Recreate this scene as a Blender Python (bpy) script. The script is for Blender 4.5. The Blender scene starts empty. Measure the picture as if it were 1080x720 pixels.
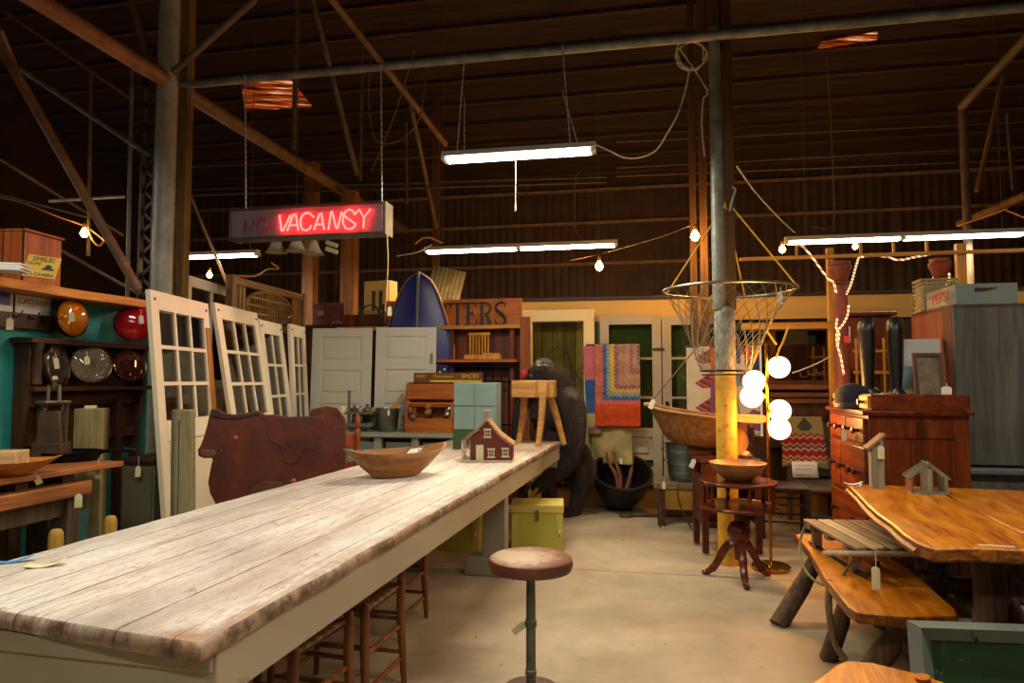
import bpy, bmesh, math, random
from mathutils import Vector, Matrix, Euler
random.seed(7)
D = bpy.data; SC = bpy.context.scene; COL = SC.collection
PI = math.pi
# ---------------------------------------------------------------- camera and frames
H = 1.4; F = 720.0; PITCH = math.atan(41/720)
A = math.radians(11)                       # the building is turned 11 degrees to the camera
U = Vector((math.cos(A), -math.sin(A), 0)); V = Vector((math.sin(A), math.cos(A), 0))
RU = -A                                    # local x along the back wall
RV = PI/2 - A                              # local x along the depth of the hall
def ray(px, py):
    x = (px-540)/F; y = -(py-360)/F
    return Vector((x, math.cos(PITCH)-y*math.sin(PITCH), math.sin(PITCH)+y*math.cos(PITCH)))
def at(px, py, Y):
    d = ray(px, py); return Vector((0, 0, H)) + d*(Y/d.y)
def gz(px, py, z=0.0):
    d = ray(px, py); return Vector((0, 0, H)) + d*((z-H)/d.z)
def X(px, Y): return (px-540)/F*Y
def Z(py, Y): return at(540, py, Y).z
def onplane(px, py, p0, n):
    d = ray(px, py); o = Vector((0, 0, H)); return o + d*((p0-o).dot(n)/d.dot(n))
cam = D.objects.new('camera', D.cameras.new('camera')); COL.objects.link(cam)
cam.location = (0, 0, H); cam.rotation_euler = (PI/2+PITCH, 0, 0)
cam.data.sensor_width = 36; cam.data.lens = 24; cam.data.clip_start = .05
SC.camera = cam
# ---------------------------------------------------------------- materials
def lin(h):
    if isinstance(h, str):
        h = h.lstrip('#'); c = [int(h[i:i+2], 16)/255 for i in (0, 2, 4)]
    else: c = h
    return tuple((x/12.92 if x <= .04045 else ((x+.055)/1.055)**2.4) for x in c) + (1,)
MC = {}
class NT:
    def __init__(s, name):
        s.m = D.materials.new(name); s.m.use_nodes = True; s.t = s.m.node_tree; s.n = s.t.nodes; s.l = s.t.links
        s.b = s.n['Principled BSDF']; s.co = None
    def new(s, typ, **kw):
        n = s.n.new(typ)
        for k, v in kw.items(): setattr(n, k, v)
        return n
    def link(s, a, b): s.l.new(a, b)
    def coord(s, scale=(1, 1, 1), rot=(0, 0, 0), loc=(0, 0, 0)):
        if s.co is None: s.co = s.new('ShaderNodeTexCoord')
        mp = s.new('ShaderNodeMapping'); mp.inputs['Scale'].default_value = scale; mp.inputs['Rotation'].default_value = rot
        mp.inputs['Location'].default_value = loc
        s.link(s.co.outputs['Object'], mp.inputs['Vector']); return mp.outputs[0]
    def noise(s, vec, scale, detail=4, rough=.6, dist=0):
        n = s.new('ShaderNodeTexNoise'); n.inputs['Scale'].default_value = scale; n.inputs['Detail'].default_value = detail
        n.inputs['Roughness'].default_value = rough; n.inputs['Distortion'].default_value = dist
        s.link(vec, n.inputs['Vector']); return n.outputs['Fac']
    def ramp(s, fac, stops, interp='LINEAR'):
        r = s.new('ShaderNodeValToRGB'); e = r.color_ramp.elements; r.color_ramp.interpolation = interp
        while len(e) < len(stops): e.new(.5)
        for i, (p, c) in enumerate(stops):
            e[i].position = p; e[i].color = lin(c) if not isinstance(c, float) else (c, c, c, 1)
        s.link(fac, r.inputs[0]); return r.outputs[0]
    def mix(s, fac, a, b, mode='MIX'):
        n = s.new('ShaderNodeMix', data_type='RGBA', blend_type=mode)
        for sock, v in ((n.inputs[0], fac), (n.inputs[6], a), (n.inputs[7], b)):
            if isinstance(v, (int, float)): sock.default_value = v
            elif isinstance(v, (str, tuple)): sock.default_value = lin(v) if isinstance(v, str) else v
            else: s.link(v, sock)
        return n.outputs[2]
    def math(s, op, a, b=None, c=None):
        n = s.new('ShaderNodeMath', operation=op)
        for i, v in enumerate((a, b, c)):
            if v is None: continue
            if isinstance(v, (int, float)): n.inputs[i].default_value = v
            else: s.link(v, n.inputs[i])
        return n.outputs[0]
    def sep(s, vec):
        n = s.new('ShaderNodeSeparateXYZ'); s.link(vec, n.inputs[0]); return n.outputs
    def bump(s, fac, strength=.3, dist=.01):
        n = s.new('ShaderNodeBump'); n.inputs['Strength'].default_value = strength; n.inputs['Distance'].default_value = dist
        s.link(fac, n.inputs['Height']); s.link(n.outputs[0], s.b.inputs['Normal'])
    def fin(s, col=None, rough=.6, metal=0, spec=.5):
        if col is not None:
            if isinstance(col, str): s.b.inputs['Base Color'].default_value = lin(col)
            else: s.link(col, s.b.inputs['Base Color'])
        if isinstance(rough, (int, float)): s.b.inputs['Roughness'].default_value = rough
        else: s.link(rough, s.b.inputs['Roughness'])
        s.b.inputs['Metallic'].default_value = metal; s.b.inputs['Specular IOR Level'].default_value = spec
        return s.m
def plain(name, c1, c2=None, scale=6, rough=.6, metal=0, bump=.15, spec=.5):
    """mottled single colour surface"""
    if name in MC: return MC[name]
    t = NT(name); v = t.coord()
    n = t.noise(v, scale, 5, .65)
    col = t.ramp(n, [(.3, c1), (.7, c2 or c1)])
    if bump: t.bump(t.noise(v, scale*6, 3), bump, .004)
    MC[name] = t.fin(col, rough, metal, spec); return MC[name]
def wood(name, dark, mid, light=None, axis='z', scale=5, rough=.55, bump=.25, planks=None, spec=.4, seam=None):
    """grain stretched along one axis; planks=(axis index, width) draws board seams"""
    if name in MC: return MC[name]
    t = NT(name); light = light or mid
    st = {'x': (.12, 1.6, 1.6), 'y': (1.6, .12, 1.6), 'z': (1.6, 1.6, .12)}[axis]
    v = t.coord(st)
    n = t.noise(v, scale*3, 6, .65, .6); n2 = t.noise(t.coord(st, loc=(3.1, 7, 1)), scale*12, 3, .6)
    f = t.math('ADD', t.math('MULTIPLY', n, .75), t.math('MULTIPLY', n2, .25))
    col = t.ramp(f, [(.33, dark), (.5, mid), (.68, light)])
    if planks:
        o = t.sep(t.coord())[planks[0]]
        k = t.math('ADD', t.math('DIVIDE', o, planks[1]), .37); fr = t.math('FRACT', k)
        line = t.math('LESS_THAN', t.math('ABSOLUTE', t.math('SUBTRACT', fr, .5)), .5-(seam or .008)/planks[1]/2)
        wn = t.new('ShaderNodeTexWhiteNoise', noise_dimensions='1D'); t.link(t.math('FLOOR', k), wn.inputs['W'])
        tone = t.math('ADD', t.math('MULTIPLY', wn.outputs['Value'], .35), .8)
        cc = t.new('ShaderNodeCombineColor')
        for i in range(3): t.link(tone, cc.inputs[i])
        col = t.mix(1.0, col, cc.outputs[0], 'MULTIPLY')
        col = t.mix(line, '1a100a', col)
    t.bump(n2, bump, .003)
    MC[name] = t.fin(col, rough, 0, spec); return MC[name]
def paint(name, base, under, wear=.35, scale=4, rough=.6, tint=None, stretch=(1, 1, 1)):
    """old paint with chips showing what is under it"""
    if name in MC: return MC[name]
    t = NT(name); v = t.coord(stretch)
    n = t.noise(v, scale*3, 8, .7); g = t.noise(v, scale*.6, 3)
    b = t.ramp(g, [(.3, base), (.75, tint or base)])
    chip = t.ramp(n, [(wear-.04, 1.0), (wear+.03, 0.0)])
    col = t.mix(chip, b, under)
    t.bump(n, .2, .003)
    MC[name] = t.fin(col, rough); return MC[name]
def metal(name, c1, c2=None, rough=.4, scale=8):
    return plain(name, c1, c2, scale, rough, 1.0, .1)
def emit(name, c, strength):
    if name in MC: return MC[name]
    t = NT(name); t.fin(c, .5)
    t.b.inputs['Emission Color'].default_value = lin(c); t.b.inputs['Emission Strength'].default_value = strength
    MC[name] = t.m; return t.m
def glass(name, tint='c8bca4', rough=.03, alpha=.3):
    """thin old pane: mostly see-through with a sharp reflection"""
    if name in MC: return MC[name]
    t = NT(name); t.n.remove(t.b); o = t.n['Material Output']
    tr = t.new('ShaderNodeBsdfTransparent'); tr.inputs[0].default_value = lin(tint)
    gl = t.new('ShaderNodeBsdfGlossy'); gl.inputs['Roughness'].default_value = rough; gl.inputs[0].default_value = (.9, .9, .9, 1)
    fr = t.new('ShaderNodeFresnel'); fr.inputs[0].default_value = 1.5
    k = t.math('ADD', t.math('MULTIPLY', fr.outputs[0], .75), .02)
    mx = t.new('ShaderNodeMixShader'); t.link(k, mx.inputs[0]); t.link(tr.outputs[0], mx.inputs[1]); t.link(gl.outputs[0], mx.inputs[2])
    t.link(mx.outputs[0], o.inputs[0]); MC[name] = t.m; return t.m
# ---------------------------------------------------------------- mesh builder
class MB:
    def __init__(s): s.bm = bmesh.new()
    def add(s, verts, faces, M=None):
        vs = [s.bm.verts.new(M @ Vector(v) if M else Vector(v)) for v in verts]
        for f in faces:
            try: s.bm.faces.new([vs[i] for i in f])
            except ValueError: pass
        return s
    def box(s, c, d, rot=None, top=None):
        """c centre, d full size; top=(sx,sy) scales the upper face"""
        x, y, z = d[0]/2, d[1]/2, d[2]/2; tx, ty = top or (1, 1)
        vs = [(-x,-y,-z),(x,-y,-z),(x,y,-z),(-x,y,-z),(-x*tx,-y*ty,z),(x*tx,-y*ty,z),(x*tx,y*ty,z),(-x*tx,y*ty,z)]
        M = Matrix.Translation(c) @ (Euler(rot).to_matrix().to_4x4() if rot else Matrix())
        return s.add(vs, [(3,2,1,0),(4,5,6,7),(0,1,5,4),(1,2,6,5),(2,3,7,6),(3,0,4,7)], M)
    def bar(s, p, q, w, h=None, up=(0, 0, 1), e=0):
        """square bar from p to q"""
        p, q = Vector(p), Vector(q); h = h or w; d = (q-p); L = d.length; d.normalize()
        u = Vector(up)
        if abs(d.dot(u)) > .98: u = Vector((0, 1, 0))
        sd = d.cross(u).normalized(); u = sd.cross(d)
        vs = []
        for o in (p-d*e, q+d*e):
            for a, b in ((-1,-1),(1,-1),(1,1),(-1,1)): vs.append(o + sd*(a*w/2) + u*(b*h/2))
        return s.add(vs, [(0,3,2,1)[::-1],(4,5,6,7)[::-1],(0,1,5,4)[::-1],(1,2,6,5)[::-1],(2,3,7,6)[::-1],(3,0,4,7)[::-1]])
    def tube(s, pts, r, seg=8, closed=False):
        pts = [Vector(p) for p in pts]; n = len(pts)
        rs = r if isinstance(r, (list, tuple)) else [r]*n
        rings = []; u = None
        for i in range(n):
            a = pts[i-1] if (i > 0 or closed) else pts[i]; b = pts[(i+1) % n] if (i < n-1 or closed) else pts[i]
            d = (b-a).normalized()
            if u is None:
                u = d.orthogonal().normalized()
            else:
                u = (u - d*u.dot(d)); u = u.normalized() if u.length > 1e-6 else d.orthogonal().normalized()
            w = d.cross(u)
            rings.append([s.bm.verts.new(pts[i] + (u*math.cos(k*2*PI/seg) + w*math.sin(k*2*PI/seg))*rs[i]) for k in range(seg)])
        for i in range(n if closed else n-1):
            R1, R2 = rings[i], rings[(i+1) % n]
            for k in range(seg):
                s.bm.faces.new((R1[k], R1[(k+1) % seg], R2[(k+1) % seg], R2[k]))
        if not closed:
            s.bm.faces.new(rings[0][::-1]); s.bm.faces.new(rings[-1])
        return s
    def lathe(s, prof, seg=24, M=None, close=True, sx=1, sy=1):
        """prof [(r,z)] bottom to top"""
        M = M or Matrix(); rings = []
        for r, z in prof:
            if r < 1e-5: rings.append([s.bm.verts.new(M @ Vector((0, 0, z)))])
            else: rings.append([s.bm.verts.new(M @ Vector((r*sx*math.cos(k*2*PI/seg), r*sy*math.sin(k*2*PI/seg), z))) for k in range(seg)])
        for a, b in zip(rings, rings[1:]):
            for k in range(seg):
                k2 = (k+1) % seg
                if len(a) == 1 and len(b) == 1: continue
                if len(a) == 1: s.bm.faces.new((a[0], b[k2], b[k]))
                elif len(b) == 1: s.bm.faces.new((a[k], a[k2], b[0]))
                else: s.bm.faces.new((a[k], a[k2], b[k2], b[k]))
        if close:
            if len(rings[0]) > 1: s.bm.faces.new(rings[0][::-1])
            if len(rings[-1]) > 1: s.bm.faces.new(rings[-1])
        return s
    def prism(s, pts, y0, y1, M=None):
        """outline in x,z extruded along y"""
        n = len(pts); ar = sum(pts[i][0]*pts[(i+1) % n][1]-pts[(i+1) % n][0]*pts[i][1] for i in range(n))
        if ar < 0: pts = pts[::-1]
        vs = [(x, y0, z) for x, z in pts] + [(x, y1, z) for x, z in pts]
        return s.add(vs, [tuple(range(n)), tuple(range(2*n-1, n-1, -1))] + [((i+1) % n, i, n+i, n+(i+1) % n) for i in range(n)], M)
    def slab(s, pts, z0, z1, M=None):
        """outline in x,y extruded along z"""
        R = Matrix(((1,0,0,0),(0,0,1,0),(0,1,0,0),(0,0,0,1)))
        return s.prism([(x, y) for x, y in pts], z0, z1, (M or Matrix()) @ R)
    def ball(s, c, r, seg=16, M=None):
        r = (r, r, r) if isinstance(r, (int, float)) else r
        n = max(6, seg//2); prof = [(math.sin(PI*i/n), -math.cos(PI*i/n)) for i in range(n+1)]
        Mx = (M or Matrix()) @ Matrix.Translation(c) @ Matrix.Diagonal((r[0], r[1], r[2], 1))
        return s.lathe([(a if 0 < i < n else 0, b) for i, (a, b) in enumerate(prof)], seg, Mx)
    def grid(s, fn, nu, nv, th=0):
        """fn(a,b)->point for a,b in 0..1"""
        vs = [fn(i/nu, j/nv) for j in range(nv+1) for i in range(nu+1)]
        return s.add(vs, [(j*(nu+1)+i, j*(nu+1)+i+1, (j+1)*(nu+1)+i+1, (j+1)*(nu+1)+i) for j in range(nv) for i in range(nu)])
    def xf(s, M):
        bmesh.ops.transform(s.bm, matrix=M, verts=s.bm.verts[:]); return s
def mesh_of(mb, name, mat, ang=38):
    bm = mb.bm; bmesh.ops.recalc_face_normals(bm, faces=bm.faces[:])
    me = D.meshes.new(name); bm.to_mesh(me); bm.free()
    for p in me.polygons: p.use_smooth = True
    me.set_sharp_from_angle(angle=math.radians(ang))
    for m in (mat if isinstance(mat, (list, tuple)) else [mat]): me.materials.append(m)
    return me
def part(name, mb, mat, parent=None, bevel=0, label=None, solid=0, ang=38, sub=0):
    o = D.objects.new(name, mesh_of(mb, name, mat, ang)); COL.objects.link(o)
    if parent: o.parent = parent
    if solid:
        m = o.modifiers.new('s', 'SOLIDIFY'); m.thickness = solid; m.offset = 0
    if bevel:
        m = o.modifiers.new('b', 'BEVEL'); m.width = bevel; m.segments = 2; m.limit_method = 'ANGLE'; m.angle_limit = math.radians(40)
    if sub:
        m = o.modifiers.new('sub', 'SUBSURF'); m.levels = sub; m.render_levels = sub
    if label: o['label'] = label
    return o
def thing(name, label, cat, loc=(0, 0, 0), rz=0, group=None):
    o = D.objects.new(name, None); COL.objects.link(o); o.location = loc
    o.rotation_euler = (0, 0, rz) if isinstance(rz, (int, float)) else tuple(rz); o.empty_display_size = .1
    return tag(o, label, cat, group)
def tag(o, label, cat, group=None):
    o['label'] = label; o['category'] = cat
    if group: o['group'] = group
    return o
def solo(name, label, cat, mb, mat, loc=(0, 0, 0), rz=0, group=None, **kw):
    o = part(name, mb, mat, None, **kw); o.location = loc
    o.rotation_euler = (0, 0, rz) if isinstance(rz, (int, float)) else tuple(rz)
    return tag(o, label, cat, group)
def struct(name, mb, mat, loc=(0, 0, 0), rz=0, parent=None, **kw):
    o = part(name, mb, mat, parent, **kw)
    if not parent: o['kind'] = 'structure'
    o.location = loc; o.rotation_euler = (0, 0, rz); return o
def dup(root, loc=None, rz=None, label=None):
    r = root.copy(); COL.objects.link(r)
    if loc is not None: r.location = loc
    if rz is not None: r.rotation_euler = rz if isinstance(rz, tuple) else (0, 0, rz)
    if label: r['label'] = label
    for ch in list(root.children):
        c = ch.copy(); COL.objects.link(c); c.parent = r
        for g in ch.children:
            d = g.copy(); COL.objects.link(d); d.parent = c
    return r
def letters(txt, size, ext=.002, align='CENTER', sx=1):
    """lettering mesh in the x,z plane facing -y, centred on the origin"""
    cu = D.curves.new('t', 'FONT'); cu.body = txt; cu.size = size; cu.extrude = ext; cu.align_x = align; cu.align_y = 'CENTER'
    ob = D.objects.new('t', cu); COL.objects.link(ob)
    dg = bpy.context.evaluated_depsgraph_get(); me = D.meshes.new_from_object(ob.evaluated_get(dg))
    D.objects.remove(ob); mb = MB(); mb.bm.from_mesh(me); D.meshes.remove(me)
    mb.xf(Matrix.Diagonal((sx, 1, 1, 1)) @ Matrix.Rotation(PI/2, 4, 'X')); return mb
def arc(cx, cz, r, a0, a1, n=12, rz=None):
    return [(cx + r*math.cos(math.radians(a0+(a1-a0)*i/n)), cz + (rz or r)*math.sin(math.radians(a0+(a1-a0)*i/n))) for i in range(n+1)]
def smooth(pts, k=6):
    """Catmull-Rom through 3d points"""
    P = [Vector(p) for p in pts]; P = [P[0]*2-P[1]] + P + [P[-1]*2-P[-2]]; out = []
    for i in range(1, len(P)-2):
        for j in range(k):
            t = j/k; a, b, c, d = P[i-1:i+3]
            out.append(.5*((2*b) + (c-a)*t + (2*a-5*b+4*c-d)*t*t + (-a+3*b-3*c+d)*t**3))
    out.append(P[-2]); return out
def chainpts(p, q, n):
    return [Vector(p).lerp(Vector(q), i/n) for i in range(n+1)]
def chain_mb(p, q, r=.009):
    n = max(6, int((Vector(q)-Vector(p)).length/.025)); pts = chainpts(p, q, n)
    return MB().tube(pts, [r if i % 2 else r*.45 for i in range(n+1)], 6)
EXPO = 0.15; FCOL = 'fdf5e2'; GLOBE = 1.7
# ================================================================ THE SHED
# ---- floor
t = NT('concrete'); v = t.coord()
n1 = t.noise(v, .55, 5, .6, .4); n2 = t.noise(v, 4, 6, .7); n3 = t.noise(t.coord((1, .5, 1)), 18, 4, .7)
col = t.ramp(n1, [(.32, '83755e'), (.5, 'a6967d'), (.68, 'beaf95')])
col = t.mix(.3, col, t.ramp(n2, [(.3, '7a6e5e'), (.7, 'd0c6b8')]), 'OVERLAY')
col = t.mix(t.ramp(n3, [(.28, 1.0), (.36, 0.0)]), col, '6a5a4a')
xy = t.sep(v)
fr = t.math('FRACT', t.math('DIVIDE', t.math('ADD', xy[1], 1.05), 3.1))
jl = t.math('LESS_THAN', fr, .0035)
fr2 = t.math('FRACT', t.math('DIVIDE', t.math('ADD', xy[0], 3.25), 4.6))
jl = t.math('MAXIMUM', jl, t.math('LESS_THAN', fr2, .002))
col = t.mix(jl, col, '4a3c30')
t.bump(n2, .1, .004)
M_floor = t.fin(col, t.ramp(n1, [(.3, .5), (.7, .75)]))
struct('floor', MB().box((0, 4.2, -.05), (21, 17, .1)), M_floor, rz=RU)
# ---- dark shell
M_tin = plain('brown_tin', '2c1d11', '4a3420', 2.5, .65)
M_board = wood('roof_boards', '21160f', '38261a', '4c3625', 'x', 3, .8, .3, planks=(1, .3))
M_purlin = wood('purlin_wood', '2f2118', '4a3424', '634731', 'x', 3, .8, .2)
mb = MB()
nn = 560
for z0 in (0, 5.2):
    pass
vs = []
for i in range(nn+1):
    u = -10.2 + 20.4*i/nn
    y = 12.35 + .009*(1 if (i//2) % 2 else -1) + (.03 if i % 56 in (0, 1) else 0)
    vs += [(u, y, 0), (u, y, 5.25)]
mb.add(vs, [(2*i, 2*i+2, 2*i+3, 2*i+1) for i in range(nn)])
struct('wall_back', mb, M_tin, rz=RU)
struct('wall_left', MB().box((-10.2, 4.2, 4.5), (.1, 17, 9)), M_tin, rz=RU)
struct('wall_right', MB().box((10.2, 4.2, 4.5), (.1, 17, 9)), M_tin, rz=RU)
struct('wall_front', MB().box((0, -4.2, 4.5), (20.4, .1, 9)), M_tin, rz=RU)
SL = .36
def roofz(v): return 5.05 + SL*(12.4-v)
def roof_pt(px, py, off=0.0):
    n = U.cross((-V + Vector((0, 0, SL))).normalized()); n = n if n.z > 0 else -n
    p0 = V*12.4 + Vector((0, 0, 5.05)) - n*off
    return onplane(px, py, p0, n)
ang = -math.atan(SL)
mb = MB(); v0, v1 = 12.5, 2.6
mb.add([(-10.3, v0, roofz(v0)), (10.3, v0, roofz(v0)), (10.3, v1, roofz(v1)), (-10.3, v1, roofz(v1)), (-10.3, -4.3, roofz(v1)-.3*6.9), (10.3, -4.3, roofz(v1)-.3*6.9)],
       [(0, 1, 2, 3), (3, 2, 5, 4)])
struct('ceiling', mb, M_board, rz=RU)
for i in range(21):
    v_ = 12.1 - i*.46
    struct('ceiling_purlin', MB().box((0, 0, 0), (20.4, .045, .06), (ang, 0, 0)), M_purlin, loc=V*v_ + Vector((0, 0, roofz(v_)-.04)), rz=RU)
for z in (2.75, 3.5, 4.25, 4.85):
    struct('wall_girt', MB().box((0, 0, 0), (20, .05, .05)), plain('girt_wood', '6a5238', '8a7050', 5, .7), loc=V*12.28 + Vector((0, 0, z)), rz=RU)
# ---- daylight leaking through translucent roof sheets
t = NT('roof_leak'); v = t.coord((1, 1, 1)); o = t.sep(v)
w = t.noise(t.coord((.6, 9, 1)), 1.6, 3, .7)
e = t.ramp(w, [(.42, '2a0c04'), (.56, 'c24a10'), (.66, 'ffd9a0')])
t.b.inputs['Base Color'].default_value = lin('2a120a'); t.link(e, t.b.inputs['Emission Color']); t.b.inputs['Emission Strength'].default_value = .7
M_leak = t.m
for k, (a, b, c, d) in enumerate([((254, 84), (304, 80), (330, 113), (258, 117)), ((866, 44), (926, 33), (925, 42), (862, 52)), ((188, 190), (200, 190), (201, 199), (188, 200)), ((114, 240), (126, 238), (130, 243), (116, 244))]):
    ps = [roof_pt(x, y, .09) for x, y in (a, b, c, d)]; c0 = sum(ps, Vector())/4
    struct('window_%d' % (k+1), MB().add([p-c0 for p in ps], [(0, 1, 2, 3)]), M_leak, loc=c0)
# ---- pipe frame under the roof
M_galv = plain('galvanised', '62645a', '96998c', 9, .5, .35)
M_galvd = plain('dull_pipe', '5c5f57', '8f938a', 7, .5, .35)
M_rust = plain('brown_pipe', '5d432c', '8c6c4a', 6, .6, .1)
M_dkpipe = plain('dark_pipe', '4d4032', '75634e', 6, .6, .2)
M_post = wood('timber_post', '38240f', '573a1c', '704e28', 'z', 3, .75, .3)
def pipe(p, q, r, mat, name='ceiling_pipe', seg=10):
    c = (p+q)/2
    return struct(name, MB().tube([p-c, q-c], r, seg), mat, loc=c)
def bl(X0, Y0, s):                                  # walk along the wall direction
    return Vector((X0, Y0, 0)) + U*s
P0 = Vector((X(765, 5.3), 5.3, 0)); PL = Vector((X(168.5, 6.0), 6.0, 0)); zt = 4.08
pipe(P0+U*(-4.9)+Vector((0, -.14, zt)), P0+U*4.5+Vector((0, -.14, zt)), .036, M_galvd)
Jl = PL + Vector((0, 0, zt))
pipe(Jl - V*4.6, Jl + V*6.2, .07, M_rust)
Jr = P0 + U*4.85 + Vector((0, 0, zt))
pipe(Jr - V*2, Jr + V*7, .06, M_rust)
# left pillar: steel pipe with a timber behind it
cl = thing('column', 'tall grey steel pillar behind the french doors', 'column', PL); cl['kind'] = 'structure'; del cl['category']
part('shaft', MB().tube([(0, 0, 0), (0, 0, 7.5)], .09, 20), plain('pillar_paint', '8a8e82', 'b2b5a8', 5, .5, .15), cl)
part('timber', MB().box((.105, .11, 3.6), (.1, .12, 7.2)), wood('grey_timber', '4b3922', '75592f', '917245', 'z', 3, .8), cl)
# right pillar, yellow at the foot
t = NT('pillar_yellow'); v = t.coord(); o = t.sep(v)
n = t.noise(v, 14, 6, .7); g = t.noise(v, 5, 3)
gr = t.ramp(n, [(.3, '5d5a50'), (.7, '9c988a')]); ye = t.ramp(n, [(.33, '6b4f1c'), (.42, 'c08c1e'), (.7, 'dba62c')])
edge = t.math('GREATER_THAN', t.math('ADD', o[2], t.math('MULTIPLY', g, .25)), 1.58)
t.bump(n, .3, .004); M_yel = t.fin(t.mix(edge, ye, gr), .55)
cr = thing('column', 'pillar', 'column', P0); cr['kind'] = 'structure'; del cr['category']; del cr['label']
part('shaft', MB().tube([(0, 0, 0), (0, 0, 1.93), (0, 0, 1.97)], [.078, .078, .06], 24), M_yel, cr)
part('pipe', MB().tube([(-.045, -.01, 1.95), (-.045, -.01, 4.0), (-.05, 0, 4.2)], .047, 16), M_galv, cr)
part('timber', MB().box((.05, .03, 4.7), (.075, .1, 5.5)), M_post, cr)
part('timber', MB().box((-.06, .06, 5.6), (.12, .1, 3.2)), M_post, cr)
for px, Y, w in ((733, 7.4, .065), (744, 7.2, .075)):
    p = Vector((X(px, Y), Y, 0)); struct('column', MB().box((0, 0, 3.3), (w, .12, 6.6)), M_post, loc=p, rz=RU)
for px, Y, w, h in ((367.5, 9.3, .19, 4.0), (326, 9.9, .17, 4.6)):
    p = Vector((X(px, Y), Y, 0)); struct('column', MB().box((0, 0, h/2), (w, .18, h)), wood('timber_bright', '5a3817', '875424', 'a06a34', 'z', 3, .75, .3), loc=p, rz=RU)
struct('column', MB().box((0, 0, 3), (.1, .1, 6)), M_post, loc=(X(459, 10.6), 10.6, 0), rz=RU)
# lattice stanchion left of the left pillar
M_steel = plain('black_steel', '38342f', '5b554c', 9, .5, .5)
lt = struct('column', MB().box((-.055, 0, 2.2), (.02, .05, 4.4)).box((.075, 0, 2.2), (.02, .05, 4.4)), M_steel, loc=(X(150, 6.2), 6.2, 0), rz=RU)
for i in range(22):
    z = .15 + i*.2
    part('lacing', MB().bar((-.05, 0, z), (.07, 0, z+.1), .03, .008, (0, 1, 0)).bar((.07, 0, z+.1), (-.05, 0, z+.2), .03, .008, (0, 1, 0)), M_steel, lt)
pipe(Vector((X(135, 6.3), 6.3, 0)), at(139, 74, 6.3), .018, M_galvd)
def pp(a, b, Ya, Yb, r, mat): return pipe(at(a[0], a[1], Ya), at(b[0], b[1], Yb), r, mat)
pp((-6, 38), (146, 306), 5.3, 5.75, .04, M_rust)
pp((15, 68), (157, 163), 6.2, 6.2, .025, M_galvd)
pp((0, 8), (138, 104), 8, 8.4, .025, M_dkpipe)
pp((137, -4), (159, 70), 5.9, 6, .032, M_dkpipe)
pp((183, 76), (270, -2), 5.95, 5.6, .03, M_dkpipe)
pp((0, 30), (17, 70), 5.5, 6.2, .022, M_dkpipe)
pp((313, -6), (310, 158), 8, 8.2, .03, M_dkpipe)
pp((329, -4), (377, 185), 7.6, 8.6, .032, M_dkpipe)
pp((348, -3), (470, 152), 7.0, 9, .04, M_rust)
pp((432, 104), (460, 240), 8.4, 10, .03, M_dkpipe)
pp((382, 40), (380, 190), 9, 9, .022, M_dkpipe); pp((428, 130), (429, 215), 10, 10, .025, M_dkpipe)
pp((96, 78), (93, 270), 7.5, 7.5, .02, M_dkpipe); pp((0, 168), (130, 248), 7.5, 8.5, .02, M_dkpipe)
pp((0, 205), (95, 230), 8, 8, .012, M_galvd); pp((52, 212), (132, 207), 7, 7, .018, M_galvd)
pp((40, 250), (150, 312), 8, 8.4, .02, M_dkpipe); pp((190, 180), (240, 300), 8, 9, .02, M_dkpipe)
pp((1086, 36), (1014, 113), 6.6, 7.6, .05, M_dkpipe); pp((1015, 110), (1024, 330), 7.6, 7.6, .045, M_dkpipe)
pp((1058, 80), (1030, 202), 7.8, 7.8, .025, M_rust); pp((1084, 205), (1012, 236), 6.9, 8.6, .045, M_rust)
pp((1062, 120), (1068, 200), 9, 9, .02, M_dkpipe)
for y0, y1, Y, r in ((142, 128, 9.6, .014), (169, 154, 9.4, .014), (178, 168, 9.2, .012)):
    pp((650, y0+8), (1090, y1), Y+.8, Y, r, M_dkpipe)
for y0, y1, Y in ((170, 158, 9.4), (194, 187, 10.5), (200, 192, 9)):
    pp((200, y0+6), (640, y1), Y+1, Y, .013, M_dkpipe)
# ---- partition with the yellow header
PW = Vector((1.19, 7.8, 0))
def LP(px, off=0.0):
    k = (px-540)/F; p = PW + V*off; return (p.y*k - p.x)/(U.x - U.y*k)
def on_wall(px, off=-.05): return PW + V*off + U*LP(px, off)
M_hdr = paint('yellow_header', 'cfa85a', '8a5c1c', .27, 1.5, .7, 'c09a4c')
M_brown = wood('brown_panel', '2d1a0f', '4a2b17', '5e381f', 'z', 3, .7, .25, planks=(0, .16))
struct('wall_partition', MB().box((.6, .12, 1.05), (9.2, .08, 2.1)), M_brown, loc=PW, rz=RU)
struct('trim_1', MB().box((1.9, .05, 2.2), (6.9, .06, .25)), M_hdr, loc=PW, rz=RU)
struct('trim_2', MB().box((1.9, .04, 2.345), (6.9, .1, .035)), wood('dark_trim', '1d120b', '33211a', '41291a', 'x'), loc=PW, rz=RU)
M_base = paint('yellow_base', 'a9812c', '5d3d17', .35, 2, .7)
struct('baseboard_back', MB().box((.6, -.04, .105), (9.2, .2, .21)), M_base, loc=PW, rz=RU)
struct('trim_3', MB().box((.6, -.04, .225), (9.2, .22, .03)), M_purlin, loc=PW, rz=RU)
# log wall at the far right
mb = MB()
t5 = PW - V*.02
for i in range(9):
    z = .25+i*.2
    struct('wall_logs', MB().box((5.0, 0, z), (2.1, .1, .17)), wood('log_boards', '4f2a12', '84491d', 'a8662c', 'x', 2.2, .6, .3), loc=t5, rz=RU)
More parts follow.
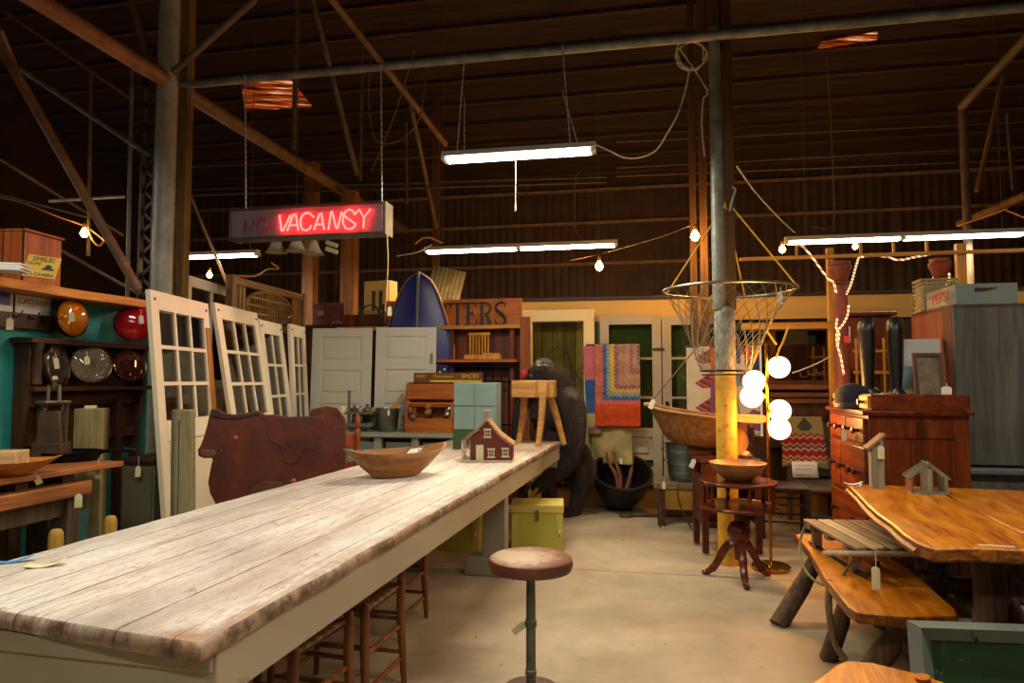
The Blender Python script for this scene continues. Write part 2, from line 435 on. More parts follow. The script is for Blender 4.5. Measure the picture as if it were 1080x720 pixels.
# ---- left side wall, turquoise boards, slab shelf on top
WL = Vector((-3.15, 4.2, 0))                        # a point on it; it runs along V
M_teal = paint('turquoise_boards', '1d7d78', '2a4a44', .3, 2.2, .6, '2a8f86')
def at_wl(px, py, off): return onplane(px, py, WL + U*off, U)
struct('wall_side', MB().box((0, .04, .97), (3.0, .08, 1.94)), M_teal, loc=WL - V*.22, rz=RV)
mb = MB(); r = random.Random(3)
pts = [(-1.6, .1)] + [(1.02, .1)] + [(1.02 - 2.62*i/14, -.22 - .02*math.sin(i*1.3) - .015*r.random()) for i in range(15)]
mb.slab(pts, 1.94, 2.0)
solo('slab_shelf', 'long thick orange live edge slab laid along the top of the turquoise wall', 'shelf', mb, wood('orange_slab', '7a430f', 'b26a1a', 'd08a2c', 'x', 3, .5), WL, RV, bevel=.006)
# ================================================================ LAMPS, SIGN AND CABLES
M_white = plain('lamp_white', 'cfcabd', 'e6e1d4', 4, .45)
M_tubeA = emit('tube_cool', 'fff1e2', 16)
M_chain = plain('chain_zinc', '9aa8a2', 'c5d2cd', 9, .4, .2)
M_cord = plain('pale_cord', 'b8ae96', 'd2c9b0', 9, .6)
M_ycord = plain('yellow_cord', 'c28a1c', 'e0ab34', 9, .6)
M_bcord = plain('brown_cord', '57432c', '78603f', 9, .6)
def batten(label, p, L, rz, ntube, mat, watts, lcol='fdf3da'):
    th = thing('fluorescent_light', label, 'light', p, rz)
    prof = [(-.028, .05), (.028, .05), (.07, .0), (.066, -.004), (.02, .012), (-.02, .012), (-.066, -.004), (-.07, .0)]
    Mr = Matrix.Rotation(PI/2, 4, 'Z')
    part('housing', MB().prism(prof, -L/2, L/2, Mr), M_white, th)
    for s in (-1, 1):
        part('end_cap', MB().box((s*(L/2+.004), 0, .012), (.008, .13, .075), top=(1, .6)), M_white, th)
    seg = L/ntube
    for k in range(ntube):
        x0 = -L/2 + seg*k
        for y in (-.034, .034):
            part('tube', MB().tube([(x0+.03, y, -.02), (x0+seg-.03, y, -.02)], .017, 10), mat, th)
        for xx in (x0+.02, x0+seg-.02):
            part('lamp_holder', MB().box((xx, 0, -.012), (.022, .1, .04)), M_white, th)
    lamp_light('tube_light', 'AREA', (0, 0, -.045), lcol, watts, th, shape='RECTANGLE', size=L*.95, size_y=.11)
    return th
def lamp_light(name, kind, p, col, watts, parent=None, **kw):
    l = D.lights.new(name, kind); l.color = lin(col)[:3]; l.energy = watts
    for k, v in kw.items(): setattr(l, k, v)
    o = D.objects.new(name, l); COL.objects.link(o); o.location = p
    if parent: o.parent = parent
    return o
LA = batten('white hanging fluorescent light with a pull cord, highest one, over the middle of the hall', at(546, 162, 5.35), 1.22, RU, 1, M_tubeA, 65)
for sx, top in ((-.50, -.44), (.42, .36)):
    zt_ = zt - LA.location.z
    part('hanging_chain', chain_mb((sx, 0, .05), (top, 0, zt_-.02), .008), M_chain, LA)
    part('hanging_chain', chain_mb((sx+.06, 0, .05), (top, 0, zt_*.55), .007), M_chain, LA)
part('pull_cord', MB().tube([(-.01, -.03, -.01), (-.012, -.03, -.42), (-.012, -.03, -.42), (-.012, -.03, -.47)], [.004, .004, .01, .008], 6), M_cord, LA)
LB = batten('long fluorescent light hanging low before the dark corrugated wall, left of the pillar', at(547, 261, 8.5), 2.44, RU, 2, M_tubeA, 85, 'fde2b0')
LC = batten('long fluorescent light over the tall grey cupboard on the right', at(951, 250, 7.5), 2.44, RU, 2, M_tubeA, 85, 'fde2b0')
LD = batten('fluorescent light partly hidden behind the left grey pillar', at(228, 269, 9.0), 1.22, RU, 1, emit('tube_blue', 'e6f4ff', 16), 30, 'e8f4ff')
for l, xs in ((LB, (-1, 1)), (LC, (-1, 1)), (LD, (-.5, .5))):
    for sx in xs:
        part('hanging_wire', MB().tube([(sx, 0, .05), (sx, 0, roofz(9)-3.1)], .004, 6), M_dkpipe, l)
# unseen lights of this kind, added to brighten the hall's front and sides
for x, y, z, wt, lab in [(-1.9, 2.0, 3.5, 70, 'unseen fluorescent light added above the near end of the long table'), (1.9, 1.6, 3.5, 60, 'unseen fluorescent light added above the near right benches'),
                         (0.2, -1.4, 3.4, 60, 'unseen fluorescent light added behind the camera'), (-6.6, 5.2, 3.6, 60, 'unseen fluorescent light added for fill beyond the turquoise wall'), (5.6, 3.6, 3.5, 50, 'unseen fluorescent light added for fill beyond the slab table')]:
    b_ = batten(lab, (x, y, z), 2.44, RU, 2, emit('tube_unseen', 'ffeeda', 10), wt, FCOL)
    for sx in (-1, 1): part('hanging_wire', MB().tube([(sx, 0, .05), (sx, 0, 6.2-z)], .004, 6), M_dkpipe, b_)
# ---- bulbs on a festoon string
M_bulb = emit('bulb_warm', 'ffb860', 45)
M_sock = plain('socket_orange', 'a85a14', 'd98a2c', 9, .5)
def bulb(label, px, py, Y, r=.045, watts=15):
    th = thing('light_bulb', label, 'light bulb', at(px, py, Y))
    part('globe', MB().lathe([(0, -r*1.1), (r*.6, -r*.85), (r, -r*.1), (r*.8, r*.6), (r*.4, r*1.2), (r*.36, r*1.4)], 14), M_bulb, th)
    part('socket', MB().lathe([(r*.42, r*1.35), (r*.48, r*1.5), (r*.48, r*2.4), (r*.2, r*2.7)], 12), M_sock, th)
    lamp_light('bulb_light', 'POINT', (0, 0, -r*1.4), 'ffb45c', watts, th, shadow_soft_size=.05)
    return th
bulb('bare warm bulb on a string below the low fluorescent light', 632, 281, 9.3, .055, 70)
bulb('bare warm bulb in a clamp beside the timber post left of the yellow footed pillar', 733, 249, 6.8, .045, 45)
bulb('bare warm bulb left of the right hand fluorescent light', 825, 263, 8.3, .04, 30)
bulb('bare warm bulb under the right hand fluorescent light', 902, 260, 8.8, .035)
bulb('bare warm bulb up in the dark at far left', 89, 246, 6.9, .04)
bulb('bare warm bulb above the white sash behind the french doors', 221, 290, 8.6, .035)
def cable(name, label, pts, r, mat, grp=None, k=6):
    ps = [at(*p) for p in pts]; c = ps[0]
    return solo(name, label, 'cable', MB().tube(smooth([p-c for p in ps], k), r, 6), mat, c)
cable('power_cord', 'pale power cord looping from the highest fluorescent light up to the coil', [(629, 153, 5.35), (645, 160, 5.3), (658, 166, 5.3), (675, 166, 5.3), (692, 158, 5.3), (704, 140, 5.25), (714, 122, 5.2), (722, 98, 5.2), (727, 76, 5.2), (731, 70, 5.2)], .007, M_cord)
cpts = []
for i in range(40):
    a = i/39*PI*2*2.4
    cpts.append((729+15*math.cos(a+1)+2*math.sin(i), 58+15*math.sin(a+1)+1.5*math.cos(i*.7), 5.2+.003*i))
cpts += [(746, 95, 5.28), (742, 103, 5.28), (740, 130, 5.3), (743, 165, 5.3)]
cable('coiled_cord', 'pale cord coiled in a ring on the horizontal pipe beside the pillar', cpts, .006, M_cord, k=2)
cable('festoon_cord', 'thin cord sagging from the bulb below the low fluorescent light to the pillar', [(600, 275, 9.35), (632, 268, 9.3), (690, 252, 8), (728, 238, 6.9)], .005, M_bcord)
cable('festoon_cord', 'yellow cord arching off the left end of the low fluorescent light', [(438, 257, 8.5), (446, 251, 8.5), (455, 251, 8.5), (466, 256, 8.5)], .01, M_ycord)
cable('power_cord', 'orange cord looping in the dark above the basketwork headboard', [(250, 291, 8.6), (270, 291, 8.6), (282, 284, 8.6), (294, 283, 8.6), (286, 277, 8.6)], .009, M_ycord)
cable('power_cord', 'pale cord from the right hand fluorescent light slanting up to the pillar', [(838, 245, 7.4), (822, 230, 7), (798, 204, 6.2), (777, 175, 5.4)], .007, M_cord)
cable('power_cord', 'thin cord looping from the roof to the low fluorescent light', [(612, 180, 8.6), (607, 190, 8.6), (606, 230, 8.6), (608, 245, 8.6), (614, 252, 8.55)], .007, M_bcord)
cable('power_cord', 'thin cord hanging from the roof to the right hand fluorescent light', [(872, 60, 7.6), (876, 120, 7.6), (879, 190, 7.6), (880, 225, 7.6), (876, 240, 7.55), (855, 239, 7.55)], .006, M_bcord)
cable('power_cord', 'dark cord looping below the pipe above the red sign', [(391, 58, 5.9), (389, 95, 5.9), (392, 135, 5.9), (402, 151, 5.9), (425, 146, 5.9), (442, 125, 5.9), (448, 90, 5.9), (450, 66, 5.9)], .006, M_bcord)
cable('power_cord', 'dark cord slanting behind the chain of the red sign', [(437, 54, 5.8), (420, 110, 6), (405, 150, 6.2), (392, 180, 6.4)], .005, M_bcord)
cable('power_cord', 'cords strung under the roof at far left', [(0, 208, 6.5), (25, 214, 6.6), (60, 228, 6.8), (92, 240, 7), (120, 262, 7)], .009, M_bcord)
cable('power_cord', 'yellow cord curling down by the far left bulb', [(93, 232, 6.9), (95, 246, 6.9), (99, 255, 6.9), (105, 259, 6.9), (110, 254, 6.9)], .01, M_ycord)
cable('power_cord', 'yellow cord on the slanting pipe at far right', [(1010, 238, 7.6), (1035, 230, 7.4), (1060, 221, 7.2), (1062, 222, 7.2), (1082, 230, 7.1)], .009, M_ycord)
cable('power_cord', 'pale cord strung across the dark wall left of the sign post', [(418, 270, 8.2), (440, 266, 8.2), (455, 258, 8.4)], .007, M_cord)
# ---- red neon sign
SW = (409-235)/F*5.72/math.cos(A)
sg = thing('neon_sign', 'long red neon sign reading VACANCY hanging on chains', 'sign', at(322, 233, 5.72), RU)
sh = .262
part('case', MB().box((0, .09, 0), (SW, .16, sh)), plain('sign_case', '4d4b4b', '6d6863', 6, .5, .3), sg, bevel=.004)
for sx in (-1, 1): part('end_panel', MB().box((sx*(SW/2+.006), .09, 0), (.012, .17, sh+.012)), plain('sign_end', '6a5c4a', '87765f', 6, .6), sg)
part('backing', MB().box((0, .004, 0), (SW-.03, .01, sh-.03)), plain('sign_face', '6d6470', '7d7480', 5, .55), sg)
part('rim', MB().box((0, 0, sh/2-.006), (SW, .03, .012)), M_steel, sg); part('rim', MB().box((0, 0, -sh/2+.006), (SW, .03, .012)), M_steel, sg)
t = NT('neon_tube'); t.fin('ff5048', .3)
t.b.inputs['Emission Color'].default_value = (1, .012, .01, 1); t.b.inputs['Emission Strength'].default_value = 34
M_neon = t.m
M_dead = plain('neon_off', '8a3a40', 'a04a4c', 9, .35)
def neon(name, strokes, mat, r=.0085):
    mb = MB()
    for st in strokes:
        ps = []
        for x, y in st:
            px = 225 + x/5.54; py = 200 + y/5.54
            lx = (px-322)*5.72/F/math.cos(A); py += .045*(px-322)*.9
            ps.append((lx, -.022, -(py-233)*5.72/F))
        mb.tube(ps, r, 8)
    part(name, mb, mat, sg)
neon('letter_v', [[(385, 150), (383, 160), (397, 246), (405, 246), (452, 150)]], M_neon)
neon('letter_a', [[(432, 246), (470, 145), (484, 142), (502, 243)], [(455, 212), (495, 210)]], M_neon)
neon('letter_c', [[(598, 165), (575, 142), (550, 137), (528, 150), (515, 180), (517, 215), (530, 238), (552, 243), (572, 232), (585, 210)]], M_neon)
neon('letter_a', [[(600, 241), (634, 142), (644, 140), (663, 238)], [(615, 208), (655, 206)]], M_neon)
neon('letter_n', [[(690, 238), (703, 138), (710, 130), (738, 232), (746, 232), (768, 136)]], M_neon)
neon('letter_c', [[(768, 136), (790, 160), (858, 208)], [(848, 152), (838, 128), (815, 120), (795, 130), (780, 158), (778, 200), (795, 230), (820, 236), (843, 226), (858, 205)]], M_neon)
neon('letter_y', [[(850, 148), (868, 128), (876, 120), (905, 168), (945, 118)], [(905, 168), (903, 228)]], M_neon)
neon('letter_n', [[(155, 262), (160, 180), (200, 262), (212, 170)]], M_dead)
neon('letter_o', [[(270, 165), (245, 175), (232, 210), (240, 245), (262, 255), (290, 240), (305, 205), (298, 175), (275, 164)]], M_dead)
for px in (247, 403):
    lx = (px-322)*5.72/F/math.cos(A)
    part('hanging_chain', chain_mb((lx, .08, sh/2), (lx, .02, zt-sg.location.z-.0), .008), M_chain, sg)
part('pull_cord', MB().tube(smooth([(SW/2+.01, .05, -sh/2), (SW/2+.02, .05, -.4), (SW/2+.005, .05, -.65), (SW/2+.0, .05, -.78)]), .007, 6), plain('old_cord', '8a7040', 'a98c54', 9, .6), sg)
# ================================================================ LONG WHITEWASHED TABLE
TH = .80
tn = gz(212, 678, TH); tf = gz(592, 465, TH)
TD = (tf-tn); TL = TD.length; TD.normalize(); TR = Vector((TD.y, -TD.x, 0)); TRZ = math.atan2(TR.y, TR.x)
TW = 1.12
tb0 = tn - TR*TW/2; tb0.z = 0                         # near end centre on the floor; local x right, y along the table
def tloc(x, y, z=0): return tb0 + TR*x + TD*y + Vector((0, 0, z))
t = NT('whitewash'); v = t.coord(); o = t.sep(v)
g1 = t.noise(t.coord((3.2, .5, 1)), 2.2, 6, .65, .5); g2 = t.noise(t.coord((14, 1.1, 1)), 3.0, 6, .7, .3); g3 = t.noise(t.coord((2, .8, 1), loc=(4, 2, 0)), .9, 4, .6)
col = t.ramp(g1, [(.28, 'b3a492'), (.45, 'd8cfc2'), (.7, 'eeeae2')])
wear = t.math('ADD', t.math('MULTIPLY', g2, .6), t.math('MULTIPLY', g3, .4))
col = t.mix(t.ramp(wear, [(.53, 0.0), (.68, .7)]), col, '8d7766')
sp = t.noise(t.coord((5, 1.2, 1), loc=(1, 5, 2)), 6, 6, .75)
col = t.mix(t.ramp(sp, [(.6, 0.0), (.66, .75)]), col, '8a5a40')
sm = t.noise(t.coord((1.3, .45, 1), loc=(7, 1, 0)), 1.6, 5, .6)
col = t.mix(t.ramp(sm, [(.5, 0.0), (.68, .5)]), col, '8f8478')
fi = t.noise(t.coord((9, 1.4, 1), loc=(2, 8, 0)), 16, 5, .75)
col = t.mix(t.ramp(fi, [(.36, .5), (.48, 0.0)]), col, '85715f')
fj = t.noise(t.coord((2.2, .9, 1), loc=(5, 3, 0)), 20, 4, .7)
col = t.mix(t.ramp(fj, [(.66, 0.0), (.7, .7)]), col, '6a4a36')
# bare wood towards the far end and along the rubbed right and near edges
far = t.math('MULTIPLY', t.math('SUBTRACT', o[1], 2.6), .4)
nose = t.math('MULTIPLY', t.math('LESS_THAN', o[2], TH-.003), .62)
edge = t.math('MULTIPLY', t.math('SUBTRACT', o[0], .44), 6.0)
edge2 = t.math('MULTIPLY', t.math('SUBTRACT', .12, o[1]), 4.0)
bare = t.math('ADD', t.math('MAXIMUM', t.math('MAXIMUM', t.math('MAXIMUM', far, edge), edge2), nose), t.math('MULTIPLY', t.math('SUBTRACT', g2, .5), 1.6))
bn = t.math('ADD', bare, t.math('MULTIPLY', t.math('SUBTRACT', t.noise(v, 9, 5, .7), .5), 1.0))
wd = t.ramp(g2, [(.3, '4f321e'), (.5, '8a6644'), (.7, 'b29270')])
col = t.mix(t.ramp(bn, [(.25, 0.0), (.75, .78)]), col, wd)
n4 = t.noise(t.coord((1, 1, 1), loc=(3, 3, 3)), 7, 6, .75)
cdx = t.math('SUBTRACT', o[0], .5); cdist = t.math('SQRT', t.math('ADD', t.math('POWER', cdx, 2), t.math('MULTIPLY', t.math('POWER', o[1], 2), .5)))
crn = t.math('SUBTRACT', t.math('ADD', .11, t.math('MULTIPLY', t.math('SUBTRACT', n4, .5), .45)), cdist)
col = t.mix(t.ramp(crn, [(.0, 0.0), (.1, .85)]), col, 'a06c3c')
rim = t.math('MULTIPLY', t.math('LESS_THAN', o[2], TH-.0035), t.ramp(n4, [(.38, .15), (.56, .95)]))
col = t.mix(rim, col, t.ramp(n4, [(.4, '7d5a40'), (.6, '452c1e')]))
k = t.math('DIVIDE', t.math('ADD', o[0], 4.0), .172); fr = t.math('FRACT', t.math('ADD', k, t.math('MULTIPLY', t.math('SUBTRACT', t.noise(t.coord((.3, .6, 1)), 1.5), .5), .05)))
line = t.math('LESS_THAN', fr, .032)
wn = t.new('ShaderNodeTexWhiteNoise', noise_dimensions='1D'); t.link(t.math('FLOOR', k), wn.inputs['W'])
lm = t.math('MULTIPLY', line, t.ramp(t.noise(t.coord((8, 1.2, 1)), 2.5, 4), [(.38, .25), (.52, 1.0)]))
col = t.mix(t.math('MULTIPLY', wn.outputs['Value'], .22), col, '9a8a78')
col = t.mix(lm, col, '4e3320')
t.bump(t.math('SUBTRACT', g2, t.math('MULTIPLY', line, 1.5)), .35, .004)
M_wash = t.fin(col, t.ramp(g1, [(.3, .45), (.7, .62)]))
M_apron = paint('grey_green_paint', '9a8e74', '5c5140', .33, 3, .6, 'aea28a', (1, .4, 1))
tab = thing('long_table', 'very long whitewashed plank table running from the lower left corner to the gorilla', 'table', tb0, TRZ)
hw = TW/2
r = random.Random(5); ol = []
N = 40
for i in range(N+1): ol.append((hw + .003*math.sin(i*1.7) + .004*(r.random()-.5), TL*i/N))
for i in range(N+1): ol.append((-hw + .004*math.sin(i*2.3), .14 + (TL-.14)*(1-i/N)))
ol += [(-hw*.6, .102), (-hw*.2, .072), (hw*.2, .043), (hw*.6, .017), (hw*.9, .002)]
mb = MB(); rings = []
cxm, cym = 0, TL/2
def inset(p, d):
    x, y = p; return (x - d*(1 if x > 0 else -1)*min(1, abs(x)/(hw*.98))**8, y + d*(1 if y < cym else -1)*(1 if (y < .16 or y > TL-.02) else 0))
for d_, z in ((.016, TH-.048), (.004, TH-.044), (.0, TH-.032), (.002, TH-.016), (.008, TH-.005), (.018, TH)):
    rings.append([mb.bm.verts.new((*inset(q, d_), z)) for q in ol])
for a_, b_ in zip(rings, rings[1:]):
    for i in range(len(ol)): mb.bm.faces.new((a_[i], a_[(i+1) % len(ol)], b_[(i+1) % len(ol)], b_[i]))
mb.bm.faces.new(rings[0][::-1])
# top skin as strips between the two long sides
topr = rings[-1]
for i in range(N): mb.bm.faces.new((topr[i], topr[i+1], topr[2*N+1-(i+1)], topr[2*N+1-i]))
mb.bm.faces.new([topr[0], topr[2*N+1]] + topr[2*N+2:])
part('tabletop', mb, M_wash, tab, ang=50)
for sx in (-1, 1): part('side_apron', MB().box((sx*(hw-.03), TL/2+.03, TH-.11), (.03, TL-.1, .135)), M_apron, tab, bevel=.004)
for yy in (.1, TL-.05):
    e = part('end_apron', MB().box((0, yy, TH-.15), (TW-.07, .03, .21)), M_apron, tab, bevel=.004)
    part('moulding', MB().box((0, yy-.02 if yy < 1 else yy+.02, TH-.075), (TW-.05, .02, .05)), M_apron, e, bevel=.004)
M_leg = paint('grey_leg_paint', '857b66', '4f4638', .33, 3, .65, '988d76')
yl = 3.5
for sx in (-1, 1):
    for yy in (yl,):
        l = part('leg', MB().box((sx*.36, yy, .39), (.17, .12, .6)), M_leg, tab, bevel=.006)
        part('foot', MB().box((sx*.36, yy-.02, .065), (.42, .16, .13), top=(.94, .94)), M_leg, l, bevel=.01)
part('stretcher', MB().box((0, yl, .62), (.9, .08, .1)), M_leg, tab)
for sx in (-1, 1):
    l = part('leg', MB().box((sx*.40, .28, .33), (.12, .12, .66)), M_leg, tab, bevel=.006)
    l = part('leg', MB().box((sx*.40, TL-.25, .33), (.1, .1, .66)), M_leg, tab, bevel=.006) if sx < 0 else None
# ---- woven stools pushed under it
M_cwood = wood('stool_wood', '4a2610', '75401a', '935827', 'z', 5, .45, .15)
t = NT('woven_splint'); v = t.coord(); o = t.sep(v)
a = t.math('FRACT', t.math('MULTIPLY', o[0], 40)); b = t.math('FRACT', t.math('ADD', t.math('MULTIPLY', o[1], 16), t.math('MULTIPLY', t.math('FLOOR', t.math('MULTIPLY', o[0], 40)), .3333)))
ck = t.math('GREATER_THAN', b, .55); gap = t.math('LESS_THAN', a, .16)
c_ = t.ramp(t.noise(v, 30, 3), [(.3, '6b451e'), (.7, 'a97a3d')])
c_ = t.mix(t.math('MULTIPLY', ck, .65), c_, '4c2d12'); c_ = t.mix(gap, c_, '2a180a')
t.bump(t.math('ADD', ck, gap), .5, .004); M_splint = t.fin(c_, .6)
def stool(label, p, rz, w=.42, d=.37, sh=.45):
    th = thing('woven_stool', label, 'stool', p, rz, 'woven stools under the long table')
    # local: x towards the aisle, y along the table; p is the near aisle leg
    for x in (0, -w):
        for y in (0, d):
            k = 1.0
            tall = .035 if x == 0 else .02
            lean = .012*(1 if y else -1)
            part('leg', MB().tube([(x+.015*(1 if x == 0 else -1), y+lean, 0), (x, y, .3), (x, y, sh+tall-.012), (x, y, sh+tall)], [.013, .021, .02, .012], 10), M_cwood, th)
    seat = MB()
    def f(a, b):
        e = .012*math.sin(PI*a)*math.sin(PI*b)
        return Vector((-w*a, d*b, sh-.005-e))
    seat.grid(f, 10, 10); 
    part('seat', seat, M_splint, th, solid=.022)
    for z in (.12, .27):
        for x in (0, -w): part('rung', MB().tube([(x, 0, z), (x, d/2, z), (x, d, z)], [.009, .012, .009], 8), M_cwood, th)
        for y in (0, d): part('rung', MB().tube([(0, y, z+.03), (-w/2, y, z+.03), (-w, y, z+.03)], [.009, .012, .009], 8), M_cwood, th)
    return th
s1 = Vector((-.757, 2.42, 0)); s2 = Vector((-.605, 2.87, 0)); s3 = Vector((-.60, 3.75, 0))
stool('woven seat brown stool nearest the camera under the long table', s1, math.radians(-17))
stool('woven seat brown stool in the middle of the row under the long table', s2, math.radians(-14))
stool('woven seat brown stool farthest along under the long table, only its legs in view', s3, math.radians(-12))
# ---- round pedestal stool in the aisle
p = gz(560, 727); p.z = 0
ps = thing('pedestal_stool', 'round wooden seat stool on a single iron post in the aisle beside the long table', 'stool', p)
ps.scale = (1, 1, 1.03)
t = NT('worn_red_seat'); v = t.coord(); o = t.sep(v)
n = t.noise(v, 7, 7, .7); rr = t.math('SQRT', t.math('ADD', t.math('POWER', t.math('ADD', o[0], .075), 2), t.math('POWER', o[1], 2)))
top = t.math('GREATER_THAN', o[2], .572)
col = t.ramp(t.math('ADD', t.math('MULTIPLY', rr, 2.4), t.math('SUBTRACT', n, .5)), [(.2, 'b89c7c'), (.34, '9a7250'), (.44, '87492a'), (.6, '653420')])
col = t.mix(top, t.ramp(n, [(.35, '40251a'), (.6, '6b3a26')]), col)
t.bump(n, .25, .004); M_seat = t.fin(col, .5)
part('seat', MB().lathe([(0, .515), (.15, .515), (.185, .522), (.194, .545), (.19, .57), (.178, .578), (0, .58)], 40), M_seat, ps)
M_iron = plain('green_iron', '474a40', '6b6d60', 10, .5, .5)
part('post', MB().tube([(0, 0, .03), (0, 0, .3), (0, 0, .505)], [.022, .022, .02], 16), M_iron, ps)
part('collar', MB().lathe([(.022, .27), (.027, .275), (.027, .3), (.022, .305)], 16), M_iron, ps)
part('collar', MB().lathe([(.021, .06), (.026, .065), (.026, .085), (.021, .09)], 16), M_iron, ps)
part('seat_plate', MB().box((0, 0, .505), (.2, .05, .02)), M_iron, ps)
part('base', MB().lathe([(0, 0), (.118, 0), (.122, .01), (.1, .016), (.075, .018), (.072, .03), (.03, .034), (0, .034)], 28), plain('rusty_base', '4a3427', '6e5546', 8, .6, .4), ps)
# ---- things on the table
M_bowl = wood('bowl_wood', '5a3517', '91602f', 'b58048', 'x', 4, .5, .15)
M_bowlin = M_bowl
def dough_bowl(parent, L, W, Hh, mat, flare=.62, endlift=.03, name='bowl'):
    """hollow boat shaped bowl, long axis local x"""
    mb = MB(); th_ = .016; nu = 36; rows = []
    def ringpt(a, k, s, z):
        # super-ellipse, pointed ends
        c, sn = math.cos(a), math.sin(a)
        x = math.copysign(abs(c)**.85, c)*L/2*s; y = math.copysign(abs(sn)**.9, sn)*W/2*s*(1-.15*abs(c)**3)
        return Vector((x, y, z + endlift*abs(c)**4*(z/Hh)))
    lev = [(flare*.0001, 0), (flare*.8, 0), (flare, .012), (flare+(1-flare)*.35, Hh*.35), (flare+(1-flare)*.7, Hh*.7), (1, Hh), (.955, Hh), (flare+(1-flare)*.6, Hh*.62), (flare*.95, Hh*.3), (flare*.6, .02), (.0001, .018)]
    R = [[mb.bm.verts.new(ringpt(2*PI*i/nu, 0, s, z)) for i in range(nu)] for s, z in lev]
    for a, b in zip(R, R[1:]):
        for i in range(nu): mb.bm.faces.new((a[i], a[(i+1) % nu], b[(i+1) % nu], b[i]))
    bmesh.ops.remove_doubles(mb.bm, verts=mb.bm.verts[:], dist=.0008)
    return mb
c = Vector((X(419, 4.3), 4.3, TH))
bw = thing('dough_bowl', 'long pointed wooden dough bowl on the middle of the whitewashed table', 'bowl', c, math.radians(38))
part('bowl', dough_bowl(bw, .70, .36, .16, M_bowl, .46, .035), M_bowl, bw)
cw_ = thing('price_tag', 'white price tag lying inside the far end of the dough bowl', 'price tag', c+Vector((.1, .1, .15)), (math.radians(28), math.radians(-8), math.radians(-30)))
part('card', MB().slab([(-.05, -.028), (.035, -.028), (.05, -.014), (.05, .014), (.035, .028), (-.05, .028)], 0, .002), plain('tag_card_white', 'cfcac0', 'e2ddd3', 8, .7, 0, 0), cw_)
part('eyelet', MB().lathe([(0, .002), (.008, .002), (.008, .004), (0, .004)], 10, Matrix.Translation((.036, 0, 0))), plain('black_ink', '191410', '2a211a', 9, .6), cw_)
# paint scrap and paper tag near the left corner
def flat(name, label, cat, p, w, d, mat, rz, curl=.012, **k):
    mb = MB(); mb.grid(lambda a, b: Vector(((a-.5)*w, (b-.5)*d, .003+curl*(a-.4)**2*4)), 8, 2)
    return solo(name, label, cat, mb, mat, p, rz, solid=.001, **k)
M_blue = plain('blue_paper', '2f7fb8', '3b93cf', 8, .6); M_cream = plain('cream_card', 'cfc79a', 'e0d9b2', 8, .7); M_wpaper = plain('white_paper', 'cfccc6', 'e3e0da', 6, .7)
flat('torn_sticker', 'torn blue sticker scrap on the left edge of the whitewashed table', 'sticker', gz(14, 593, TH), .11, .03, M_blue, .5)
flat('paper_tag', 'cream paper tag lying beside the blue scrap on the whitewashed table', 'tag', gz(48, 597, TH), .11, .05, M_cream, .3)
# ---- model farmhouse
p = gz(519, 487, TH); p.y += .12
hs = thing('model_house', 'small red model farmhouse with cream windows and a tan roof on the whitewashed table', 'model house', p, math.radians(-3))
M_red = plain('barn_red', '571a10', '6c2415', 9, .6); M_crm = plain('cream_trim', 'c9bc98', 'ddd2b2', 9, .6); M_roof = wood('shingle', '7c5632', 'a57a4b', 'bf935f', 'y', 8, .7, .4, planks=(1, .05), seam=.003)
gab = [(-.155, .0), (.155, .0), (.155, .13), (.07, .20), (-.025, .315), (-.125, .16), (-.155, .16)]
part('walls', MB().prism([(-.155, 0), (.155, 0), (.155, .125), (.06, .195), (-.03, .30), (-.155, .17)], -.12, .12), M_red, hs)
for pts in ([(.17, .125), (.06, .205), (-.03, .315), (-.03, .298), (.055, .188), (.165, .108)], [(-.03, .315), (-.185, .175), (-.178, .16), (-.03, .298)]):
    part('roof', MB().prism(pts, -.14, .14), M_roof, hs)
part('porch_roof', MB().prism([(-.09, .245), (-.17, .2), (-.225, .155), (-.22, .148), (-.16, .19), (-.085, .235)], -.15, .09), M_roof, hs)
part('chimney', MB().box((-.045, .02, .33), (.05, .05, .07)).box((-.045, .02, .368), (.06, .06, .012)), plain('stone', '8d8574', 'b8b09c', 30, .8), hs)
part('door', MB().box((-.085, -.122, .065), (.055, .008, .12)), M_crm, hs)
part('foundation', MB().box((0, 0, .006), (.315, .245, .012)), M_crm, hs)
def mini(x, z, w, h):
    f = part('window', MB().box((x, -.122, z), (w, .007, h)).box((x, -.125, z-h/2), (w+.014, .012, .008)).box((x, -.125, z+h/2), (w+.014, .012, .008)), M_crm, hs)
    for sx in (-1, 1):
        for sz in (-1, 1): part('pane', MB().box((x+sx*w*.19, -.127, z+sz*h*.2), (w*.26, .003, h*.3)), plain('dark_pane', '241511', '3a231c', 5, .2, 0, 0), f)
mini(-.028, .21, .045, .06); mini(0, .065, .045, .062); mini(.105, .07, .045, .062)
part('veranda', MB().box((-.19, -.02, .008), (.07, .24, .016)).box((-.19, -.02, .09), (.07, .24, .008)), M_crm, hs)
for y in (-.13, -.02, .09): part('veranda_post', MB().box((-.215, y, .08), (.01, .01, .16)), M_crm, hs)
part('side_wall', MB().box((-.158, 0, .085), (.006, .22, .15)), M_crm, hs)
# ---- painted cupboard box
p = gz(503, 474, TH); p.y += .12
M_tealp = paint('grey_teal_paint', '6d8580', '4a4a3c', .3, 4, .6, '7d958f'); M_grn = paint('dark_green_paint', '2f4a2a', '2a2a1a', .3, 4, .6)
cb = thing('painted_box', 'grey teal box with a dark green base standing behind the model farmhouse', 'box', p, RU)
part('base', MB().box((0, 0, .085), (.385, .25, .17)), M_grn, cb, bevel=.003)
part('body', MB().box((0, 0, .375), (.375, .24, .41)), M_tealp, cb, bevel=.003)
for x in (-.094, .094):
    for z, h in ((.27, .19), (.475, .19)): part('panel', MB().box((x, -.122, z), (.178, .012, h)), M_tealp, cb, bevel=.002)
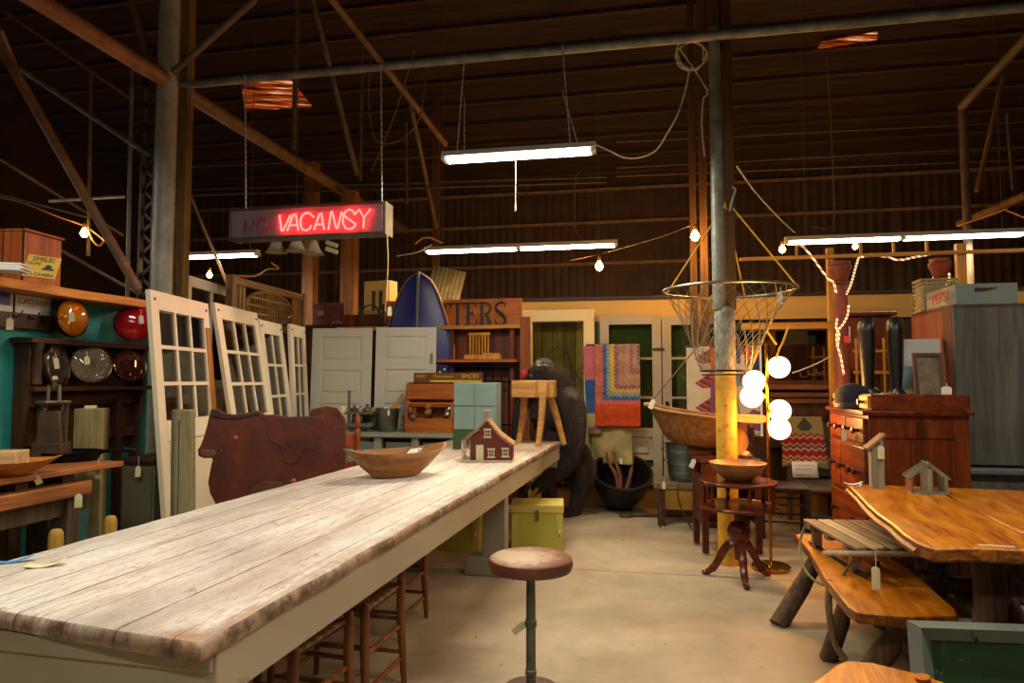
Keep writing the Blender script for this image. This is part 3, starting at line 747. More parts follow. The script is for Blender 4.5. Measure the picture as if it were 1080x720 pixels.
# ---- little butcher block stool standing on the table
p = tloc(.37, TL-.42, TH)
bs = thing('block_stool', 'pale thick topped rustic stool standing on the far end of the table before the gorilla', 'stool', p, RU)
M_pale = wood('pale_block', '7a4f22', 'b07c3e', 'cfa060', 'x', 4, .55, .25)
bo = [(-.2, -.12), (-.02, -.13), (.06, -.17), (.15, -.15), (.19, -.06), (.2, .06), (.12, .14), (-.05, .15), (-.19, .12)]
bo = [(-.2, -.1), (.03, -.11), (.06, -.15), (.14, -.15), (.15, -.1), (.2, -.08), (.2, .1), (-.2, .1)]
part('seat', MB().slab(bo, .44, .6), M_pale, bs, bevel=.008)
for a, b in (((.1, -.12, .45), (.06, -.16, 0)), ((.15, 0, .45), (.27, .08, 0)), ((-.1, .06, .45), (-.17, .1, 0))):
    a = Vector(a); b = Vector(b); m_ = a.lerp(b, .5)
    part('leg', MB().tube([b, m_+Vector((.006, 0, 0)), a], [.026, .031, .034], 10), M_pale, bs)
# ---- green yellow trunks under the far end
M_lime = paint('lime_paint', 'a6a436', '6a5a2a', .28, 3, .6, 'bcb848'); M_limed = paint('lime_edge', 'c4ae58', '6a5020', .36, 4, .6)
def trunk(label, p, w, d, h, rz):
    th = thing('lime_chest', label, 'trunk', p, rz)
    part('body', MB().box((0, 0, (h-.07)/2), (w, d, h-.07)), M_lime, th, bevel=.004)
    part('lid', MB().box((0, 0, h-.035), (w+.012, d+.012, .066)), M_limed, th, bevel=.006)
    for sx in (-1, 1): part('corner_strip', MB().box((sx*(w/2-.03), -d/2-.003, (h-.07)/2), (.05, .012, h-.08)), M_limed, th)
    part('hasp', MB().box((0, -d/2-.009, h-.09), (.03, .008, .09)), plain('old_brass', '6b5a24', '8c7632', 9, .5, .6), th)
    part('handle', MB().tube([(w/2-.03, -d/2-.01, h*.45), (w/2-.03, -d/2-.03, h*.4), (w/2-.03, -d/2-.01, h*.32)], .008, 6), M_limed, th)
    return th
p = gz(568, 580); p.y += .17
trunk('lime trunk with a chipped yellow lid between the table leg and the gorilla', p, .43, .34, .37, math.radians(-4))
p = gz(484, 586); p.y += .3
trunk('lime painted trunk standing behind the foot of the table leg', p, .36, .3, .33, math.radians(-8))
# ================================================================ LEFT SIDE
M_dkw = wood('dark_shelf_wood', '22120a', '40230f', '573218', 'x', 4, .5, .2)
M_dkwz = wood('dark_shelf_wood_up', '22120a', '3c2110', '543018', 'z', 4, .5, .2)
c0 = WL + V*((4.785-4.2)/V.y) + U*.005
ca = thing('hall_shelf', 'dark brown wooden wall rack with a shelf of three round lenses', 'shelf', (c0.x, c0.y, 0), RV)
CW = 1.05; CZ = 1.67
def cab_local(x, y, z): return c0 + V*x - U*y*1.0 + Vector((0, 0, z))      # y<0 is into the room
part('top', MB().box((0, -.08, CZ-.02), (CW+.03, .17, .035)), M_dkw, ca, bevel=.005)
part('shelf', MB().box((.02, -.085, 1.345), (CW-.0, .16, .03)), M_dkw, ca, bevel=.004)
part('back_panel', MB().box((0, -.01, 1.3), (CW-.04, .02, .75)), M_dkw, ca)
part('frieze', MB().box((0, -.04, 1.27), (CW-.06, .03, .08)), M_dkw, ca)
for x in (-CW/2+.03, CW/2-.03):
    part('side', MB().prism([(-.12, CZ-.04), (-.01, CZ-.04), (-.01, 0), (-.07, 0), (-.08, 1.15), (-.12, 1.33)], x-.018, x+.018, Matrix.Rotation(PI/2, 4, 'Z') @ Matrix.Diagonal((1, -1, 1, 1))), M_dkwz, ca, bevel=.003)
part('turned_post', MB().lathe([(.02, 1.36), (.035, 1.38), (.028, 1.42), (.035, 1.5), (.028, 1.58), (.038, 1.62), (.03, 1.65)], 14, Matrix.Translation((-CW/2+.06, -.13, 0))), M_dkwz, ca)
part('rail', MB().box((0, -.05, 1.02), (CW-.06, .03, .07)), M_dkw, ca)
for x in (-.3, .33): part('post', MB().bar((x, -.06, .2), (x-.05, -.06, 1.26), .05), M_dkwz, ca)
# price tags ------------------------------------------------------
M_str = plain('tag_string', 'cfc8b8', 'e4ded0', 9, .8, 0, 0); M_card = plain('tag_card', 'c3b98c', 'd8d0a4', 8, .7, 0, 0); M_cardw = plain('tag_card_white', 'cfcac0', 'e2ddd3', 8, .7, 0, 0)
NT_ = [0]
def price_tag(where, px, py, Y, L=.055, w=.026, drop=.05, mat=None, tilt=0, p=None):
    p = p if p is not None else at(px, py, Y)
    th = thing('price_tag', 'small price tag ' + where, 'price tag', p, (0, tilt, (px-540)/F*-.8))
    part('string', MB().tube([(0, 0, 0), (.003, -.002, -drop*.5), (0, 0, -drop-.006)], .0016, 5), M_str, th)
    part('card', MB().prism([(-w/2, -drop-L), (w/2, -drop-L), (w/2, -drop-.01), (w/4, -drop), (-w/4, -drop), (-w/2, -drop-.01)], -.0012, .0012), mat or M_card, th)
    return th
# round lenses -------------------------------------------------------
M_rimk = metal('lens_rim', '3b352c', '5d5346', .35); M_chrome = metal('worn_chrome', '7c7a70', 'aaa89c', .2)
def lensmat(name, c, rough=.08, ringed=False, em=0):
    t = NT(name); v = t.coord(); o = t.sep(v)
    if ringed:
        r_ = t.math('SQRT', t.math('ADD', t.math('POWER', o[0], 2), t.math('POWER', o[1], 2)))
        rg = t.math('PINGPONG', r_, .0055)
        a_ = t.math('PINGPONG', t.math('ARCTAN2', o[1], o[0]), .09)
        t.bump(t.math('ADD', t.math('MULTIPLY', rg, 90), t.math('MULTIPLY', a_, 5)), .8, .008)
    m = t.fin(c, rough); t.b.inputs['Coat Weight'].default_value = .6; t.b.inputs['Coat Roughness'].default_value = .03
    MC[name] = m; return m
def lens(label, p, r, d, mat, dome=.05, back=.06):
    d = Vector(d).normalized(); q = d.to_track_quat('Z', 'Y')
    th = thing('signal_lens', label, 'lens', p, q.to_euler(), 'round glass lenses on the wall rack')
    n = 10
    part('glass', MB().lathe([(r*.93, 0)] + [(r*.93*math.cos(PI/2*i/n), dome*math.sin(PI/2*i/n)) for i in range(1, n)] + [(0, dome)], 36), mat, th)
    part('rim', MB().lathe([(r*.9, -.02), (r*.99, -.015), (r, 0), (r*.97, .012), (r*.92, .008), (r*.9, -.004)], 36, close=False), M_rimk, th)
    part('housing', MB().lathe([(0, -back-.02), (r*.35, -back-.02), (r*.55, -back), (r*.8, -back*.5), (r*.92, -.012)], 30), M_rimk, th)
    return th
lens('amber glass lens standing on top of the wall rack', at(76, 335, 4.56), .133, (.97, -.2, .06), lensmat('amber_glass', 'b0690c'), .045)
lens('bright red glass lens standing on top of the wall rack', at(142, 341, 5.05), .138, (.5, -.86, .04), lensmat('red_glass', 'a5101a', .12), .05)
lens('clear lens turned edgewise, nearest the camera on the rack shelf', at(60, 385, 4.45), .146, (.99, .1, .1), lensmat('grey_glass', '3b3028', .06), .03, .015)
lens('ribbed clear lens in the middle of the rack shelf', at(96, 384, 4.72), .138, (.8, -.6, .12), lensmat('ribbed_glass', '7a6c5c', .12, True), .03, .05)
lens('dark smoky lens tilted at the far end of the rack shelf', at(136, 386, 5.0), .126, (.8, -.55, .28), lensmat('smoky_glass', '3a1712', .05), .025, .04)
price_tag('hanging on the amber lens', 74, 322, 4.4, .06, .03, .045, tilt=-.15)
price_tag('hanging on the red lens', 148, 325, 4.85, .06, .03, .05, M_cardw, tilt=-.1)
price_tag('on the edgewise clear lens', 58, 372, 4.25, .07, .026, .03, tilt=-.15)
price_tag('on the ribbed clear lens', 91, 370, 4.5, .055, .03, .035, tilt=-.1)
M_lblue = plain('blue_sticker', '3e7fc0', '4b90d0', 9, .5)
# plates on a hook board --------------------------------------------
hb = at_wl(30, 321, .035); hb.z = 1.865
kb = thing('key_rack', 'dark wooden hook board with two old white number plates on the turquoise wall', 'key rack', hb, RV)
part('board', MB().box((-.1, .01, -.09), (.62, .03, .1)), M_dkw, kb, bevel=.004)
M_plate = paint('plate_white', 'b9b2ab', '6b4a3a', .33, 8, .45, 'cac5bf')
pl = part('plate', MB().box((.035, -.0, .015), (.26, .006, .115)), M_plate, kb, bevel=.002)
o = part('lettering', letters('CASTALIA', .052, .002, sx=.95), plain('plate_text', '9c8578', 'a78f80', 9, .5), pl); o.location = (.035, -.006, .035)
pl = part('plate', MB().box((-.235, -.0, .015), (.25, .006, .115)), M_plate, kb, bevel=.002)
part('blue_field', MB().box((-.2, -.004, .035), (.13, .006, .075)), plain('plate_blue', '1c2f86', '2a3f9a', 9, .4), pl)
for x in (-.3, -.12, .0, .1): part('hook', MB().tube(smooth([(x, 0, -.05), (x+.005, -.03, -.075), (x+.02, -.05, -.06), (x+.03, -.055, -.03)], 4), .005, 6), M_rimk, kb)
price_tag('on a hook below the white number plates', 11, 330, 4.05, .07, .035, .03)
# box, papers and yellow notice on the slab -------------------------------
p = at(38, 294, 4.3)
M_rb = wood('red_cedar', '6e3318', '9a4d22', 'b9672f', 'z', 3, .55, .2, planks=(0, .13))
bx = thing('wooden_crate', 'reddish wooden box with upright boards on the slab shelf at far left', 'box', (p.x-.36, p.y, 2.0), math.radians(-6))
part('body', MB().box((0, .1, .165), (.7, .3, .33)), M_rb, bx, bevel=.004)
part('front_boards', MB().box((-.05, -.06, .165), (.1, .02, .33)).box((.2, -.055, .165), (.28, .012, .325)), M_rb, bx, bevel=.002)
part('lid', MB().box((0, .1, .338), (.73, .32, .016)), M_rb, bx, bevel=.003)
p = at(40, 297, 3.98); p.z = 2.0
sm = thing('smile_notice', 'small yellow notice with black lettering leaning on the slab shelf', 'sign', p, (math.radians(-24), math.radians(6), math.radians(18)))
part('board', MB().box((0, 0, .077), (.17, .008, .15)), plain('notice_yellow', 'b78f1c', 'cda42a', 6, .55), sm, bevel=.002)
M_ink = plain('black_ink', '191410', '2a211a', 9, .6)
for txt, z, s in (("SMILE!", .125, .042), ("YOU'RE", .092, .022), ('ON CAMERA', .02, .026)):
    o = part('lettering', letters(txt, s, .001), M_ink, sm); o.location = (0 if txt != "YOU'RE" else -.045, -.006, z)
part('camera_drawing', MB().lathe([(0, -.002), (.018, -.002), (.018, .002), (0, .002)], 14, Matrix.Translation((.035, -.005, .075)) @ Matrix.Rotation(PI/2, 4, 'X')).box((.035, -.005, .062), (.06, .002, .012)), M_ink, sm)
p = at(4, 292, 3.75); p.z = 2.0
pb = thing('paper_stack', 'loose stack of white papers on the slab shelf before the reddish box', 'papers', p, .3)
for i in range(4): part('sheet', MB().box((.012*math.sin(i*2), .01*i, .006+.012*i), (.2, .16, .008)), M_wpaper, pb)
# work tables against the turquoise wall -----------------------------------
M_bench = wood('bench_top', '5a2c14', '94572c', 'b57a48', 'x', 3.2, .5, .2, planks=(1, .21)); M_benchl = wood('bench_leg', '2c2015', '4a3a27', '63513a', 'z', 3, .7)
p = gz(98, 506, .85)
def wtable(label, pc, L, w, z, th_, mat, lm, inset=.08):
    t_ = thing('work_table', label, 'table', (pc.x, pc.y, 0), RV)      # pc = far room-side corner; local x towards the far end
    part('top', MB().box((-L/2, w/2, z-th_/2), (L, w, th_)), mat, t_, bevel=.008)
    part('apron', MB().box((-L/2, inset, z-th_-.05), (L-.12, .03, .1)), lm, t_)
    for x in (-inset, -L+inset):
        for y in (inset, w-inset): part('leg', MB().box((x, y, (z-th_)/2), (.085, .085, z-th_)), lm, t_, bevel=.004)
    return t_
wtable('thick topped brown work table at the left edge nearest the camera', p, 1.7, .62, .85, .075, M_bench, M_benchl)
p2 = gz(131, 486, .93)
pk = thing('raised_plank', 'long brown plank raised on blocks on the thick work table, carrying the skillet', 'plank', (p2.x, p2.y, .85), RV)
part('board', MB().slab([(-.78, .02), (0, .0), (.02, .25), (0, .42), (-.78, .42)], .05, .08), M_bench, pk, bevel=.005)
for x in (-.6, -.32): part('block', MB().box((x, .22, .025), (.07, .3, .05)), M_dkwz, pk)
price_tag('hanging from the end of the raised plank by the wall', 104, 484, p2.y-.1, .065, .028, .045)
price_tag('hanging from the edge of the thick work table', 83, 520, p.y-.15, .07, .035, .005)
# trough
p = Vector((-2.5, 3.38, .93))
tr = thing('wood_trough', 'orange brown wooden bowl holding a pale block on the raised plank', 'bowl', p, math.radians(20))
part('bowl', dough_bowl(None, .5, .3, .075, M_bowl, .45, .02), wood('trough_wood', '8a4a17', 'b56a25', 'cd8736', 'x', 4, .45, .1), tr)
p = Vector((-2.53, 3.38, .955))
bk = solo('wood_block', 'pale rough sawn wooden block resting in the orange brown bowl', 'block', MB().box((-.02, 0, .05), (.27, .13, .1)), wood('pale_sawn', '8a6a44', 'b39468', 'ccb088', 'x', 4, .7), p, math.radians(10), bevel=.004)
price_tag('on the rim of the orange brown bowl', 32, 494, 3.45, .07, .03, .02, tilt=-.5)
# skillet
p = gz(62, 488, .93); p.y += .12
sk = thing('skillet', 'black cast iron skillet on the raised brown plank', 'skillet', p, math.radians(8))
M_cast = metal('cast_iron', '17181a', '2b2c2e', .4)
part('pan', MB().lathe([(0, .0), (.13, 0), (.155, .05), (.163, .052), (.158, .056), (.148, .05), (.126, .012), (0, .01)], 32), M_cast, sk)
part('handle', MB().tube([(.15, 0, .048), (.2, -.01, .055), (.32, -.02, .062), (.36, -.02, .06)], [.012, .011, .014, .008], 8), M_cast, sk)
# iron press
p = Vector((X(58, 4.0), 4.0, 0)); GRZ = .93
solo('grinder_stand', 'small dark stand carrying the cast iron grinder by the turquoise wall', 'stand', MB().box((0, 0, .915), (.22, .2, .03)).box((0, 0, .45), (.16, .14, .9)), M_dkwz, p, RV)
M_press = plain('press_brown', '35261a', '55402c', 8, .55, .3)
pr = thing('coffee_grinder', 'old brown cast iron grinder with a round plate behind the skillet', 'grinder', (p.x, p.y, GRZ), .2)
part('base', MB().box((0, 0, .055), (.16, .14, .11), top=(.97, .97)), M_press, pr, bevel=.004)
part('body', MB().box((0, 0, .2), (.13, .11, .19), top=(.78, .78)), M_press, pr, bevel=.006)
part('plate', MB().lathe([(0, .335), (.085, .335), (.09, .345), (.085, .352), (0, .352)], 24), metal('press_grey', '6c655a', '938b7d', .45), pr)
part('frame', MB().tube(smooth([(-.055, 0, .34), (-.045, 0, .27), (-.02, 0, .235), (.02, 0, .235), (.045, 0, .27), (.055, 0, .34)], 4), .012, 8), MC['press_grey'], pr)
part('yoke', MB().tube([(-.03, 0, .35), (-.028, 0, .44), (.028, 0, .44), (.03, 0, .35)], .011, 8), MC['press_grey'], pr)
part('knob', MB().lathe([(.01, .43), (.012, .46), (.022, .475), (.016, .495), (0, .5)], 12), MC['press_grey'], pr)
for s in (-1, 1): part('side_rod', MB().tube([(s*.07, 0, .1), (s*.074, 0, .34)], .009, 6), M_press, pr)
# posts and boxes behind the table
M_fence = wood('fence_post', '5b4c2f', '85734a', 'a08d60', 'z', 3.5, .75, .35)
p = Vector((X(99.5, 4.45), 4.45, 0))
fp = thing('fence_post', 'split square tan wooden post standing behind the raised plank', 'post', p, .25)
part('shaft', MB().slab([(-.085, -.07), (.0, -.085), (.085, -.07), (.08, .07), (-.08, .075)], 0, 1.22), M_fence, fp, bevel=.006)
part('cap_chip', MB().box((-.01, 0, 1.228), (.06, .05, .02)), M_cream, fp)
p = Vector((X(194, 4.35), 4.35, 0))
np_ = thing('round_post', 'round weathered grey tan post leaning up behind the whitewashed table left of the bull board', 'post', p)
part('shaft', MB().tube([(.02, 0, 0), (.02, 0, .6), (.005, 0, 1.205), (.005, 0, 1.215)], [.073, .072, .068, .06], 20), wood('weathered_post', '4c4632', '7b7252', '978c69', 'z', 3, .8, .35), np_)
part('crack', MB().box((.022, -.0715, .6), (.004, .004, 1.1), (0, -.012, 0)), M_ink, np_)
p = Vector((X(151, 4.6)-.01, 4.6, 0))
gb = thing('olive_cabinet', 'olive grey flat sided cabinet behind the table, left of the round post', 'cabinet', p, math.radians(-8))
M_olive = paint('olive_paint', '4d4a36', '33301f', .28, 3, .65, '5a5640')
part('body', MB().box((0, .2, .43), (.24, .4, .86)), M_olive, gb, bevel=.003)
part('top', MB().box((-.01, .19, .868), (.28, .44, .02)), M_dkw, gb, bevel=.003)
part('door', MB().box((.0, -.004, .43), (.21, .012, .78)), M_olive, gb, bevel=.002)
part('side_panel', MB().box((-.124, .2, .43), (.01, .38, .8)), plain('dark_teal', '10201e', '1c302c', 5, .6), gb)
price_tag('hanging from the front edge of the olive cabinet', 146, 481, 4.55, .07, .032, .065)
for px, Y in ((66, 3.42), (122, 3.75)):
    z = Z(557 if px == 66 else 543, Y)
    solo('stub_post', 'round topped yellow wooden stub showing over the table edge, ' + ('nearer the left edge' if px == 66 else 'left of the olive cabinet'), 'post', MB().lathe([(.034, 0), (.034, z-.045), (.031, z-.02), (.022, z-.005), (0, z)], 16), wood('stub_yellow', '7a5a1c', 'a98432', 'c39c48', 'z', 4, .5), (X(px, Y), Y, 0))
# teal drawer stack glimpsed under the work table
p = Vector((X(70, 3.75)-.02, 3.78, 0))
solo('teal_locker', 'narrow turquoise locker glimpsed between the legs of the work table', 'locker', MB().box((0, .1, .33), (.1, .2, .66)).box((.0, -.005, .33), (.08, .012, .6)), plain('locker_teal', '164642', '1f5c56', 5, .55), p, .1, bevel=.003)
# ---- French doors leaning in a row along the left
M_dwhite = paint('door_cream', 'cfc0a3', '7a4e2a', .285, 2.2, .55, 'ddd0b8', (1, 1, .35))
M_dwhite2 = paint('door_white', 'c9bda6', '8a7a60', .24, 2.5, .55, 'd8cdb9')
M_pane = glass('old_pane')
DR = Vector((-2.46, 4.56, 0))
def french(label, Yn, Yf, xt, lean, H_, cols, rows, glz0, strip=False, xb=0, mat=None):
    mat = mat or M_dwhite
    """door whose face looks to +x; near edge at Yn, far edge at Yf, top at x=xt"""
    w = Yf-Yn; th = thing('french_door', label, 'door panel', (xt+lean, Yn, 0), (0, -math.atan2(lean, H_), 0), 'old doors leaning along the left wall')
    # local: y along width, z up, x is thickness (front +x)
    st = .1; T = .035
    for y in (st/2, w-st/2): part('stile', MB().box((0, y, H_/2), (T, st, H_)), mat, th, bevel=.003)
    part('top_rail', MB().box((0, w/2, H_-.065), (T, w-2*st, .13)), mat, th, bevel=.003)
    part('lock_rail', MB().box((0, w/2, glz0-.07), (T, w-2*st, .14)), mat, th, bevel=.003)
    part('bottom_rail', MB().box((0, w/2, .11), (T, w-2*st, .22)), mat, th, bevel=.003)
    part('lower_panel', MB().box((0, w/2, (glz0+.1)/2), (.015, w-2*st, glz0-.3)), mat, th)
    gw = w-2*st; gh = H_-.13-glz0
    for i in range(1, cols): part('muntin', MB().box((0, st+gw*i/cols, glz0+gh/2), (T*.9, .026, gh)), mat, th)
    for i in range(1, rows): part('muntin', MB().box((0, w/2, glz0+gh*i/rows), (T*.85, gw, .026)), mat, th)
    for i in range(cols):
        for j in range(rows): part('pane', MB().box((0, st+gw*(i+.5)/cols, glz0+gh*(j+.5)/rows), (.004, gw/cols-.02, gh/rows-.02)), M_pane, th)
    if strip: part('bare_strip', MB().slab([(T/2-.001, w-.088), (T/2+.004, w-.088), (T/2+.004, w+.003), (T/2-.001, w+.003)], H_-1.12, H_-.2), wood('bare_strip_wood', '6a3d14', '96601f', 'ad7830', 'z', 4, .6), th)
    for y in (.05, w-.05): part('bolt', MB().lathe([(0, 0), (.012, 0), (.01, .006), (0, .008)], 10, Matrix.Translation((T/2, y, H_-.06)) @ Matrix.Rotation(PI/2, 4, 'Y')), M_rimk, th)
    return th
french('cream french door with nine panes and a bare brown strip, nearest the wall rack', 4.56, 5.44, -2.45, .2, 2.02, 3, 3, 1.13, True)
french('cream french door with nine panes leaning steeply, second from the wall rack', 5.5, 6.42, -2.43, .36, 2.06, 3, 3, 1.12)
french('narrow white french door two panes wide, third from the wall rack', 6.48, 7.12, -2.43, .28, 2.0, 2, 3, .95, mat=M_dwhite2)
french('narrow white french door two panes wide, farthest from the wall rack', 7.16, 7.68, -2.35, .12, 2.0, 2, 3, .95, mat=M_dwhite2)
# window sash behind
p = Vector((-3.08, 6.95, 0))
ws = thing('window_sash', 'tall white two light window frame standing behind the cream french doors', 'window frame', p, math.radians(88))
zt2 = 2.4; ww = 1.02
for x in (-ww/2+.04, ww/2-.04): part('stile', MB().box((x, 0, zt2/2), (.08, .04, zt2)), M_dwhite2, ws, bevel=.003)
for z in (zt2-.05, 1.35, .1): part('rail', MB().box((0, 0, z), (ww-.16, .04, .1)), M_dwhite2, ws, bevel=.003)
part('muntin', MB().box((0, 0, (zt2+1.35)/2), (.03, .03, zt2-1.45)), M_dwhite2, ws)
for x in (-.22, .22): part('pane', MB().box((x, 0, (zt2+1.35)/2), (.4, .004, zt2-1.46)), M_pane, ws)
part('panel', MB().box((0, 0, .72), (ww-.16, .02, 1.15)), M_dwhite2, ws)
# headboard with an oval basket pattern
p = Vector((-2.78, 7.8, 0)); zt3 = 2.47; hw_ = 1.6
M_gold = wood('gold_brown', '4a3114', '785324', 'a37a3c', 'x', 4, .45, .2); M_goldz = wood('gold_brown_up', '4a3114', '785324', 'a37a3c', 'z', 4, .45, .2)
hd = thing('headboard', 'golden brown slatted headboard with an oval basketwork panel above the french doors', 'headboard', p, math.radians(81))
for x in (-hw_/2, hw_/2): part('post', MB().box((x, 0, zt3/2), (.07, .08, zt3+.04)), M_goldz, hd, bevel=.006)
for z in (zt3-.03, zt3-.47): part('rail', MB().box((0, 0, z), (hw_-.07, .05, .08)), M_gold, hd, bevel=.005)
for i in range(3):
    for s in (-1, 1): part('slat', MB().box((s*(hw_/2-.09-.075*i), 0, zt3-.25), (.04, .025, .37)), M_goldz, hd)
oz = zt3-.25
part('oval_frame', MB().tube([(.52*math.cos(a*PI/20), -.012, oz+.175*math.sin(a*PI/20)) for a in range(40)], .018, 8, True), M_gold, hd)
for i in range(-8, 9):
    x = i*.056; h = .175*math.sqrt(max(.02, 1-(x/.52)**2))
    part('lattice_bar', MB().box((x, 0, oz), (.014, .016, 2*h)), M_goldz, hd)
for j in (-.085, 0, .085):
    w_ = .52*math.sqrt(1-(j/.175)**2)
    part('lattice_bar', MB().box((0, -.012, oz+j), (2*w_, .014, .022)), M_gold, hd)
for z in (.5,): part('lower_panel', MB().box((0, 0, .8), (hw_-.07, .03, 1.2)), M_goldz, hd)
# cutout bull board ---------------------------------------------------------
p0 = Vector((X(212, 4.75), 4.75, 0)); p1 = Vector((X(362, 5.05), 5.05, 0)); ax = (p1-p0); bl_ = ax.length; rzb = math.atan2(ax.y, ax.x)
def bp(px, py):                       # zoom pixels (145,400 origin, 5.54 per px) to board metres
    x_ = 145+px/5.54; y_ = 400+py/5.54
    f_ = (x_-212)/150; Y = 4.75+.3*f_
    return (bl_*f_, Z(y_, Y))
ol = [bp(*q) for q in [(368, 410), (372, 445), (400, 458), (452, 458), (440, 520), (428, 600), (440, 660), (470, 720)]]
ol += [(ol[-1][0]+.06, .35), (ol[-1][0]+.04, .0), (ol[-1][0]+.2, .0), (ol[-1][0]+.24, .3), (.85, .3), (.88, 0), (1.03, 0), (1.03, .35)]
ol += [(bl_+.02, .7), (bl_+.03, .95), (bl_+.02, 1.12), (bl_-.04, 1.2), (bl_-.12, 1.215), (bl_-.22, 1.19)]
ol += [bp(*q) for q in [(1000, 222), (930, 228), (860, 215), (790, 205), (740, 205), (700, 180), (650, 192), (560, 205), (500, 192), (480, 175), (435, 172), (425, 215), (415, 270), (395, 350), (380, 390)]]
t = NT('bull_red'); v = t.coord(); o = t.sep(v); n = t.noise(v, 5, 6, .7); n2 = t.noise(v, 22, 4, .7)
col = t.ramp(n, [(.3, '3a1608'), (.55, '60260e'), (.72, '783517')]); col = t.mix(t.ramp(n2, [(.66, 0.0), (.72, .6)]), col, '8a6a4a')
t.bump(n2, .3, .004); M_bull = t.fin(col, .55)
bu = thing('bull_board', 'dark red wooden cutout of a bull with its head to the left behind the table', 'cutout', p0, rzb)
part('body', MB().prism(ol, -.02, .02), M_bull, bu, bevel=.006)
ch = [bp(*q) for q in [(700, 205), (745, 240), (755, 300), (770, 360), (820, 380), (850, 430), (865, 490), (930, 490), (960, 420), (1000, 400), (1030, 420), (1060, 300)]]
part('saddle', MB().prism([(a, b) for a, b in ch] + [(bl_*.86, 1.14), (bl_*.55, 1.14)], -.028, -.018), M_bull, bu, bevel=.003)
part('muzzle', MB().prism([bp(*q) for q in [(375, 420), (395, 405), (455, 410), (472, 430), (455, 452), (398, 452)]], -.034, -.02), plain('muzzle_tan', '5c3a26', '7a5138', 9, .6), bu, bevel=.004)
part('horn_band', MB().prism([bp(*q) for q in [(435, 176), (480, 178), (500, 196), (560, 208), (640, 198), (700, 184), (700, 205), (600, 228), (520, 232), (440, 215)]], -.032, -.02), plain('horn_dark', '2a1710', '412618', 9, .6), bu, bevel=.004)
for px, py in ((912, 590), (575, 340)): part('knob', MB().ball((bp(px, py)[0], -.02, bp(px, py)[1]), .018, 10), plain('knob_copper', '9a4a22', 'b86030', 9, .5), bu)
part('leather_belly', MB().prism([bp(*q) for q in [(660, 655), (700, 610), (760, 590), (850, 600), (840, 700), (660, 760)]], -.03, -.02), plain('belly_tan', '4a2c1c', '63402a', 9, .6), bu, bevel=.004)
# chair with finials beyond the table ---------------------------------------
p = Vector((X(364, 5.5), 5.5, 0))
ch = thing('finial_chair', 'orange brown ladder back chair with pointed finials behind the bull board', 'chair', p, math.radians(35))
M_chr = wood('orange_chair', '53200c', '8a3a14', 'a64f20', 'z', 4, .4, .12)
for x in (-.11, .11):
    part('back_post', MB().lathe([(.016, 0), (.022, .3), (.02, .44), (.024, .5), (.026, .95), (.024, 1.0), (.016, 1.01), (.024, 1.03), (.026, 1.06), (.016, 1.11), (0, 1.14)], 12, Matrix.Translation((x, 0, 0))), M_chr, ch)
for z, h in ((.92, .11), (.72, .07)): part('slat', MB().box((0, 0, z), (.22, .016, h)), M_chr, ch, bevel=.004)
for x in (-.11, .11): part('front_leg', MB().tube([(x, -.32, 0), (x, -.32, .45)], .018, 10), M_chr, ch)
part('seat', MB().box((0, -.16, .44), (.28, .34, .03)), M_splint, ch, bevel=.008)
for z in (.2,):
    for x in (-.11, .11): part('rung', MB().tube([(x, 0, z), (x, -.32, z)], .009, 6), M_chr, ch)
price_tag('hanging from the finial chair', 369, 474, 5.4, .05, .026, .015)
# ================================================================ BACK OF THE HALL
# ---- two white panel doors leaning behind the bench
M_pdoor = paint('panel_door_white', 'b3aea0', '8b8270', .22, 2, .5, 'c2bdb0')
def panel_door(label, px0, px1, pyt, Y, lean=.12, knob=False):
    zt = Z(pyt, Y); p = Vector((X((px0+px1)/2, Y), Y, 0)); w = X(px1, Y)-X(px0, Y)
    th = thing('panel_door', label, 'door panel', (p.x, p.y-lean, 0), (-math.atan2(lean, zt), 0, math.radians(-3)), 'white panel doors behind the bench')
    part('slab', MB().box((0, 0, zt/2), (w, .025, zt)), M_pdoor, th, bevel=.002)
    for s in (-1, 1): part('stile', MB().box((s*(w/2-.055), -.018, zt/2), (.11, .012, zt)), M_pdoor, th, bevel=.002)
    n = 5; hs = (zt-.1)/n
    for i in range(n+1):
        part('rail', MB().box((0, -.018, .05+hs*i), (w-.22, .012, .1)), M_pdoor, th, bevel=.002)
    for i in range(n): part('panel', MB().box((0, -.014, .05+hs*(i+.5)), (w-.28, .012, hs-.17)), M_pdoor, th, bevel=.004)
    if knob: part('lock_plate', MB().box((w/2-.05, -.026, zt-.36), (.035, .006, .12)), metal('old_lock', '6b675c', '8b8678', .4), th)
    return th
panel_door('white five panel door leaning behind the bench, the left of the two', 329, 392.5, 346, 7.82)
panel_door('white five panel door with a lock plate leaning behind the bench, the right of the two', 396, 460, 345, 7.8, knob=True)
# ---- grey bench with its load
M_bgrey = paint('bench_grey', '77786a', '4c4a3c', .3, 4, .55, '8b8b7c')
BY = 7.28; p = Vector((X(420, BY), BY, 0)); bz = Z(456, BY)
wb = thing('work_bench', 'long grey work bench with cupboard fronts in front of the white panel doors', 'bench', p, RU)
BL = 1.36
part('top', MB().box((0, .17, bz-.02), (BL, .44, .04)), M_bgrey, wb, bevel=.004)
part('front_strip', MB().tube([(-BL/2, -.05, bz-.035), (BL/2, -.05, bz-.035)], .018, 8), M_bgrey, wb)
for i in range(4): part('leg', MB().box((-BL/2+.06+i*(BL-.12)/3, .0, (bz-.05)/2), (.08, .08, bz-.05)), M_bgrey, wb, bevel=.003)
for i in range(3):
    d_ = part('door', MB().box((-BL/2+.06+(i+.5)*(BL-.12)/3, .04, (bz-.05)/2), ((BL-.12)/3-.12, .02, bz-.16)), M_tealp if i != 1 else M_bgrey, wb, bevel=.003)
part('back', MB().box((0, .36, bz/2), (BL, .02, bz-.06)), M_grn, wb)
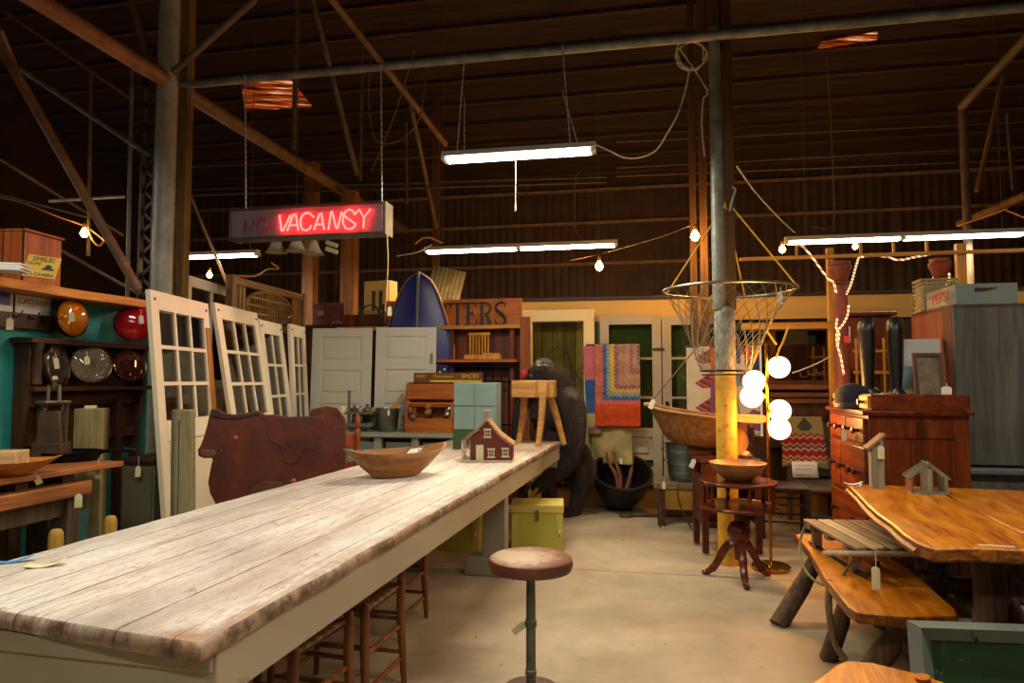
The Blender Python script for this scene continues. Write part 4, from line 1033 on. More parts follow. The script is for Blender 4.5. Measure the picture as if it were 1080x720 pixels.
def on_bench(px, dy=.1): 
    Y = BY + .04 + dy - .19*((px-420)/F*BY)
    return Vector((X(px, Y), Y, bz))
# scale / till
M_sc = plain('grey_iron', '4f4f47', '78776a', 8, .5, .4)
sc_ = thing('counter_scale', 'old grey iron counter scale with an upright column at the left of the bench', 'scale', on_bench(383), RU)
part('body', MB().box((0, 0, .07), (.3, .2, .04)).box((0, .06, .13), (.28, .06, .16)).box((0, 0, .2), (.32, .22, .03)), M_sc, sc_, bevel=.004)
part('column', MB().tube([(-.13, -.06, .02), (-.13, -.06, .4), (-.13, -.06, .44)], [.018, .016, .022], 10), M_sc, sc_)
part('dial', MB().lathe([(0, 0), (.04, 0), (.04, .012), (0, .014)], 18, Matrix.Translation((.05, -.03, .13)) @ Matrix.Rotation(PI/2, 4, 'X')), M_cast, sc_)
part('beam', MB().box((-.03, .0, .135), (.12, .012, .05)), plain('light_metal', '8d8b80', 'a9a698', 8, .4, .5), sc_)
for i in range(3): part('foot', MB().ball((-.1+.1*i, -.05, .024), .024, 8), M_sc, sc_)
for i, (dx, dz, s) in enumerate([(-.09, .24, .04), (-.02, .235, .035), (.05, .245, .045), (.11, .235, .03)]):
    q = on_bench(383) + Vector((dx, 0, dz-.005))
    solo('metal_weight', 'small metal weight on the grey counter scale, number %s from the left' % ('one', 'two', 'three', 'four')[i], 'weight', MB().lathe([(s*.8, -s*.6), (s, -s*.4), (s, s*.3), (s*.4, s*.5), (s*.35, s*.8), (s*.5, s*1.1), (0, s*1.25)], 14), [M_press, MC['light_metal'], M_sc, M_pale][i], q)
price_tag('on the column of the counter scale', 362, 425, BY-.1, .06, .035, .03)
# bucket
p = on_bench(410)
bk = thing('metal_bucket', 'grey galvanised bucket with a wooden scoop in it on the bench', 'bucket', p)
M_zinc = metal('bucket_zinc', '6a6d66', '8f928a', .45, 9)
part('pail', MB().lathe([(0, .0), (.095, 0), (.1, .01), (.125, .24), (.13, .25), (.126, .255), (.118, .24), (.094, .015), (0, .012)], 28), M_zinc, bk)
part('band', MB().lathe([(.112, .15), (.1165, .152), (.1175, .162), (.1135, .164)], 28, close=False), M_zinc, bk)
for s in (-1, 1): part('ear', MB().box((s*.128, 0, .23), (.012, .04, .05)), M_zinc, bk)
sp = thing('wooden_scoop', 'pale wooden scoop standing in the galvanised bucket', 'scoop', (p.x+.05, p.y, p.z+.02))
part('blade', MB().bar((0, 0, 0), (.035, 0, .27), .075, .02, (0, 1, 0)), M_pale, sp, bevel=.004)
part('handle', MB().tube([(.03, 0, .25), (.1, 0, .39)], [.014, .011], 8), M_pale, sp)
price_tag('on the front of the galvanised bucket', 410, 430, BY-.1, .06, .024, .02)
# toolbox with shells
p = on_bench(455)
tb = thing('tool_tote', 'orange brown wooden tote with an arched end full of odds and ends on the bench', 'tote', p, RU)
M_tote = wood('tote_wood', '74370f', '9c5119', 'b46a28', 'x', 4, .45, .12)
for s in (-1, 1):
    part('end', MB().prism([(-.1, 0), (.1, 0), (.1, .13), (.06, .29), (.02, .33), (-.02, .33), (-.06, .29), (-.1, .13)], s*.25-.01, s*.25+.01, Matrix.Rotation(PI/2, 4, 'Z')), M_tote, tb, bevel=.003)
part('front', MB().box((0, -.095, .075), (.5, .016, .15)), M_tote, tb, bevel=.003); part('back', MB().box((0, .095, .075), (.5, .016, .15)), M_tote, tb)
part('floor', MB().box((0, 0, .012), (.49, .18, .02)), M_tote, tb)
part('handle', MB().tube([(-.25, 0, .3), (.25, 0, .3)], .014, 8), M_tote, tb)
rr = random.Random(4)
M_kn = [plain('knob_a', '4d3a2a', '6f553c', 9, .4), plain('knob_b', '7a4a28', '996238', 9, .4), metal('knob_c', '6f6a5e', '959080', .35)]
for i in range(9):
    q = p + Vector((-.19 + .19*(i % 3) + rr.uniform(-.02, .02), -.03+.04*(i//5), .115+.055*(i//3)+rr.uniform(0, .015)))
    s = rr.uniform(.032, .045)
    tt = thing('door_knob', 'old door knob heaped in the orange brown tote', 'door knob', q, (rr.uniform(0, 3), rr.uniform(0, 3), 0), 'door knobs in the tote')
    part('grip', MB().lathe([(0, .02), (s*.6, .022), (s, .04), (s*.95, .06), (s*.5, .072), (0, .075)], 14), M_kn[i % 3], tt)
    part('shank', MB().lathe([(s*.8, -.012), (s*.85, -.004), (s*.3, .002), (s*.28, .022)], 12), M_kn[(i+1) % 3], tt)
# spice crate behind it
p = on_bench(468, .28); 
cr_ = thing('spice_display', 'long orange brown shelf crate with a yellow lettered header behind the tote', 'crate', p, RU)
zc = Z(403, p.y)-bz; SWd = .78
part('back', MB().box((0, .08, zc/2), (SWd, .015, zc)), M_tote, cr_)
part('upper_board', MB().box((-.02, -.05, zc-.1), (SWd, .016, .17)), M_tote, cr_, bevel=.003)
for s in (-1, 1): part('side', MB().box((s*SWd/2, .01, zc/2), (.016, .16, zc)), M_tote, cr_, bevel=.003)
for z in (.01, zc*.5): part('shelf', MB().box((0, .01, z+.005), (SWd, .15, .016)), M_tote, cr_)
hd_ = part('header', MB().box((.06, -.035, zc+.05), (.78, .016, .11)), plain('header_brown', '5a2f10', '70401a', 8, .45), cr_, bevel=.003)
M_ylet = plain('yellow_letter', 'b8961c', 'd2ae2c', 9, .5)
part('yellow_band', MB().box((.15, -.0445, zc+.012), (.58, .003, .022)), M_ylet, cr_)
for txt, x, s, sx in (('SPICES', .31, .062, 1.1), ('Connoisseur', .01, .05, .9), ('FINEST', -.245, .04, .9)):
    o = part('lettering', letters(txt, s, .001, sx=sx), M_ylet, cr_); o.location = (x, -.0455, zc+.064)
# ---- tall blue boat set on end
BYt = 7.98; p = Vector((X(441, BYt), BYt, 0)); bh = Z(287, BYt); bw_ = .42
bo = thing('boat_hull', 'tall dark blue boat bow standing on end behind the white panel doors', 'boat', p, math.radians(-4))
M_navy = paint('navy_paint', '1a1a5c', '44445a', .27, 5, .4, '22226c')
def halfw(f): return bw_*min(1, (1-f)**.5*1.76) if f < 1 else 0
mb = MB(); nz = 26; na = 12
def hull(a, b):
    w = halfw(b); s = (a-.5)*2
    return Vector((s*w, -.13*(1-b)**.4*(1-abs(s)**1.6) - .0, b*bh))
mb.grid(lambda a, b: hull(a, min(b, .999)), na, nz)
part('hull', mb, M_navy, bo, solid=.012)
M_gunw = wood('gunwale', '7a4e1c', 'b17a2e', 'c99240', 'z', 4, .5)
for s in (-1, 1): part('gunwale', MB().tube([(s*halfw(b/30), 0, b/30*bh) for b in range(31)], .014, 8), M_gunw if s > 0 else M_dkpipe, bo)
part('keel', MB().tube([(0, hull(.5, min(b/20, .99)).y-.012, b/20*bh) for b in range(21)], .02, 8), plain('keel_grey', '3d3940', '57525a', 8, .5), bo)
# ---- shelf wall with the big letters
SY = 8.35; sp0 = PW + U*LP(465, .18) - V*-.0
SGp = Vector((0, 0, 0)) + on_wall(462, -.16)
SGp.z = 0
M_obrn = wood('orange_board', '7c3a0e', 'ad5812', 'c4701f', 'x', 3, .5, .2); M_rbrn = wood('red_brown_board', '3a1608', '5e250c', '743414', 'z', 3, .55, .2, planks=(0, .14))
su = thing('wall_shelf', 'red brown wooden wall shelving behind the blue boat', 'shelving', SGp, RU)
Lx0 = LP(360, -.16)-LP(462, -.16); Lx1 = LP(547, -.16)-LP(462, -.16)
Lm = (Lx0+Lx1)/2; Lw = Lx1-Lx0
part('back', MB().box((Lm, .07, 1.1), (Lw, .02, 2.2)), M_rbrn, su)
zl = Z(346, SGp.y)
part('ledge', MB().box((Lm+.03, -.02, zl), (Lw+.1, .18, .045)), wood('lit_ledge', '8a561a', 'b87f2c', 'd09a44', 'x', 3, .5), su, bevel=.004)
for px in (360, 405, 478, 541): part('upright', MB().box((LP(px, -.16)-LP(462, -.16), .0, 1.0), (.05, .14, 2.0)), M_rbrn, su)
part('shelf', MB().box((Lm, -.06, Z(381, SGp.y)), (Lw, .26, .03)), M_obrn, su)
part('shelf', MB().box((Lm, -.06, .7), (Lw, .26, .03)), M_obrn, su)
sg2 = thing('letter_sign', 'orange brown sign board with big dark serif letters on the lit ledge', 'sign', SGp + Vector((0, 0, zl+.023)) - V*.04, RU)
sb0 = LP(405, -.2)-LP(462, -.2)
part('board', MB().box(((sb0+Lx1)/2+.03, .03, .155), (Lx1-sb0+.02, .02, .31)), M_obrn, sg2, bevel=.003)
part('board_shade', MB().box((Lx0/2-.45, .03, .155), (.5, .02, .31)), M_rbrn, sg2) if False else None
M_let = plain('dark_letter', '1f1d12', '31301f', 9, .5)
def serif(ch, x, w, h=.27):
    mb = MB(); T = .018; y0, y1 = -.012, .004
    def rect(a, b, c, d): mb.prism([(x+a, b), (x+c, b), (x+c, d), (x+a, d)], y0, y1)
    def ser(cx, z, l=.036, up=True):
        mb.prism([(x+cx-l, z), (x+cx+l, z), (x+cx+.015, z+(.02 if up else -.02)), (x+cx-.015, z+(.02 if up else -.02))], y0, y1)
    if ch == 'O':
        n = 28
        o = [(x+w/2+w/2*math.cos(2*PI*i/n), h/2+h/2*math.sin(2*PI*i/n)) for i in range(n)]
        i_ = [(x+w/2+(w/2-.034)*math.cos(2*PI*i/n), h/2+(h/2-.014)*math.sin(2*PI*i/n)) for i in range(n)]
        vs = [(a, y0, b) for a, b in o] + [(a, y0, b) for a, b in i_] + [(a, y1, b) for a, b in o] + [(a, y1, b) for a, b in i_]
        fs = []
        for i in range(n):
            j = (i+1) % n; fs += [(i, j, n+j, n+i), (2*n+j, 2*n+i, 3*n+i, 3*n+j), (i, 2*n+i, 2*n+j, j), (n+j, 3*n+j, 3*n+i, n+i)]
        mb.add(vs, fs)
    elif ch == 'U':
        rect(.02, .08, .05, h); rect(w-.035, .08, w-.02, h); ser(.035, h, up=False); ser(w-.028, h, .03, False)
        mb.prism([(x+.02, .085)] + [(a+x, b) for a, b in arc(w/2, .08, w/2-.02, 180, 360, 14, .08)] + [(a+x, b) for a, b in arc(w/2+.004, .085, w/2-.042, 360, 180, 14, .065)], y0, y1)
    elif ch in 'TF':
        cx = w/2 if ch == 'T' else .05
        rect(cx-.017, 0, cx+.017, h); ser(cx, 0)
        rect(0 if ch == 'T' else .02, h-.014, w, h)
        for ex in ((0, w-.012) if ch == 'T' else (w-.012,)): rect(ex, h-.065, ex+.012, h)
        if ch == 'F': rect(.05, h*.5, w*.75, h*.5+.014)
    elif ch == 'I':
        rect(w/2-.017, 0, w/2+.017, h); ser(w/2, 0); ser(w/2, h, up=False)
    elif ch == 'E':
        rect(.03, 0, .064, h); rect(.0, 0, w, .014); rect(.0, h-.014, w*.95, h); rect(.05, h*.5, w*.7, h*.5+.014)
        rect(w-.012, 0, w, .065); rect(w*.95-.012, h-.06, w*.95, h); rect(w*.7-.01, h*.42, w*.7, h*.62)
    elif ch == 'R':
        rect(.03, 0, .064, h); ser(.047, 0); rect(0, h-.014, .09, h)
        n = arc(.08, h*.735, .085, 90, -90, 12, h*.265); m = arc(.08, h*.735, .055, -90, 90, 12, h*.215)
        mb.prism([(x+a, b) for a, b in n + m], y0, y1)
        mb.prism([(x+.085, h*.48), (x+.12, h*.48), (x+w+.02, 0), (x+w-.035, 0)], y0, y1)
    elif ch == 'S':
        mb.tube([(x+a*w, -.004, b*h) for a, b in [(.88, .76), (.84, .92), (.62, .99), (.35, .97), (.14, .84), (.16, .66), (.4, .55), (.66, .44), (.88, .29), (.86, .12), (.62, .02), (.36, .02), (.14, .12), (.1, .27)]], [.006, .008, .009, .011, .014, .017, .02, .02, .018, .014, .011, .009, .008, .006], 6)
    part('letter_' + ch.lower(), mb, M_let, sg2)
for ch, px, pw in (('O', 379, 24), ('U', 402, 19), ('T', 423, 16), ('F', 438, 14), ('I', 452, 8), ('T', 463, 14), ('T', 476, 15), ('E', 490.5, 13.5), ('R', 505, 14), ('S', 522, 14)):
    x0 = LP(px, -.2)-LP(462, -.2); x1 = LP(px+pw, -.2)-LP(462, -.2); serif(ch, x0, x1-x0)
# red framed poster, cream cupboard, corrugated scrap
p = Vector((X(346, 8.8), 8.8, 0))
rp = thing('red_sign', 'dark red painted board with faint white drawing left of the cream cupboard', 'sign', p, RU)
part('board', MB().box((0, 0, 1.2), (.44, .03, 2.4)), plain('poster_red', '4f1410', '6e1d16', 5, .55), rp, bevel=.003)
part('drawing', MB().tube([(.12+.06*math.cos(a*PI/8), -.018, 2.12+.04*math.sin(a*PI/8)) for a in range(16)], .005, 6, True).box((-.1, -.018, 2.27), (.08, .006, .06)).bar((.0, -.018, 2.1), (.2, -.018, 2.1), .006).bar((.12, -.018, 2.1), (.14, -.018, 2.22), .006), plain('poster_white', '7e6f62', '968777', 9, .6), rp)
p = on_wall(393, .1); zc0 = Z(343, p.y)
M_ccup = paint('cream_cupboard', 'b88e3c', '6b4516', .3, 3, .55, 'c79e4a')
p = SGp + U*(LP(393, -.05)-LP(462, -.05)) + V*.0; p.z = zl + .024
cc = thing('cream_cupboard', 'small yellow cream cupboard with two slots behind the big letters', 'cupboard', p + V*.09, math.radians(-22))
part('body', MB().box((.0, .12, .29), (.36, .2, .58), top=(.99, .95)), M_ccup, cc, bevel=.006)
part('front', MB().box((.03, .01, .29), (.28, .03, .56)), M_ccup, cc, bevel=.003)
for x in (-.02, .08): part('slot', MB().box((x, -.007, .33), (.045, .008, .24)), M_ink, cc)
part('side_hole', MB().box((-.182, .1, .38), (.008, .05, .1)), M_ink, cc)
p = Vector((X(420, 9.6), 9.6, 0)); 
ct = thing('tin_sheet', 'bent corrugated tin sheet leaning behind the blue boat', 'tin sheet', p, (0, math.radians(14), RU))
zz = Z(278, 9.6)
mb = MB(); nn_ = 32
mb.add([(-.25+.5*i/nn_, .012*math.cos(i*PI/2), z) for i in range(nn_+1) for z in (0, zz)], [(2*i, 2*i+2, 2*i+3, 2*i+1) for i in range(nn_)])
part('sheet', mb, plain('tin_olive', '5c4a2a', '84704a', 6, .5, .5), ct, solid=.002)
# chair back and planks on the shelf
p = SGp + U*(LP(507, -.2)-LP(462, -.16)) - V*.1; zs = Z(381, SGp.y)+.016
cbk = thing('slat_rack', 'yellow wooden slatted rack standing on the red brown shelf', 'rack', (p.x, p.y, zs), math.radians(-16))
M_ywood = wood('yellow_wood', '8a5312', 'bd7d20', 'd6983a', 'z', 4, .5)
for i in range(7): part('slat', MB().box((-.11+.036*i, 0, .15), (.016, .02, .28)), M_ywood, cbk)
part('rail', MB().box((0, 0, .295), (.26, .024, .03)), M_ywood, cbk); part('rail', MB().box((0, 0, .015), (.26, .024, .03)), M_ywood, cbk)
p = SGp + U*(LP(512, -.2)-LP(462, -.16)) - V*.16
solo('plank_offcut', 'short yellow plank lying along the red brown shelf', 'plank', MB().box((0, 0, .025), (.42, .06, .05)).box((.1, -.01, .06), (.2, .05, .02)), M_ywood, (p.x, p.y, zs), math.radians(-6), bevel=.004)
# iron fence piece behind the tote
p = Vector((X(512, 7.85), 7.85, 0)); z1 = Z(384, 7.85)
gt = thing('iron_grille', 'dark iron grille standing behind the grey teal box', 'grille', p, RU)
for z in (z1-.02, z1-.2, .9): part('rail', MB().box((0, 0, z), (.78, .015, .02)), M_cast, gt)
for i in range(9): part('bar', MB().tube([(-.37+.0925*i, 0, 0), (-.37+.0925*i, 0, z1+.01)], .008, 6), M_cast, gt)
# brown leaning board and its red paper
p = Vector((X(554, 7.45), 7.45, 0)); z1 = Z(334, 7.45)
bd = solo('leaning_board', 'rough reddish brown board standing left of the cream leaded door', 'board', MB().box((0, 0, z1/2), (.11, .05, z1)), wood('rust_board', '4a210c', '743813', '8a4a1c', 'z', 3, .7, .3), p, RU, bevel=.004)
flat('red_card', 'small red paper card pinned to the rough brown board', 'card', Vector((0, 0, 0)), .06, .1, plain('red_card', 'a8202c', 'c02c38', 9, .6), 0)
rc = COL.objects['red_card']; rc.location = (p.x-.005, p.y-.034, Z(394, 7.42)); rc.rotation_euler = (PI/2, 0, RU)
# ---- cream door with leaded oval
M_cdoor = paint('cream_door', 'd6b978', '9a7434', .27, 2.5, .5, 'dfc68c'); M_tandoor = paint('tan_door', '9c8f76', '6c5f48', .26, 3, .5, 'ab9e86')
M_lead = metal('leading', '3a3830', '5b584c', .45)
M_pane2 = glass('door_pane', 'dcdcc8'); M_pane3 = glass('green_pane', 'd8dcc8', .02)
def wdoor(label, px0, px1, pyt, off, mat, group=None):
    a = LP(px0, off); b = LP(px1, off); p = PW + V*off + U*(a+b)/2; h = Z(pyt, p.y)-.24
    th = thing('old_door', label, 'door panel', (p.x, p.y, .24), RU, group); return th, b-a, h
th, w_, h_ = wdoor('cream painted door with a leaded oval window, behind the gorilla', 551, 627, 327, -.14, M_cdoor)
for s in (-1, 1): part('stile', MB().box((s*(w_/2-.06), 0, h_/2), (.12, .045, h_)), M_cdoor, th, bevel=.004)
part('top_rail', MB().box((0, 0, h_-.065), (w_-.24, .045, .13)), M_cdoor, th, bevel=.004)
part('bottom_rail', MB().box((0, 0, .3), (w_-.24, .045, .6)), M_cdoor, th, bevel=.004)
gw = w_-.24; gz0, gz1 = .6, h_-.13; gm = (gz0+gz1)/2; gl = part('leaded_pane', MB().box((0, .005, gm), (gw, .005, gz1-gz0)), M_pane2, th)
ov = [(.15*math.cos(a*PI/18), -.002, gz1-.6+.3*math.sin(a*PI/18)) for a in range(36)]
part('leading', MB().tube(ov, .008, 6, True), M_lead, gl)
zc_ = gz1-.6
for a, b in (((-gw/2, gz1-.03), (gw/2, gz1-.03)), ((0, gz1), (0, zc_+.3)), ((-gw/2, zc_), (-.15, zc_)), ((.15, zc_), (gw/2, zc_)), ((gw/2, gz1-.03), (.1, gz1-.22)), ((-gw/2, zc_-.08), (-gw/2+.1, zc_)), ((gw/2, zc_-.1), (gw/2-.1, zc_)), ((gw/2-.1, zc_), (gw/2, zc_+.1)), ((0, zc_-.3), (0, gz0)), ((.1, gz1-.22), (.1, zc_+.22))):
    part('leading', MB().tube([(a[0], -.002, a[1]), (b[0], -.002, b[1])], .006, 6), M_lead, gl)
part('stop_bead', MB().box((0, -.02, gz1-.005), (gw, .02, .012)), M_lead, th)
# pair of tan doors
def tdoor(label, px0, px1):
    th, w_, h_ = wdoor(label, px0, px1, 333, -.06, M_tandoor, 'pair of tan glazed doors')
    for s in (-1, 1): part('stile', MB().box((s*(w_/2-.05), 0, h_/2), (.1, .045, h_)), M_tandoor, th, bevel=.003)
    gw = w_-.2; zb = Z(452, 7.7)-.24
    part('top_rail', MB().box((0, 0, h_-.05), (gw, .045, .1)), M_tandoor, th, bevel=.003)
    part('lock_rail', MB().box((0, 0, zb-.04), (gw, .045, .1)), M_tandoor, th, bevel=.003)
    part('bottom_rail', MB().box((0, 0, .1), (gw, .045, .2)), M_tandoor, th, bevel=.003)
    part('lower_panel', MB().box((0, .01, (zb+.25)/2), (gw, .02, zb-.3)), M_tandoor, th)
    part('raised_field', MB().box((0, -.005, (zb+.25)/2), (gw-.1, .02, zb-.44)), M_tandoor, th, bevel=.01)
    for py in (378, 419): part('muntin', MB().box((0, -.002, Z(py, 7.7)-.24), (gw, .03, .025)), M_tandoor, th)
    part('pane', MB().box((0, .005, (zb+h_-.1)/2), (gw, .005, h_-.1-zb)), M_pane3, th)
    return th, w_
t1, w1 = tdoor('tan glazed door with green panes behind the patchwork quilt, left of the pair', 633, 697.5)
t2, w2 = tdoor('tan glazed door with green panes beside the hanging boat basket, right of the pair', 698.5, 763)
part('hinge_bar', MB().box((w1/2-.03, -.028, Z(368, 7.6)-.24), (.13, .012, .025)), M_lead, t1)
part('knob', MB().ball((-w2/2+.045, -.04, Z(425, 7.6)-.24), .022, 12), M_rimk, t2)
# green board wall seen through the panes
c_ = PW + U*(LP(700, .07))
struct('wall_green', MB().box((0, .03, 1.05), (1.5, .02, 2.06)), paint('leaf_green_boards', '66762c', '98944c', .4, 2.2, .6, '4f6426'), loc=c_, rz=RU)
struct('wall_tan', MB().box((0, .03, 1.05), (.9, .02, 2.06)), wood('tan_boards', '94885a', 'b3a66c', 'c9bc80', 'z', 3, .6, .2, planks=(0, .13)), loc=PW + U*LP(588, .07), rz=RU)
# ---- quilts
def quilt_fn(w, h, amp, nf, ph=0):
    return lambda a, b: Vector(((a-.5)*w, amp*math.sin(a*nf*PI+ph)*(.4+.6*(1-b)) + .006*math.sin(b*23), -h*(1-b)))
t = NT('zigzag_quilt'); o = t.sep(t.coord()); s = .042
x_ = t.math('ADD', o[0], .19); z_ = t.math('ADD', o[2], .645)
px_ = t.math('MULTIPLY', t.math('PINGPONG', z_, s/2), 1.0); pz_ = t.math('PINGPONG', x_, s/2)
v1 = t.math('ADD', x_, px_); v2 = t.math('ADD', z_, pz_)
mn = t.math('MINIMUM', v1, v2)
cols = ['b05a4c', '2d4482', '6c8f80', 'c2982c', '6b5560', 'a06a50', '8d7560', 'a8796a', '8a5a56', '9a7a62', '6e5c58', 'ab8468', '3e3a56', '8b6f60', 'a07a66']
col = t.ramp(t.math('DIVIDE', mn, .62), [(i*.0667, c) for i, c in enumerate(cols)], 'CONSTANT')
ck = t.new('ShaderNodeTexVoronoi'); ck.inputs['Scale'].default_value = 34; t.link(t.coord(), ck.inputs['Vector'])
col = t.mix(.16, col, t.ramp(t.sep(ck.outputs['Color'])[0], [(0, '4a3c3a'), (1, 'b8a898')]))
band = t.math('LESS_THAN', o[2], -.655)
col = t.mix(band, col, t.ramp(t.noise(t.coord(), 30, 3), [(.3, 'a8381a'), (.7, 'c4502c')]))
t.bump(t.noise(t.coord(), 60, 2), .5, .01); M_q1 = t.fin(col, .9, 0, .1)
QY = 7.5; p = at(645, 363, QY)
q1 = thing('patchwork_quilt', 'zigzag patchwork quilt with an orange red bottom band hanging before the tan door', 'quilt', p, RU)
qh = .9
mb = MB(); mb.grid(quilt_fn(.49, qh, .008, 5), 24, 40); qa = part('front', mb, M_q1, q1, solid=.014); qa.location = (.06, 0, 0)
t = NT('quilt_side'); o = t.sep(t.coord())
col = t.ramp(t.math('ADD', t.math('MULTIPLY', o[2], 1.0), 1.0), [(.0, 'a88a52'), (.05, '8a6070'), (.1, 'b49a6a'), (.25, '3c5684'), (.42, '2f4f86'), (.62, 'b4606c')], 'CONSTANT')
t.bump(t.noise(t.coord(), 40, 2), .4, .01); M_q2 = t.fin(col, .9, 0, .1)
mb = MB(); mb.grid(quilt_fn(.15, qh+.08, .012, 2, 1), 8, 30); qb = part('side_fold', mb, M_q2, q1, solid=.014); qb.location = (-.245, .03, -.01); qb.rotation_euler = (0, math.radians(-3), 0)
part('hanging_rod', MB().tube([(-.28, .02, -.004), (.28, .02, -.004)], .012, 8), M_dkw, q1)
for x in (-.27, .27): part('rod_bracket', MB().tube([(x, .02, -.0), (x, .2, .0)], .01, 8), M_dkw, q1)
# sacking hung behind the quilt on the same rod
p2s = at(645, 363, QY+.075); xs = at(645, 470, 7.58).x
cl_ = thing('sacking_cloth', 'rumpled cream sacking cloth hanging down below the patchwork quilt', 'cloth', (xs, p2s.y, p2s.z), RU)
hs2 = p2s.z - Z(489, 7.58)
def clf(a, b):
    x = (a-.5)*.43; f = b**3
    return Vector((x*(1+.06*f), .0 - f*(.03*math.sin(a*6+b*14) + .02*math.sin(a*13-b*16)) - .02*f, -hs2*b))
part('sacking', MB().grid(clf, 30, 40), plain('sacking', '8f7d4c', 'b5a26c', 5, .9, 0, .4), cl_, solid=.012)
# ---- second quilt with fans, on a rack
t = NT('fan_quilt'); vv = t.coord()
vo = t.new('ShaderNodeTexVoronoi'); vo.inputs['Scale'].default_value = 5.2; vo.distance = 'CHEBYCHEV'; t.link(vv, vo.inputs['Vector'])
sx_ = t.sep(vo.outputs['Color'])
col = t.ramp(sx_[0], [(0, 'b8aa94'), (.3, 'a01f26'), (.45, '3b4670'), (.58, 'c4b6a0'), (.7, 'b0602c'), (.8, '5d8aa0'), (.9, '7a4a6a')], 'CONSTANT')
o = t.sep(vv); lft = t.math('LESS_THAN', o[0], -.12)
fan = t.math('FRACT', t.math('MULTIPLY', o[2], 4.2)); fanm = t.math('MULTIPLY', t.math('GREATER_THAN', t.math('ADD', o[0], .265), t.math('MULTIPLY', t.math('ABSOLUTE', t.math('SUBTRACT', fan, .5)), .35)), t.math('GREATER_THAN', fan, .3))
col2 = t.mix(fanm, 'bcae96', t.ramp(t.math('FRACT', t.math('MULTIPLY', t.math('ADD', o[2], t.math('MULTIPLY', o[0], .5)), 17)), [(0, 'a8582a'), (.25, '6d2f2c'), (.5, '3c4678'), (.75, '9a3a2c')], 'CONSTANT'))
col = t.mix(lft, col, col2); M_q3 = t.fin(col, .9, 0, .1)
p = at(762, 365, 6.6)
q2 = thing('fan_quilt', 'cream red and blue fan quilt hanging behind the yellow footed pillar', 'quilt', p, RU)
mb = MB(); mb.grid(quilt_fn(.68, .86, .012, 6), 28, 20); part('cloth', mb, M_q3, q2, solid=.012)
part('border', MB().box((.345, 0, -.43), (.02, .03, .86)), M_wpaper, q2)
part('hanging_rod', MB().tube([(-.34, .0, .0), (.34, .0, .0)], .014, 8), M_dkw, q2)
for x in (-.05, .1): part('rod_post', MB().tube([(x, 0, 0), (x, 0, -p.z)], .016, 8), M_dkw, q2)
# ---- big black pan with antler sticks
p = Vector((X(655, 7.36), 7.36, 0))
pn = thing('iron_cauldron', 'wide black iron cauldron tipped towards the aisle beside the gorilla', 'cauldron', (p.x, p.y, 0), 0)
tl = Matrix.Translation((0, .0, .395)) @ Matrix.Rotation(math.radians(30), 4, 'X')
part('pan', MB().lathe([(0, -.38), (.1, -.37), (.19, -.31), (.26, -.19), (.295, -.05), (.305, .03), (.325, .035), (.325, .05), (.295, .05), (.28, -.05), (.245, -.18), (.18, -.285), (.09, -.35), (0, -.355)], 40, tl), plain('cauldron_black', '100f0d', '25221d', 6, .45, .4), pn)
part('foot_ring', MB().lathe([(.08, 0), (.15, 0), (.14, .07), (.08, .07)], 20, Matrix.Translation((0, .18, 0))), M_cast, pn)
M_ant = wood('antler_stick', '4a2614', '7a4a2c', '9a6a46', 'z', 4, .6)
for i, (tx, bx_, lab) in enumerate(((-.15, -.02, 'left'), (-.06, .0, 'middle'), (.15, .06, 'right'))):
    q = Vector((p.x+bx_, p.y+.12, .2))
    solo('wooden_stick', 'crooked brown stick standing in the black cauldron, the %s of three' % lab, 'stick', MB().tube(smooth([(0, 0, 0), ((tx-bx_)*.35+.02, .02, .17), ((tx-bx_)*.8+.01, .06, .3), (tx-bx_, .08, .42)], 5), [.022]*8+[.017]*8, 8), M_ant, q)
price_tag('hanging inside the black cauldron', 655, 481, 7.2, .06, .028, .02)
# ---- hanging glass shades
p = at(312, 262, 7.0)
hs_ = thing('shade_chandelier', 'hanging fitting with three bell shaped glass shades under the red sign', 'ceiling lamp', p, .1)
M_shade = plain('frosted_glass', 'a99c84', 'c8bca4', 5, .35, 0, .05)
for i, (x, y) in enumerate([(-.19, -.02), (.03, -.12), (.17, .05)]):
    part('arm', MB().tube(smooth([(0, 0, .12), (x*.5, y*.5, .2), (x*.95, y*.95, .17), (x, y, .1)], 5), .008, 8), M_rimk, hs_)
    part('shade', MB().lathe([(.024, .1), (.034, .09), (.05, .05), (.07, .0), (.1, -.045), (.112, -.05), (.1, -.052), (.066, .0), (.045, .048), (.03, .085)], 22, Matrix.Translation((x, y, 0)), close=False), M_shade, hs_)
part('stem', MB().tube([(0, 0, .08), (0, 0, .3)], .014, 8), M_rimk, hs_)
part('hanging_wire', MB().tube([(0, 0, .3), (0, 0, 3.3)], .004, 6), M_dkpipe, hs_)
p = at(350, 262, 7.4)
sp = thing('flood_lamp', 'small white double flood lamp beside the timber post under the red sign', 'flood lamp', p, .3)
for z in (-.02, .05): part('lamp_head', MB().box((0, 0, z), (.14, .1, .05), (.2, .3, 0)), M_shade, sp, bevel=.008)
part('bracket', MB().tube([(.03, .05, -.02), (.09, .3, -.15), (.14, 1.8, -.2)], .008, 6), M_rimk, sp)

